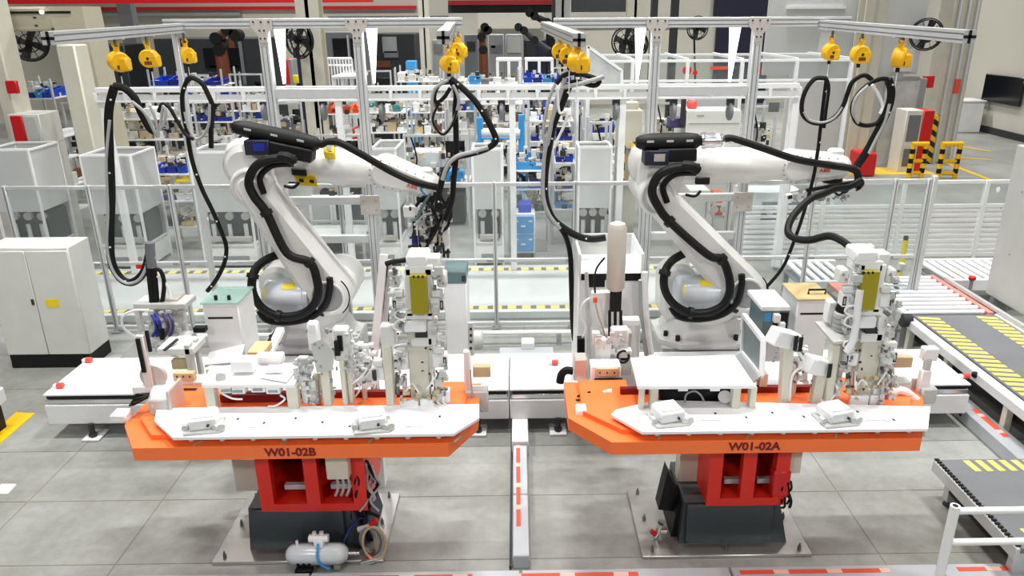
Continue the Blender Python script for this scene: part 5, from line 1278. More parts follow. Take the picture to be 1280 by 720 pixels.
for k, (u, v, l) in enumerate(((1215, 349, 'red emergency stop button on the rail before the grey upright panel, farther one'), (1260, 374, 'red emergency stop button on the rail before the grey upright panel, nearer one'))):
    p = gz(u, v, 0.45)
    sb = T('stop_button', l, 'button', (p.x, p.y, 0))
    ob('head', 'red', B().cyl(p + V((0, 0, -0.01)), p + V((0, 0, 0.035)), 0.04, n=14, ch=0.01), sb)
    ob('stand', 'grey', B().cyl((p.x, p.y, 0), p + V((0, 0, -0.01)), 0.02, n=8), sb)
t = T('guide_rail', 'grey guide rail along the right side of the roller conveyor', 'rail', (4.93, 7.0, 0))
for xx, zz in ((4.9, 0.43), (4.96, 0.4)): ob('rail', 'alu' if xx < 4.93 else 'tealgrey', B().box(xx - 0.02, xx + 0.02, 5.2, 8.05, zz - 0.02, zz + 0.02, 0.004), t)
for yy in (5.5, 6.3, 7.1, 7.9): ob('post', 'grey', B().box(4.91, 4.95, yy - 0.02, yy + 0.02, 0, 0.4), t)
# striped belt
t = T('belt_conveyor', 'grey belt conveyor edged with yellow stripes at right', 'conveyor', (4.45, 5.6, 0))
Y0, Y1, X0, X1, Z = 3.9, 7.03, 4.02, 4.84, 0.4
ob('belt', 'belt', B().box(X0, X1, Y0, Y1, Z - 0.05, Z, 0.004), t)
ob('side_frame', 'white', B().box(X0 - 0.1, X0 - 0.01, Y0, Y1, Z - 0.1, Z - 0.005, 0.01), t)
ob('side_frame', 'white', B().box(X1 + 0.01, X1 + 0.04, Y0, Y1, Z - 0.1, Z + 0.01, 0.006), t)
me = None
for (xa, w) in ((X0 + 0.02, 0.2), (X1 - 0.2, 0.18)):
    for k in range(34):
        y = Y0 + 0.03 + k * 0.09
        ob('yellow_stripe', 'stripe_yellow', B().loft([[V((xa, y + 0.035, Z)), V((xa + w, y, Z)), V((xa + w, y + 0.05, Z)), V((xa, y + 0.085, Z))], [V((xa, y + 0.035, Z + 0.003)), V((xa + w, y, Z + 0.003)), V((xa + w, y + 0.05, Z + 0.003)), V((xa, y + 0.085, Z + 0.003))]]), t)
ob('under_frame', 'black', B().box(X0, X1, Y0 + 0.1, Y1 - 0.1, Z - 0.22, Z - 0.1), t)
for yy in (4.3, 5.3, 6.2, 6.9): ob('leg', 'ivory', B().box(X0 - 0.08, X0 - 0.02, yy, yy + 0.06, 0, Z - 0.1, 0.004), t)
ob('motor', 'dark', B().cyl((X0 - 0.16, 6.95, Z - 0.02), (X0 - 0.06, 6.95, Z - 0.02), 0.07, n=16, ch=0.01), t)
ob('knob', 'black', B().ball((X0 - 0.1, 5.75, Z - 0.03), 0.03), t)
# slanted duct below it
t = T('floor_duct', 'grey floor duct with red lettering below the striped belt at right', 'cable duct', (3.95, 5, 0))
ob('cover', 'duct', B().box(3.78, 3.94, 4.75, 6.0, 0, 0.12, 0.006), t)
ob('printed_strip', 'print_y', B().box(3.85, 3.9, 5.15, 5.6, 0.12, 0.1225), t)
for k in range(4): ob('hole', 'dark', B().cyl((3.777, 5.62 + 0.06 * k, 0.06), (3.78, 5.62 + 0.06 * k, 0.06), 0.018, n=10), t)
# lower platform conveyor, bottom right
t = T('belt_conveyor', 'low grey belt platform with yellow dashes in the bottom right corner', 'conveyor', (3.5, 4.1, 0))
X0, X1, Y0, Y1, Z = 2.96, 3.75, 3.62, 4.57, 0.3
ob('belt', 'belt', B().box(X0 + 0.02, X1, Y0, Y1, Z - 0.04, Z, 0.003), t)
ob('side_frame', 'alu', B().box(X0 - 0.01, X0 + 0.018, Y0, Y1, Z - 0.09, Z - 0.005, 0.003), t)
for k in range(28): ob('tooth', 'black', B().box(X0 + 0.0, X0 + 0.03, Y0 + 0.02 + k * 0.034, Y0 + 0.038 + k * 0.034, Z - 0.008, Z + 0.006), t)
for k in range(6):
    x = X0 + 0.19 + k * 0.085
    ob('yellow_stripe', 'stripe_yellow', B().loft([[V((x, Y1 - 0.02, z)), V((x + 0.045, Y1 - 0.02, z)), V((x + 0.06, Y1 - 0.15, z)), V((x + 0.015, Y1 - 0.15, z))] for z in (Z, Z + 0.002)]), t)
for k in range(7):
    x = X0 + 0.12 + k * 0.085
    ob('yellow_stripe', 'stripe_yellow', B().loft([[V((x, Y0 + 0.18, z)), V((x + 0.045, Y0 + 0.18, z)), V((x + 0.06, Y0 + 0.05, z)), V((x + 0.015, Y0 + 0.05, z))] for z in (Z, Z + 0.002)]), t)
ob('end_roller', 'dark', B().cyl((X0 + 0.05, Y1 - 0.03, Z - 0.06), (X1, Y1 - 0.03, Z - 0.06), 0.045, n=14), t)
for xx, yy in ((X0 + 0.1, Y1 - 0.12), (X0 + 0.1, Y0 + 0.1), (X1 - 0.1, Y0 + 0.1), (X1 - 0.1, Y1 - 0.12)):
    l = ob('leg', 'alu', B().box(xx - 0.05, xx + 0.05, yy - 0.03, yy + 0.03, 0.04, Z - 0.09, 0.004), t)
    ob('foot', 'dark', B().cyl((xx, yy, 0), (xx, yy, 0.04), 0.05, 0.03, n=12), l)
ob('shadow_block', 'black', B().box(X0 + 0.05, X1, Y0 + 0.1, Y1 - 0.15, 0.12, Z - 0.05), t)  # black block stands in for the dark shadow below the belt
# handrail
t = T('handrail', 'white tube handrail with two rails in the bottom right corner', 'handrail', (2.2, 3.1, 0))
xp = at(1188, 660, 3.1).x; zt = at(1196, 632, 3.1).z
ob('post', 'white', B().cyl((xp, 3.1, 0), (xp, 3.1, zt), 0.024, n=16), t)
ob('post', 'white', B().cyl((xp + 1.4, 3.1, 0), (xp + 1.4, 3.1, zt), 0.024, n=16), t)
ob('post_hole', 'black', B().cyl((xp, 3.1, zt - 0.002), (xp, 3.1, zt + 0.001), 0.014, n=14), t)
for v in (638, 677):
    z = at(1240, v, 3.1).z
    ob('rail', 'white', B().cyl((xp, 3.1, z), (xp + 1.4, 3.1, z), 0.018, n=12), t)
# tall grey panel standing at the right
t = T('machine_guard', 'large pale grey machine panel standing upright at the right edge', 'panel', (5.05, 6, 0))
ob('panel', 'robot_grey', B().box(5.02, 5.08, 4.0, 7.5, 0.46, 2.05, 0.01), t)
for yy in (4.2, 7.35): ob('leg', 'grey', B().box(5.03, 5.07, yy, yy + 0.06, 0, 0.46), t)
for (u, v) in ((1248, 237), (1262, 318), (1252, 260), (1278, 240)):
    p = atx(u, v, 5.02); ob('screw', 'white' if v == 237 else 'grey', B().cyl(p, p + V((-0.006, 0, 0)), 0.03 if v == 237 else 0.01, n=10), t)
# slatted rear fence at right
t = T('slatted_fence', 'white framed low fence with horizontal slats behind the roller conveyor', 'fence', (5.2, 10.15, 0))
xs2 = [3.1, 4.25, 5.35, 6.5, 7.6, 8.7]
for x in xs2: ob('post', 'white', B().box(x - 0.03, x + 0.03, 10.12, 10.18, 0, 1.12, 0.004), t)
for i in range(len(xs2) - 1):
    a, b_ = xs2[i] + 0.03, xs2[i + 1] - 0.03
    for z in (0.05, 0.76, 1.1): ob('rail', 'white', B().box(a, b_, 10.13, 10.17, z - 0.025, z + 0.025, 0.004), t)
    ob('pane', 'acrylic_clear', B().box(a, b_, 10.147, 10.153, 0.79, 1.07), t)
    for k in range(9): ob('slat', 'white', B().box(a, b_, 10.14, 10.16, 0.09 + k * 0.074, 0.13 + k * 0.074, 0.004), t)
t = T('marker_post', 'yellow and black marker pole behind the right clamp tower', 'pole', at(1129, 322, 9.4))
p = at(1129, 318, 9.4)
ob('pole', 'label_yellow', B().cyl((p.x, 9.4, 0), (p.x, 9.4, at(1131, 300, 9.4).z), 0.035), t)
ob('tip', 'black', B().cyl((p.x, 9.4, at(1131, 300, 9.4).z), (p.x, 9.4, at(1131, 295, 9.4).z), 0.03), t)

# ================================================================== RIGHT BACKGROUND
# red fire cabinet beside the column, barriers, white cabinet, screen
t = T('fire_cabinet', 'tall red and grey fire hose cabinet beside the ivory column', 'fire cabinet', gz(1140, 216))
Y = 16.3
x0, x1, z0, z1 = rect(1128, 138, 1162, 216, Y)
ob('side', 'cabinet', B().box(x0, x0 + 0.36, Y, Y + 0.5, 0, z1, 0.01), t)
ob('red_door', 'red', B().box(x0 + 0.36, x1, Y - 0.02, Y + 0.5, 0.02, z1 - 0.01, 0.01), t)
ob('window', 'midgrey', B().box(x0 + 0.06, x0 + 0.32, Y - 0.01, Y, z1 * 0.5, z1 - 0.1), t)
ob('window', 'midgrey', B().box(x0 + 0.06, x0 + 0.32, Y - 0.01, Y, 0.12, z1 * 0.38), t)
S('alarm_box', 'red', B().px(1155, 95, 1168, 110, 17.2, 0.1, 0.01), 'small dark red alarm box on the ivory column at right', 'alarm box')
def barrier(label, u0, u1, v0, v1, Y):
    t = T('hoop_barrier', label, 'barrier', gz((u0 + u1) / 2, v1))
    x0, x1, z0, z1 = rect(u0, v0, u1, v1, Y); z0 = 0
    for i in range(7):
        za, zb = z1 * i / 7, z1 * (i + 1) / 7
        for x in (x0, x1): ob('band', 'black' if i % 2 else 'yellow', B().cyl((x, Y, za), (x, Y, zb), 0.05, n=10), t)
    ob('top_tube', 'yellow', B().cyl((x0 - 0.04, Y, z1), (x1 + 0.04, Y, z1), 0.05, n=10), t)
    ob('mid_tube', 'yellow', B().cyl((x0, Y, z1 * 0.5), (x1, Y, z1 * 0.5), 0.04, n=10), t)
    ob('low_tube', 'yellow', B().cyl((x0, Y, 0.1), (x1, Y, 0.1), 0.04, n=10), t)
barrier('yellow black hoop barrier in front of the red fire cabinet', 1139, 1155, 180, 217, 15.7)
barrier('yellow black hoop barrier right of the ivory column', 1176, 1197, 180, 221, 15.6)
t = T('wall_screen', 'black flat screen mounted on the right hand wall', 'screen', (13.6, 20.5, 2))
p = atx(1233, 92, 13.6); q = atx(1275, 128, 13.6)
ob('screen', 'screen', B().box(13.58, 13.66, min(p.y, q.y), max(p.y, q.y), q.z - 0.12, p.z, 0.02), t)
ob('wall_mount', 'dark', B().box(13.66, 13.7, (p.y + q.y) / 2 - 0.3, (p.y + q.y) / 2 + 0.3, q.z + 0.3, p.z - 0.2), t)
ob('cable', 'grey', B().cyl((13.67, p.y - 0.3, 0.6), (13.67, p.y - 0.3, q.z + 0.1), 0.02, n=6), t)
t = T('white_cabinet', 'plain white cabinet standing against the right hand wall', 'cabinet', (12.9, 22.5, 0))
x0, x1, z0, z1 = rect(1190, 128, 1228, 168, 21.9)
ob('body', 'white', B().box(x0, x1, 21.9, 22.6, 0.0, z1, 0.02), t)
ob('lid', 'white', B().box(x0 - 0.03, x1 + 0.03, 21.87, 22.63, z1, z1 + 0.05, 0.01), t)
S('orange_notice', 'labelred', B().px(1193, 99, 1200, 117, 17.15, 0.03, 0), 'narrow orange notice plate hanging right of the ivory column', 'notice')
for (a, b_, l) in (((1170, 178), (1240, 190), 'upper'), ((1180, 196), (1240, 200), 'middle'), ((1185, 205), (1245, 228), 'lower')):
    p, q = gz(*a), gz(*b_)
    S('floor_marking', 'floor_yellow', B().bar(p + V((0, 0, 0.006)), q + V((0, 0, 0.006)), 0.12, 0.006), f'yellow floor line in the aisle right of the barriers, {l} of three', 'floor marking')
p = gz(1105, 215)
S('floor_marking', 'floor_yellow', B().box(p.x - 0.9, p.x + 1.0, p.y - 0.3, p.y + 0.5, 0.0, 0.006), 'yellow floor patch in front of the red fire cabinet', 'floor marking')
S('red_box', 'red', B().box(*rect(1076, 192, 1096, 216, 15.8)[:2], 15.8, 16.4, 0.0, at(1086, 192, 15.8).z, 0.03), 'bright red box on the floor left of the fire cabinet', 'box')
S('red_box', 'red', B().box(*rect(1042, 192, 1050, 205, 15.8)[:2], 15.8, 16.3, 0.0, at(1046, 192, 15.8).z, 0.03), 'small red box partly behind the right robot wrist', 'box')
# wide white partition room at right
t = T('partition_room', 'white partition wall with frosted door behind the right robot', 'partition', (8.2, 17.2, 0))
Y = 17.0
x0, x1 = at(962, 60, Y).x, at(1160, 60, Y).x
ob('upper_wall', 'wallgrey', B().box(x0, x1, Y + 0.3, Y + 0.4, at(1000, 95, Y).z, 6), t)
ob('lower_wall', 'wallgrey', B().box(at(985, 150, Y).x, at(1128, 150, Y).x, Y + 0.3, Y + 0.36, 0, at(1000, 95, Y).z), t)
d = ob('door', 'frosted', B().px(1100, 100, 1142, 212, Y + 0.1, 0.05, 0), t)
for q in ((1142, 98, 1150, 214), (1098, 96, 1150, 101)): ob('door_frame', 'grey', B().px(*q, Y + 0.08, 0.1, 0.01), t)
ob('wall_window', 'cabinet', B().px(1024, 40, 1040, 75, Y + 0.27, 0.04, 0.005), t)
ob('cable_tray', 'white', B().px(985, 8, 1058, 11, Y + 0.2, 0.1, 0), t)
ob('notice', 'cabinet', B().px(1118, 62, 1142, 90, Y + 0.27, 0.03, 0.005), t)
# long transparent tunnel
t = T('tunnel_guard', 'long white framed transparent tunnel with red dots at right', 'tunnel', (5.5, 14.5, 0))
Ya, Yb = 13.2, 15.2
xa, xb = at(722, 95, Ya).x, at(1062, 95, Ya).x
za, zb = at(900, 101, Ya).z, at(900, 76, Ya).z
ob('front_pane', 'acrylic', B().box(xa, xb, Ya, Ya + 0.01, za, zb), t)
ob('roof_pane', 'acrylic', B().box(xa, xb, Ya, Yb, zb, zb + 0.01), t)
for (y, z) in ((Ya, za), (Ya, zb), (Yb, zb)): ob('rail', 'white', B().box(xa, xb, y - 0.02, y + 0.02, z - 0.022, z + 0.022, 0.004), t)
for k in range(6):
    x = xa + (xb - xa) * k / 5
    ob('post', 'white', B().box(x - 0.03, x + 0.03, Ya - 0.035, Ya + 0.025, 0, zb), t)
    ob('rafter', 'white', B().bar((x, Ya, zb + 0.02), (x, Yb, zb + 0.02), 0.05), t)
for u in (859, 946):
    c = at(u, 88, Ya - 0.02); ob('red_dot', 'red', B().cyl(c, c + V((0, 0.012, 0)), 0.075, n=18), t)
c = at(869, 91, Ya - 0.02); ob('red_mark', 'red', B().cyl(c, c + V((0, 0.01, 0)), 0.04, n=12), t)
ob('faded_print', 'labelred', B().px(888, 83, 918, 87, Ya - 0.015, 0.01, 0), t)
t = T('inclined_guard', 'inclined transparent side guard running back behind the middle balancers', 'guard', (1.5, 13, 0))
P = [at(735, 58, 11.5), at(777, 88, 11.5), at(777, 104, 11.5), at(735, 104, 11.5)]
ob('pane', 'frosted', B().loft([P, [p + V((0, 0.02, 0)) for p in P]]), t)
for a, b_ in ((0, 1), (1, 2), (3, 0)): ob('frame_bar', 'white', B().bar(P[a], P[b_], 0.04), t)
ob('leg', 'white', B().cyl(P[3], V((P[3].x, 11.5, 0)), 0.03), t); ob('leg', 'white', B().cyl(P[2], V((P[2].x, 11.5, 0)), 0.03), t)
# white machine right of the column
t = T('white_machine', 'big white boxed machine under the tunnel, above the right robot', 'machine', at(890, 220, 11.6))
Y = 11.6
x0, x1, z0, z1 = rect(858, 138, 926, 160, Y)
ob('body', 'cabinet', B().box(x0, x1, Y, Y + 0.9, 0.0, z1, 0.01), t)
ob('door_line', 'grey', B().px(861, 154, 924, 155, Y - 0.004, 0.004, 0), t)
ob('name_plate', 'grey', B().px(871, 144, 880, 145.5, Y - 0.004, 0.004, 0), t)
ob('window_band', 'grey', B().px(862, 124, 922, 136, Y + 0.5, 0.05, 0.004), t)
ob('pink_bag', 'salmon', B().px(861, 126, 872, 137, Y + 0.2, 0.2, 0.03), t)
ob('side_post', 'dark', B().px(852, 124, 857, 160, Y, 0.1, 0), t)
S('blue_tray', 'purple', B().px(838, 148, 853, 160, 11.7, 0.3, 0.01), 'pale violet tray left of the big white boxed machine', 'tray')
for (u0, u1, v0, v1, Y, m, l) in ((928, 1000, 240, 322, 10.4, 'white', 'white framed machine with gauges right of the right robot arm'), (860, 885, 238, 318, 10.6, 'cabinet', 'pale grey cabinet seen through the fence behind the right robot arm')):
    t = T('test_cabinet', l, 'cabinet', at((u0 + u1) / 2, v1, Y).xy.to_3d())
    x0, x1, z0, z1 = rect(u0, v0, u1, v1, Y)
    ob('body', m, B().box(x0, x1, Y, Y + 0.6, 0, z1, 0.01), t)
    ob('door', 'white', B().box(x0 + 0.04, x1 - 0.04, Y - 0.02, Y, 0.1, z1 * 0.45, 0.004), t)
    ob('gauge_panel', 'tealgrey', B().box(x0 + 0.25, x1 - 0.05, Y - 0.02, Y, z1 * 0.55, z1 * 0.85, 0.004), t)
    for k in range(2):
        ob('gauge', 'robot_grey', B().cyl((x0 + 0.36 + k * 0.14, Y - 0.05, z1 * 0.7), (x0 + 0.36 + k * 0.14, Y - 0.02, z1 * 0.7), 0.055, n=14), t)
for k, (v0, v1) in enumerate(((241, 254), (259, 269))):
    S('orange_box', 'orangebin', B().px(893, v0, 904, v1, 10.9, 0.25, 0.01), f'{"upper" if k == 0 else "lower"} orange carton on the shelf behind the right robot arm', 'carton')
t = T('carton_rack', 'slim metal shelf rack holding two orange cartons', 'rack', at(899, 318, 11.0).xy.to_3d())
for q in ((892, 270, 908, 273), (892, 255, 908, 257)): ob('shelf', 'alu', B().px(*q, 10.85, 0.4, 0), t)
for u in (891, 907): ob('upright', 'alu', B().box(at(u, 260, 10.85).x, at(u + 2, 260, 10.85).x, 10.8, 10.85, 0, at(u, 240, 10.85).z), t)

# ================================================================== WALKWAY AND OVERHEAD CONVEYOR BEHIND THE FENCE
t = T('walkway', 'grey walkway edged with yellow hazard strips behind the fence', 'walkway', (-2, 8.9, 0))
ob('deck', 'wallgrey', B().box(-6.2, 3.0, 8.12, 9.85, 0.0, 0.05, 0.004), t)
for y in (8.2, 9.62): ob('hazard_strip', 'hazard_x', B().box(-6.2, 3.0, y, y + 0.1, 0.05, 0.056), t)
ob('front_trim', 'white', B().box(-6.2, 3.0, 8.02, 8.11, 0.0, 0.09, 0.006), t)
t = T('overhead_conveyor', 'long white panelled overhead conveyor crossing behind both robots', 'overhead conveyor', (-0.9, 9.5, 0))
Y = 9.6
xa, xb = at(118, 115, Y).x, at(1000, 108, Y).x
zt, zb = at(500, 107.5, Y).z, at(500, 126, Y).z
hh = zt - zb
ob('top_rail', 'white', B().box(xa, xb, Y, Y + 0.1, zt - 0.06, zt, 0.006), t)
ob('bottom_rail', 'white', B().box(xa, xb, Y - 0.02, Y + 0.1, zb, zb + 0.025, 0.004), t)
n = 24
for k in range(n):
    a, b_ = xa + (xb - xa) * k / n, xa + (xb - xa) * (k + 1) / n
    ob('panel', 'wallgrey', B().box(a + 0.02, b_ - 0.02, Y + 0.02, Y + 0.04, zb + 0.025, zt - 0.09, 0.004), t)
    ob('rib', 'white', B().box(a - 0.02, a + 0.02, Y - 0.01, Y + 0.05, zb + 0.025, zt - 0.06, 0.003), t)
for u in (122, 420, 640, 780, 998):
    x = at(u, 110, Y).x; ob('leg', 'white', B().box(x - 0.04, x + 0.04, Y + 0.02, Y + 0.1, 0.058, zb, 0.004), t)
for u in (330, 404, 477, 627, 770, 842, 913):
    c = at(u, 140, Y)
    w = ob('caster', 'midgrey', B().lathe(c + V((-0.03, 0.04, 0)), (1, 0, 0), [(0, 0.08), (0.015, 0.11), (0.045, 0.11), (0.06, 0.08)], 18), t)
    ob('caster_fork', 'dark', B().box(c.x - 0.045, c.x + 0.045, Y + 0.01, Y + 0.07, c.z + 0.08, zb, 0.004), w)
t = T('pump_unit', 'pale overhead beam end box at the right end of the white conveyor', 'box', at(985, 220, 9.7))
x0, x1, z0, z1 = rect(960, 108, 998, 175, 9.75)
ob('frame', 'white', B().box(x1 - 0.12, x1, 9.72, 9.8, 0, z1, 0.01), t)
ob('dark_window', 'midgrey', B().px(962, 128, 974, 140, 9.85, 0.05, 0), t)

# ================================================================== LEFT BACKGROUND
# beige press gantry
t = T('press_gantry', 'large beige press gantry with rounded corner at upper left', 'gantry', (-8, 12.2, 0))
Y = 11.5
xl = at(98, 120, Y).x; xr = at(117, 90, Y).x
ztop, zbot = at(60, 8, Y).z, at(60, 39, Y).z
ob('cross_head', 'beige', B().box(-10.5, xr - 0.35, Y, Y + 0.5, zbot, ztop, 0.03), t)
ob('right_leg', 'beige', B().prismy([(xr - 0.5, ztop), (xr + 0.02, ztop), (xr + 0.1, 0), (xr - 0.3, 0), (xr - 0.36, zbot - 0.3), (xr - 0.42, zbot)], Y - 0.02, Y + 0.5), t)
ob('front_leg', 'ivory', B().box(at(78, 100, Y - 0.9).x, at(101, 100, Y - 0.9).x, Y - 0.9, Y - 0.55, 0, at(80, 56, Y - 0.9).z, 0.02), t)
ob('tie_beam', 'beige', B().px(86, 112, 126, 127, Y - 0.6, 0.2, 0.01), t)
ob('tube_lamp', 'black', B().px(8, 14, 88, 17, Y - 0.03, 0.03, 0), t)
ob('indicator', 'lamp_glow', B().ball(at(52, 15, Y - 0.06), 0.03), t)
for (u, v) in ((43, 22), (45, 32), (66, 36), (84, 37)): ob('bolt', 'dark', B().px(u - 2, v - 1, u + 2, v + 1, Y - 0.01, 0.01, 0), t)
t = T('white_column', 'ivory column with red alarm box at far left edge', 'column', at(12, 200, 11.2))
ob('shaft', 'ivory', B().box(at(-8, 100, 10.95).x, at(10, 100, 10.95).x, 10.95, 11.35, 0, 5, 0.02), t)
ob('alarm_plate', 'red', B().px(7, 101, 21, 117, 10.88, 0.06, 0.01), t)
t = T('fire_cabinet', 'grey fire cabinet with red door at the far left edge', 'fire cabinet', at(30, 200, 10.8))
ob('body', 'cabinet', B().px(12, 143, 52, 182, 10.8, 0.5, 0.01), t)
ob('red_door', 'red', B().px(15, 145, 30, 178, 10.77, 0.03, 0.01), t)
ob('window', 'robot_grey', B().px(32, 146, 47, 176, 10.78, 0.02, 0.004), t)
ob('base', 'cabinet', B().box(*rect(12, 143, 52, 182, 10.8)[:2], 10.85, 11.3, 0, rect(12, 143, 52, 182, 10.8)[2]), t)

# fans
def fan(label, u, v, Y, r, post=None, tilt=(0.3, -1, 0)):
    c = at(u, v, Y); ax = V(tilt).normalized()
    t = T('industrial_fan', label, 'fan', c)
    for k in (-1, 0, 1): ob('guard_ring', 'black', B().torus(c + ax * 0.06 * k, ax, r * (1 if k == 0 else 0.9), 0.014, 30, 5), t)
    ob('inner_ring', 'black', B().torus(c + ax * 0.07, ax, r * 0.5, 0.008, 24, 4), t)
    a = ax.orthogonal().normalized(); b_ = ax.cross(a)
    for k in range(10):
        d = a * math.cos(k * 0.6283) + b_ * math.sin(k * 0.6283)
        ob('guard_wire', 'black', B().tube([c + ax * 0.09, c + ax * 0.08 + d * r * 0.5, c + d * r], 0.006, 4, 2), t)
    for k in range(4):
        d = a * math.cos(k * 1.5708 + 0.4) + b_ * math.sin(k * 1.5708 + 0.4); e_ = ax.cross(d)
        ob('blade', 'dark', B().loft([[c + d * r * 0.15 - e_ * 0.03, c + d * r * 0.15 + e_ * 0.05 + ax * 0.03, c + d * r * 0.85 + e_ * r * 0.35 + ax * 0.03, c + d * r * 0.85 - e_ * r * 0.15],
              [c + d * r * 0.15 - e_ * 0.03 - ax * 0.01, c + d * r * 0.15 + e_ * 0.05 + ax * 0.02, c + d * r * 0.85 + e_ * r * 0.35 + ax * 0.02, c + d * r * 0.85 - e_ * r * 0.15 - ax * 0.01]]), t)
    ob('motor', 'black', B().cyl(c - ax * 0.18, c + ax * 0.07, r * 0.22, n=14), t)
    if post: ob('bracket', 'black', B().tube([c - ax * 0.12, c - ax * 0.2 + V((0, 0, -r * 0.5)), at(*post)], 0.03, 6), t)
fan('black industrial fan on the column above the right robot', 781, 52, 15.6, 0.28, (784, 70, 15.9))
fan('second black fan head beside the fan above the right robot', 798, 56, 15.7, 0.24, (792, 72, 16.06), (0.8, -1, 0))
fan('black caged wall fan behind the end of the right cantilever arm', 1158, 43, 17.0, 0.33, (1172, 45, 17.3), (-0.4, -1, 0))
fan('dark fan on the ivory column between the left frame posts', 374, 50, 13.6, 0.3, (385, 62, 14), (-0.6, -1, 0))
fan('black fan under the beige gantry at upper left', 36, 54, 13.0, 0.28, (20, 62, 13.4), (0.7, -1, 0))
fan('small dark fan high on the far column left of the dark doorway', 872, 35, 21, 0.3, (872, 200, 20.99), (0.2, -1, 0))
t = T('control_post', 'ivory control column with hazard striped foot left of the right robot', 'column box', at(790, 230, 10.9))
ob('enclosure', 'column_paint', B().px(773, 138, 803, 186, 10.9, 0.35, 0.01), t)
x0, x1, z0, z1 = rect(778, 138, 798, 186, 10.9)
ob('stem', 'column_paint', B().box(x0, x1, 10.95, 11.2, 0, z1 + 0.1), t)
ob('hazard_sleeve', 'hazard_z', B().px(772, 178, 781, 232, 10.85, 0.05, 0).px(788, 178, 797, 232, 10.85, 0.05, 0), t)

# ---------------------------------------------------------------- white test stations behind the fence
def station(label, u0, u1, vt, Y, depth=0.55, gauges=True, tall=True):
    x0, x1 = at(u0, 230, Y).x, at(u1, 230, Y).x
    zt = at((u0 + u1) / 2, vt, Y).z
    t = T('test_station', label, 'test station', ((x0 + x1) / 2, Y + depth / 2, 0))
    zm = zt * 0.5
    ob('front_panel', 'wallgrey', B().box(x0 + 0.03, x1 - 0.03, Y, Y + 0.015, zm, zt - 0.02), t)
    for x in (x0, x1 - 0.03):
        for y in (Y, Y + depth - 0.03): ob('corner_post', 'white', B().box(x, x + 0.03, y, y + 0.03, 0, zt, 0.003), t)
        ob('side_panel', 'wallgrey', B().box(x + 0.01, x + 0.02, Y + 0.03, Y + depth - 0.03, zm, zt - 0.02), t)
    ob('back_panel', 'wallgrey', B().box(x0 + 0.03, x1 - 0.03, Y + depth - 0.02, Y + depth - 0.01, 0.3, zt - 0.02), t)
    for y in (Y, Y + depth - 0.03): ob('top_rail', 'white', B().box(x0 + 0.03, x1 - 0.03, y, y + 0.03, zt - 0.03, zt, 0.003), t)
    for x in (x0, x1 - 0.03): ob('top_rail', 'white', B().box(x, x + 0.03, Y + 0.03, Y + depth - 0.03, zt - 0.03, zt, 0.003), t)
    ob('cross_bar', 'white', B().box(x0 + 0.03, x1 - 0.03, Y + 0.2, Y + 0.23, zt - 0.05, zt - 0.02), t)
    ob('base_cabinet', 'white', B().box(x0 + 0.02, x1 - 0.02, Y + 0.02, Y + depth - 0.03, 0.04, 0.3, 0.006), t)
    ob('work_deck', 'robot_grey', B().box(x0 + 0.02, x1 - 0.02, Y + 0.01, Y + depth - 0.03, 0.3, 0.34, 0.004), t)
    mt = ob('tool_block', 'slate', B().box(x0 + 0.06, x1 - 0.06, Y + 0.2, Y + depth - 0.06, 0.34, zm - 0.05, 0.01), t)
    if gauges:
        n = 3 if x1 - x0 > 0.42 else 2
        for k in range(n):
            x = x0 + (x1 - x0) * (k + 0.7) / (n + 0.4)
            ob('gauge', 'robot_grey', B().cyl((x, Y + 0.14, zm - 0.1), (x, Y + 0.2, zm - 0.1), 0.055, n=14), t)
            ob('cylinder', 'alu', B().cyl((x, Y + 0.12, 0.36), (x, Y + 0.12, zm - 0.2), 0.03, n=10), t)
    ob('clamp_bar', 'bracket', B().box(x0 + 0.08, x1 - 0.08, Y + 0.06, Y + 0.12, 0.38, 0.44, 0.004), t)
    ob('vent', 'grey', B().box(x0 + 0.1, x1 - 0.12, Y + 0.012, Y + 0.02, 0.12, 0.18), t)
    return t
station('white open topped test station at the far left behind the control cabinet', -14, 45, 187, 9.95, 0.7)
station('white open topped test station behind the hanging hose at left', 105, 170, 194, 9.95, 0.7)
station('white open topped test station left of the left robot elbow', 240, 310, 190, 9.95, 0.7)
station('white open topped test station behind the left robot wrist', 465, 498, 186, 9.95, 0.8)
station('narrow white test station right of the left robot gripper', 590, 629, 186, 9.95, 0.5)
station('white test station left of the right robot, behind the cable bundle', 722, 765, 184, 9.95, 0.5)

# ---------------------------------------------------------------- racks with bins and benches
COL = {'royal': 'dark blue', 'blue': 'blue', 'sky': 'light blue', 'white': 'white', 'orangebin': 'orange', 'navy': 'navy', 'tan': 'tan', 'cabinet': 'grey', 'wood': 'wooden', 'label_yellow': 'yellow', 'midgrey': 'dark grey', 'brown': 'brown', 'red': 'red', 'teal': 'teal', 'tank': 'pale'}
def binmesh(x, y, z, w, d, h):
    b = B()
    b.loft([[V((x, y, z)), V((x + w, y, z)), V((x + w, y + d, z)), V((x, y + d, z))], [V((x - 0.01, y - 0.03, z + h * 0.6)), V((x + w + 0.01, y - 0.03, z + h * 0.6)), V((x + w + 0.01, y + d, z + h)), V((x - 0.01, y + d, z + h))],
            [V((x + 0.01, y, z + h * 0.6)), V((x + w - 0.01, y, z + h * 0.6)), V((x + w - 0.01, y + d - 0.02, z + h)), V((x + 0.01, y + d - 0.02, z + h))], [V((x + 0.02, y + 0.02, z + 0.02)), V((x + w - 0.02, y + 0.02, z + 0.02)), V((x + w - 0.02, y + d - 0.02, z + 0.02)), V((x + 0.02, y + d - 0.02, z + 0.02))]])
    return b
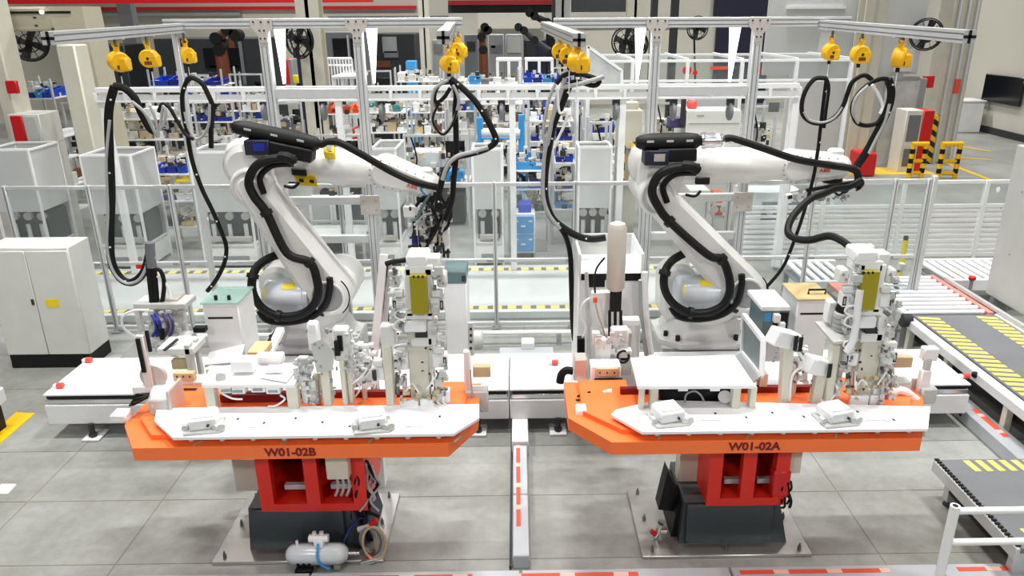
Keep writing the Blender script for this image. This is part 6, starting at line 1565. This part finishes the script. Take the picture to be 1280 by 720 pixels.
def rack(name, short, u0, u1, Y, levels, depth=0.6, m='alu', sheet='white'):
    """levels: list of (z, kind, material list, count)"""
    x0, x1 = at(u0, 200, Y).x, at(u1, 200, Y).x
    t = T('bin_rack', name, 'rack', ((x0 + x1) / 2, Y + depth / 2, 0))
    zt = max(l[0] for l in levels) + 0.32
    for x in (x0, x1 - 0.035):
        for y in (Y, Y + depth - 0.035): ob('upright', m, B().box(x, x + 0.035, y, y + 0.035, 0, zt, 0.003), t)
    nm = ['bottom', 'second', 'third', 'fourth', 'fifth'] if len(levels) > 2 else ['lower', 'upper']
    lv = sorted(levels)
    for i, (z, kind, ms, n) in enumerate(lv):
        ob('shelf', sheet, B().box(x0 + 0.035, x1 - 0.035, Y, Y + depth, z - 0.025, z, 0.003), t)
        w = (x1 - x0 - 0.1) / max(n, 1)
        for k in range(n):
            mm = ms[k % len(ms)] if not callable(ms) else ms(k)
            lev = 'top' if i == len(lv) - 1 and len(lv) > 2 else nm[i]
            xx = x0 + 0.05 + k * w; hh = RND.uniform(0.13, 0.2)
            if kind == 'bin':
                S('storage_bin', mm, binmesh(xx + 0.012, Y + 0.04, z, w - 0.03, depth * 0.6, hh), f'{COL[mm]} bin {ORD[k]} from left, {lev} shelf, {short}', 'bin', f'bins on the {short}')
            else:
                dd = RND.uniform(0.2, depth - 0.15); h2 = RND.uniform(0.06, 0.2); ww = w * RND.uniform(0.6, 0.92)
                b = B().box(xx, xx + ww, Y + 0.05, Y + 0.05 + dd, z, z + h2, 0.006)
                o = S('parts_box', mm, b, f'{COL[mm]} box {ORD[k]} from left, {lev} shelf, {short}', 'box', f'boxes on the {short}')
        # loose small parts lying on the shelf, too small to pick apart
        for mm_, nn, sz in (('tan', 9, (0.02, 0.09)), ('dark', 12, (0.02, 0.09)), ('cabinet', 12, (0.03, 0.12)), ('bracket', 6, (0.02, 0.08))):
            ob('loose_parts', mm_, stuff(B(), x0 + 0.08, x1 - 0.08, Y + 0.02, Y + depth * 0.5, z + 0.02, z + 0.24, nn, sz), t, kind='stuff')
    return t
bl = ['royal', 'blue', 'sky']; wt = ['white', 'cabinet', 'tan', 'white', 'bracket']
COL['bracket'] = 'greyish'
rack('aluminium rack with blue bins beside the station behind the hanging hose', 'rack by the left hanging hose', 186, 236, 10.9, [(0.35, 'box', ['dark' if 0 else 'midgrey', 'wood'], 2), (0.75, 'bin', ['royal', 'white'], 2), (1.15, 'bin', ['blue', 'royal', 'blue'], 3)])
rack('aluminium rack with dark parts at far left behind the test station', 'rack at the far left', 55, 78, 12.05, [(0.3, 'box', ['midgrey', 'navy'], 2), (0.7, 'box', ['navy', 'midgrey', 'white'], 3), (1.15, 'box', ['teal', 'midgrey'], 2)])
rack('bench rack with light blue trays left of the cable bundle', 'bench left of the cable bundle', 634, 688, 10.6, [(0.62, 'box', ['midgrey', 'white'], 3), (0.95, 'bin', ['sky', 'blue'], 2), (1.22, 'bin', ['sky'], 1)])
rack('narrow rack with blue bins right of the cable bundle', 'rack right of the cable bundle', 690, 722, 11.0, [(0.55, 'bin', ['sky'], 1), (0.85, 'bin', ['royal'], 1), (1.25, 'bin', ['royal', 'blue'], 2)])
rack('small rack with blue bins beside the hazard striped column', 'rack by the striped column', 768, 790, 11.4, [(0.7, 'bin', ['royal'], 1), (1.1, 'bin', ['sky'], 1)])
rack('steel rack crammed with white boxes behind the left hoses', 'white box rack behind the left hoses', 138, 236, 13.2, [(0.5, 'box', ['tan', 'midgrey', 'tan', 'label_yellow'], 4), (0.9, 'box', wt, 5), (1.3, 'box', wt, 5), (1.65, 'box', ['white', 'cabinet'], 4)])
rack('steel rack with dark blue bins above the left robot shoulder', 'rack above the left robot elbow', 238, 300, 13.95, [(0.6, 'box', ['tank', 'red', 'midgrey'], 3), (1.05, 'box', ['white', 'tank'], 3), (1.5, 'bin', ['royal'], 3), (1.85, 'bin', ['royal', 'white'], 3)])
rack('steel rack with brown boxes behind the left retractor tube', 'rack behind the left retractor', 307, 338, 14.3, [(0.75, 'box', ['brown', 'orangebin', 'brown'], 4), (1.2, 'box', wt, 4), (1.65, 'box', wt, 4)])
rack('steel rack topped with orange bins behind the left frame', 'orange bin rack', 406, 458, 14.0, [(0.7, 'box', wt, 4), (1.15, 'box', ['white', 'brown', 'white', 'red'], 4), (1.62, 'bin', ['orangebin'], 4)])
rack('white shelving rack between the orange bins and the middle hoses', 'white rack beside the orange bins', 460, 513, 13.5, [(0.55, 'box', wt, 4), (0.95, 'box', ['white', 'tan', 'wood'], 4), (1.35, 'box', wt, 4), (1.7, 'box', ['teal', 'white'], 3)])
rack('white shelving rack just left of the middle hoses', 'white rack by the middle hoses', 516, 560, 13.9, [(0.85, 'box', ['wood', 'tan', 'white'], 3), (1.25, 'box', ['wood', 'white', 'brown'], 3), (1.65, 'box', wt, 3)])
rack('white shelving rack right of the middle hoses', 'white rack right of the middle hoses', 600, 656, 14.3, [(0.6, 'box', wt, 3), (1.0, 'box', ['white', 'midgrey', 'white'], 4), (1.4, 'box', ['brown', 'white', 'midgrey'], 4), (1.75, 'box', wt, 4)])
rack('flow rack full of navy bins behind the cable bundle', 'navy bin rack', 660, 719, 13.0, [(0.55, 'bin', ['navy', 'royal'], 5), (0.9, 'bin', ['royal', 'navy'], 5), (1.25, 'bin', ['royal', 'white', 'sky', 'royal', 'royal'], 5), (1.6, 'box', ['white', 'blue', 'tan', 'white'], 5)])
rack('rack of white and blue parts beside the control column', 'rack beside the control column', 730, 772, 12.2, [(0.75, 'box', ['tank', 'white'], 3), (1.15, 'box', ['midgrey', 'white', 'teal'], 3), (1.5, 'bin', ['blue', 'royal'], 3)])
rack('far bench with white boxes behind the middle left balancers', 'far bench behind the middle left balancers', 500, 556, 18.0, [(0.9, 'box', wt, 5), (1.3, 'box', wt, 5), (1.86, 'box', ['white', 'cabinet'], 4)], 0.8)
rack('far bench with light blue and white trays between the balancer clusters', 'far bench between the balancer clusters', 572, 650, 17.0, [(0.9, 'box', wt, 5), (1.3, 'box', ['royal', 'sky', 'white', 'midgrey'], 5), (1.86, 'box', ['white', 'sky', 'midgrey', 'white'], 5)], 0.8)
rack('far bench with blue parts behind the middle right balancers', 'far bench behind the middle right balancers', 652, 716, 17.4, [(0.9, 'box', wt, 5), (1.3, 'box', ['royal', 'midgrey', 'blue'], 5), (1.86, 'bin', ['blue', 'royal', 'sky'], 5)], 0.8)
rack('far bench with bright blue crates behind the left balancers', 'far bench behind the left balancers', 202, 292, 15.8, [(0.9, 'box', wt, 5), (1.4, 'box', ['royal', 'tank', 'white'], 5), (1.98, 'bin', ['blue', 'royal', 'tank', 'royal'], 4)], 0.8)
rack('far bench with blue covered top beneath the gantry at upper left', 'far bench beneath the gantry', 36, 84, 13.5, [(0.5, 'box', ['label_yellow', 'midgrey', 'brown'], 3), (1.3, 'box', ['blue', 'midgrey', 'white'], 3), (1.98, 'bin', ['blue', 'royal', 'sky'], 4)], 0.8)
# blue drawer cart
t = T('drawer_cart', 'blue two drawer cart on casters behind the fence centre', 'cart', gz(654, 314))
Y = 10.3
x0, x1, z0, z1 = rect(639, 267, 669, 312, Y)
ob('frame', 'white', B().box(x0, x1, Y, Y + 0.35, 0.08, z1, 0.01), t)
for k, m in ((0, 'sky'), (1, 'sky')):
    a = 0.11 + k * (z1 - 0.13) / 2
    d = ob('drawer', m, B().box(x0 + 0.02, x1 - 0.02, Y - 0.02, Y, a, a + (z1 - 0.17) / 2, 0.006), t)
    ob('handle', 'white', B().box((x0 + x1) / 2 - 0.03, (x0 + x1) / 2 + 0.03, Y - 0.035, Y - 0.02, a + 0.1, a + 0.12), d)
    for s_ in (x0 + 0.05, x1 - 0.09): ob('label_card', 'white', B().box(s_, s_ + 0.05, Y - 0.023, Y - 0.02, a + 0.17, a + 0.19), d)
for x in (x0 + 0.04, x1 - 0.04):
    for y in (Y + 0.05, Y + 0.3): ob('caster', 'dark', B().cyl((x - 0.015, y, 0.04), (x + 0.015, y, 0.04), 0.04, n=10), t)
S('blue_crate', 'blue', B().px(648, 255, 664, 267, 10.35, 0.25, 0.01), 'small blue crate on top of the blue drawer cart', 'crate')
# light blue rolling frame
t = T('roll_frame', 'light blue roller frame with white roll behind the middle hoses', 'frame', at(625, 200, 12.4))
Y = 12.2
for u in (600, 652): 
    x = at(u, 160, Y).x; ob('side_post', 'sky', B().box(x - 0.05, x + 0.05, Y, Y + 0.1, 0, at(600, 147 if u == 600 else 144, Y).z, 0.006), t)
ob('roll', 'tank', B().cyl(at(602, 167, Y + .05), at(650, 167, Y + .05), 0.09, n=16), t)
ob('tie_bar', 'sky', B().cyl(at(602, 173, Y - .02), at(650, 173, Y - .02), 0.02), t)
# work frames with screens behind left robot arm
for i, (u0, u1, Y, l) in enumerate(((388, 414, 10.7, 'white framed work window left half, behind the left robot arm'), (418, 456, 10.7, 'white framed work window with dark pane, behind the left robot arm'))):
    t = T('window_frame_stand', l, 'frame', at((u0 + u1) / 2, 300, Y).xy.to_3d())
    x0, x1, z0, z1 = rect(u0, 246, u1, 277, Y)
    for x in (x0, x1): ob('side_bar', 'white', B().box(x - 0.02, x + 0.02, Y, Y + 0.04, 0, z1, 0.003), t)
    for z in (z0, z1): ob('cross_bar', 'white', B().box(x0 + 0.02, x1 - 0.02, Y, Y + 0.04, z - 0.02, z + 0.02, 0.003), t)
    ob('pane', 'slate' if i else 'robot_grey', B().box(x0 + 0.02, x1 - 0.02, Y + 0.015, Y + 0.025, z0 + 0.02, z1 - 0.02), t)
    ob('low_shelf', 'robot_grey', B().box(x0 + 0.02, x1 - 0.02, Y, Y + 0.4, 0.2, 0.24), t)
t = T('work_bench', 'pale workbench with black mats behind the left robot arm', 'bench', at(400, 312, 10.2).xy.to_3d())
x0, x1 = at(330, 300, 10.1).x, at(458, 300, 10.1).x
ob('top', 'wallgrey', B().box(x0, x1, 10.1, 10.6, 0.4, 0.44, 0.004), t)
ob('mat', 'dark', B().box(x0 + 0.1, x1 - 0.3, 10.15, 10.5, 0.15, 0.2), t)
for x in (x0 + 0.03, x1 - 0.07):
    for y in (10.13, 10.53): ob('leg', 'alu', B().box(x, x + 0.04, y, y + 0.04, 0, 0.4), t)

# ---------------------------------------------------------------- far machines and cabinets
def boxm(name, label, cat, q, Y, d, m, det=()):
    t = T(name, label, cat, at((q[0] + q[2]) / 2, q[3], Y).xy.to_3d())
    x0, x1, z0, z1 = rect(*q, Y)
    ob('body', m, B().box(x0, x1, Y, Y + d, 0.0, z1, 0.02), t)
    for (nm, mm, r) in det: ob(nm, mm, B().px(*r, Y - 0.04, 0.05, 0), t)
    return t
boxm('dark_enclosure', 'wide black machine enclosure behind the left overhead frame', 'machine', (196, 48, 332, 106), 20, 1.5, 'dark', [('window', 'screen', (255, 60, 300, 85)), ('frame_bar', 'midgrey', (300, 40, 304, 106)), ('light', 'lamp_glow', (278, 68, 282, 72)), ('brown_duct', 'brown', (285, 36, 292, 60)), ('shelf_edge', 'midgrey', (262, 82, 298, 84))])
boxm('dark_enclosure', 'black machine enclosure behind the yellow balancers at left', 'machine', (114, 56, 158, 96), 19, 1.2, 'dark', [('window', 'midgrey', (122, 62, 136, 82))])
boxm('dark_enclosure', 'tall black machine enclosure right of the second left frame post', 'machine', (466, 42, 520, 105), 21, 1.5, 'dark', [('grey_door', 'grey', (478, 46, 496, 66)), ('label_strip', 'midgrey', (480, 64, 498, 72)), ('orange_parts', 'brown', (468, 76, 488, 84))])
boxm('dark_enclosure', 'dark machine with glazed doors behind the white wire rack', 'machine', (400, 40, 452, 100), 22, 1.2, 'midgrey', [('window', 'screen', (416, 48, 434, 72)), ('window', 'screen', (438, 48, 450, 74)), ('frame_bar', 'alu', (435, 44, 437, 90))])
boxm('metal_cupboard', 'left one of two tall grey cupboards on the far wall', 'cupboard', (610, 43, 630, 78), 24, 0.6, 'grey', [('shelf_bay', 'midgrey', (613, 56, 628, 66)), ('carton', 'white', (614, 57, 619, 60))])
boxm('metal_cupboard', 'right one of two tall grey cupboards on the far wall', 'cupboard', (632, 43, 653, 78), 24, 0.6, 'grey', [('shelf_bay', 'robot_grey', (634, 47, 651, 66))])
boxm('metal_cupboard', 'grey cupboard right of the middle left balancer cluster', 'cupboard', (580, 43, 598, 80), 24, 0.6, 'midgrey', [('shelf_bay', 'dark', (584, 52, 594, 64))])
boxm('dark_cabinet', 'dark navy cabinet at the far wall right of the grey cupboards', 'cabinet', (655, 50, 690, 80), 24.5, 0.6, 'navy', [('panel', 'dark', (658, 54, 670, 72))])
boxm('wall_panel', 'white wall panel above the two grey cupboards', 'panel', (597, 16, 680, 43), 29, 0.3, 'wall', [])
boxm('blue_sign_box', 'bright blue square box on the far bench behind the left frame', 'box', (507, 76, 520, 87), 19.2, 0.3, 'sky', [])
boxm('far_column_box', 'grey cabinet stack beside the far ivory column', 'cabinet', (540, 50, 556, 88), 20.5, 0.6, 'grey', [('panel', 'midgrey', (543, 55, 553, 66))])
t = T('wire_rack', 'white wire crate rack between the left frame posts', 'rack', at(425, 105, 17).xy.to_3d())
Y = 17
x0, x1, z0, z1 = rect(410, 73, 440, 90, Y)
for k in range(9):
    x = x0 + (x1 - x0) * k / 8; ob('wire', 'white', B().cyl((x, Y, 0.8), (x, Y, z1), 0.022, n=6), t)
for z in (z1, (z0 + z1) / 2): ob('rim', 'white', B().cyl((x0, Y, z), (x1, Y, z), 0.025, n=6), t)
x2, x3, z2, z3 = rect(418, 94, 452, 104, 16.4)
ob('table', 'white', B().box(x2, x3, 16.2, 17.2, z3 - 0.06, z3, 0.01), t)
for k in range(4): ob('leg', 'white', B().box(x2 + (x3 - x2) * k / 3.2, x2 + (x3 - x2) * k / 3.2 + 0.05, 16.25, 16.3, 0, z3 - 0.06), t)
t = T('red_machine', 'narrow red and grey machine beside the ivory column at left', 'machine', at(356, 105, 16).xy.to_3d())
ob('red_side', 'red', B().px(352, 74, 361, 106, 16, 0.5, 0.01), t); ob('grey_side', 'grey', B().px(361, 74, 366, 106, 16.02, 0.4, 0.01), t)
ob('base', 'grey', B().box(*rect(352, 74, 366, 106, 16)[:2], 16.1, 16.5, 0, 1.2), t)
ob('valve', 'label_yellow', B().px(366, 94, 372, 104, 16, 0.1, 0.01), t)
boxm('dark_cabinet', 'dark navy cabinet under the fan on the ivory column', 'cabinet', (367, 60, 383, 92), 18, 0.6, 'navy', [])
# distant robot arms
def faraway(label, pts, Y, m, r):
    t = T('distant_robot', label, 'robot', at(*pts[0], Y))
    P = [at(u, v, Y) for u, v in pts]
    P0 = V((P[0].x, Y, 0)); ob('pedestal', m, B().cyl(P0, P[0], r * 1.3, n=10), t)
    for i in range(len(P) - 1): ob('arm_link', m, B().cyl(P[i], P[i + 1], r, r * 0.8, n=10), t)
    for p in P: ob('joint', 'black', B().cyl(p + V((0, -r * 1.3, 0)), p + V((0, r * 1.3, 0)), r * 1.2, n=12), t)
faraway('small brown industrial robot far behind the middle left balancers', [(604, 62), (602, 46), (606, 34), (610, 38)], 22, 'brown', 0.1)
faraway('black jointed robot arm far behind, before the dark stanchion', [(688, 44), (684, 28), (668, 20), (662, 16)], 22, 'black', 0.1)
faraway('dark robot arm reaching left far behind the middle right balancers', [(690, 66), (668, 50), (655, 38), (648, 34)], 21, 'dark', 0.09)
faraway('brown industrial robot far behind the left overhead frame', [(276, 62), (272, 48), (286, 36), (296, 44)], 19, 'brown', 0.12)
# white small frames, far
for i, (u0, u1) in enumerate(((620, 652), (656, 692))):
    Y = 19
    t = T('goods_frame', f'white goods frame table far behind, {("left", "right")[i]} of two before the cupboards', 'table', at((u0 + u1) / 2, 90, Y).xy.to_3d())
    x0, x1, z0, z1 = rect(u0, 73, u1, 88, Y)
    ob('top_bar', 'white', B().box(x0, x1, Y, Y + 0.6, z1 - 0.07, z1, 0.01), t)
    for k in range(3): ob('leg', 'white', B().box(x0 + (x1 - x0 - 0.07) * k / 2, x0 + (x1 - x0 - 0.07) * k / 2 + 0.07, Y, Y + 0.07, 0, z1 - 0.07), t)
# left floor bits
S('floor_marking', 'yellow', B().prism([tuple(gz(u, v).xy) for u, v in ((-20, 552), (0, 555), (44, 517), (20, 516))], 0.0, 0.006), 'yellow floor patch at the left edge near the white machine corner', 'floor marking')
t = T('machine_corner', 'corner of a white machine with black feet at the left edge', 'machine', gz(5, 530))
ob('casing', 'white', B().px(-60, 496, -10, 514, 5.55, 0.18, 0.01), t)
ob('dark_base', 'black', B().box(*rect(-60, 500, -16, 518, 5.55)[:2], 5.58, 5.7, 0.0, at(0, 514, 5.55).z), t)
S('floor_plate', 'white', B().prism([tuple(gz(u, v).xy) for u, v in ((-10, 618), (10, 618), (21, 606), (2, 606))], 0.0, 0.008), 'small white steel plate lying on the floor at the left edge', 'plate')

# ---------------------------------------------------------------- further work cells in the rows behind the fence
def cell(label, u0, u1, vt, Y, body='cabinet', accent='blue', screen=True, depth=0.7):
    x0, x1 = at(u0, 200, Y).x, at(u1, 200, Y).x
    zt = at((u0 + u1) / 2, vt, Y).z
    t = T('work_cell', label, 'work cell', ((x0 + x1) / 2, Y + depth / 2, 0))
    for x in (x0, x1 - 0.04):
        for y in (Y, Y + depth - 0.04): ob('upright', 'alu', B().box(x, x + 0.04, y, y + 0.04, 0, zt, 0.003), t)
    for z in (0.45 * zt, zt - 0.02):
        ob('cross_bar', 'alu', B().box(x0 + 0.04, x1 - 0.04, Y, Y + 0.04, z - 0.02, z + 0.02, 0.003), t)
    ob('work_top', 'wallgrey', B().box(x0, x1, Y + 0.04, Y + depth - 0.04, 0.45 * zt + 0.02, 0.45 * zt + 0.05, 0.004), t)
    ob('lower_box', 'dark', B().box(x0 + 0.08, x1 - 0.1, Y + 0.15, Y + depth - 0.1, 0.05, 0.45 * zt - 0.12, 0.01), t)
    ob('machine_body', body, B().box(x0 + 0.1, x0 + 0.1 + (x1 - x0) * 0.45, Y + 0.2, Y + depth - 0.08, 0.45 * zt + 0.05, 0.8 * zt, 0.015), t)
    ob('accent_block', accent, B().box(x0 + (x1 - x0) * 0.6, x1 - 0.1, Y + 0.15, Y + 0.4, 0.45 * zt + 0.05, 0.45 * zt + 0.22, 0.01), t)
    if screen:
        m = ob('monitor', 'screen', B().box(x0 + (x1 - x0) * 0.62, x1 - 0.08, Y + 0.3, Y + 0.34, 0.72 * zt, 0.9 * zt, 0.006), t)
    for mm_, nn in (('tan', 14), ('dark', 22), ('cabinet', 18), ('alu_dark', 14)):
        ob('loose_parts', mm_, stuff(B(), x0 + 0.06, x1 - 0.06, Y - 0.02, Y + 0.25, 0.35 * zt, 0.85 * zt, nn, (0.02, 0.1)), t, kind='stuff')
    ob('cable', 'rubber', B().tube([(x0 + 0.1, Y + 0.1, zt), (x0 + 0.2, Y + 0.05, 0.75 * zt), (x0 + 0.15, Y + 0.02, 0.55 * zt), (x0 + 0.3, Y, 0.3 * zt)], 0.014, 6), t)
    return t
cell('work cell with tan machine body left of the brown box rack', 150, 200, 118, 16.6, 'tan', 'royal')
cell('work cell with blue block behind the left hanging loop hoses', 90, 138, 128, 14.6, 'tank', 'blue')
cell('grey work cell behind the upper end of the left robot arm', 338, 384, 128, 15.4, 'midgrey', 'red')
cell('work cell with a screen under the orange bins', 386, 452, 168, 12.2, 'cabinet', 'label_yellow')
cell('low work cell between the left robot wrist and narrow station', 505, 586, 168, 12.0, 'tank', 'sky')
cell('work cell with dark body behind the blue roller frame', 594, 640, 118, 16.0, 'midgrey', 'teal')
cell('work cell with blue block left of the control column', 736, 764, 152, 10.6, 'cabinet', 'royal', False, 0.55)
cell('work cell behind the right frame post, left of the white boxed machine', 812, 850, 128, 14.2, 'cabinet', 'midgrey')
cell('work cell with salmon block right of the big white boxed machine', 930, 966, 132, 12.8, 'cabinet', 'salmon', False)
cell('far work cell in the back row behind the wire rack', 440, 496, 88, 19.0, 'midgrey', 'orangebin')
cell('far work cell in the back row right of the white goods frames', 690, 730, 84, 20.0, 'cabinet', 'royal')
cell('far work cell in the back row under the black enclosure', 300, 340, 92, 18.5, 'midgrey', 'blue')
# roof pipes and trays along the top of the far wall
for i, (u0, u1, v, m, l) in enumerate(((410, 560, 20, 'midgrey', 'grey cable tray on the far wall right of the ivory column'), (115, 300, 16, 'grey', 'grey cable tray on the far wall behind the left balancers'), (720, 880, 24, 'midgrey', 'grey cable tray on the far wall above the fans'))):
    S('cable_tray', m, B().px(u0, v, u1, v + 4, 29.75, 0.24, 0), l, 'cable tray')
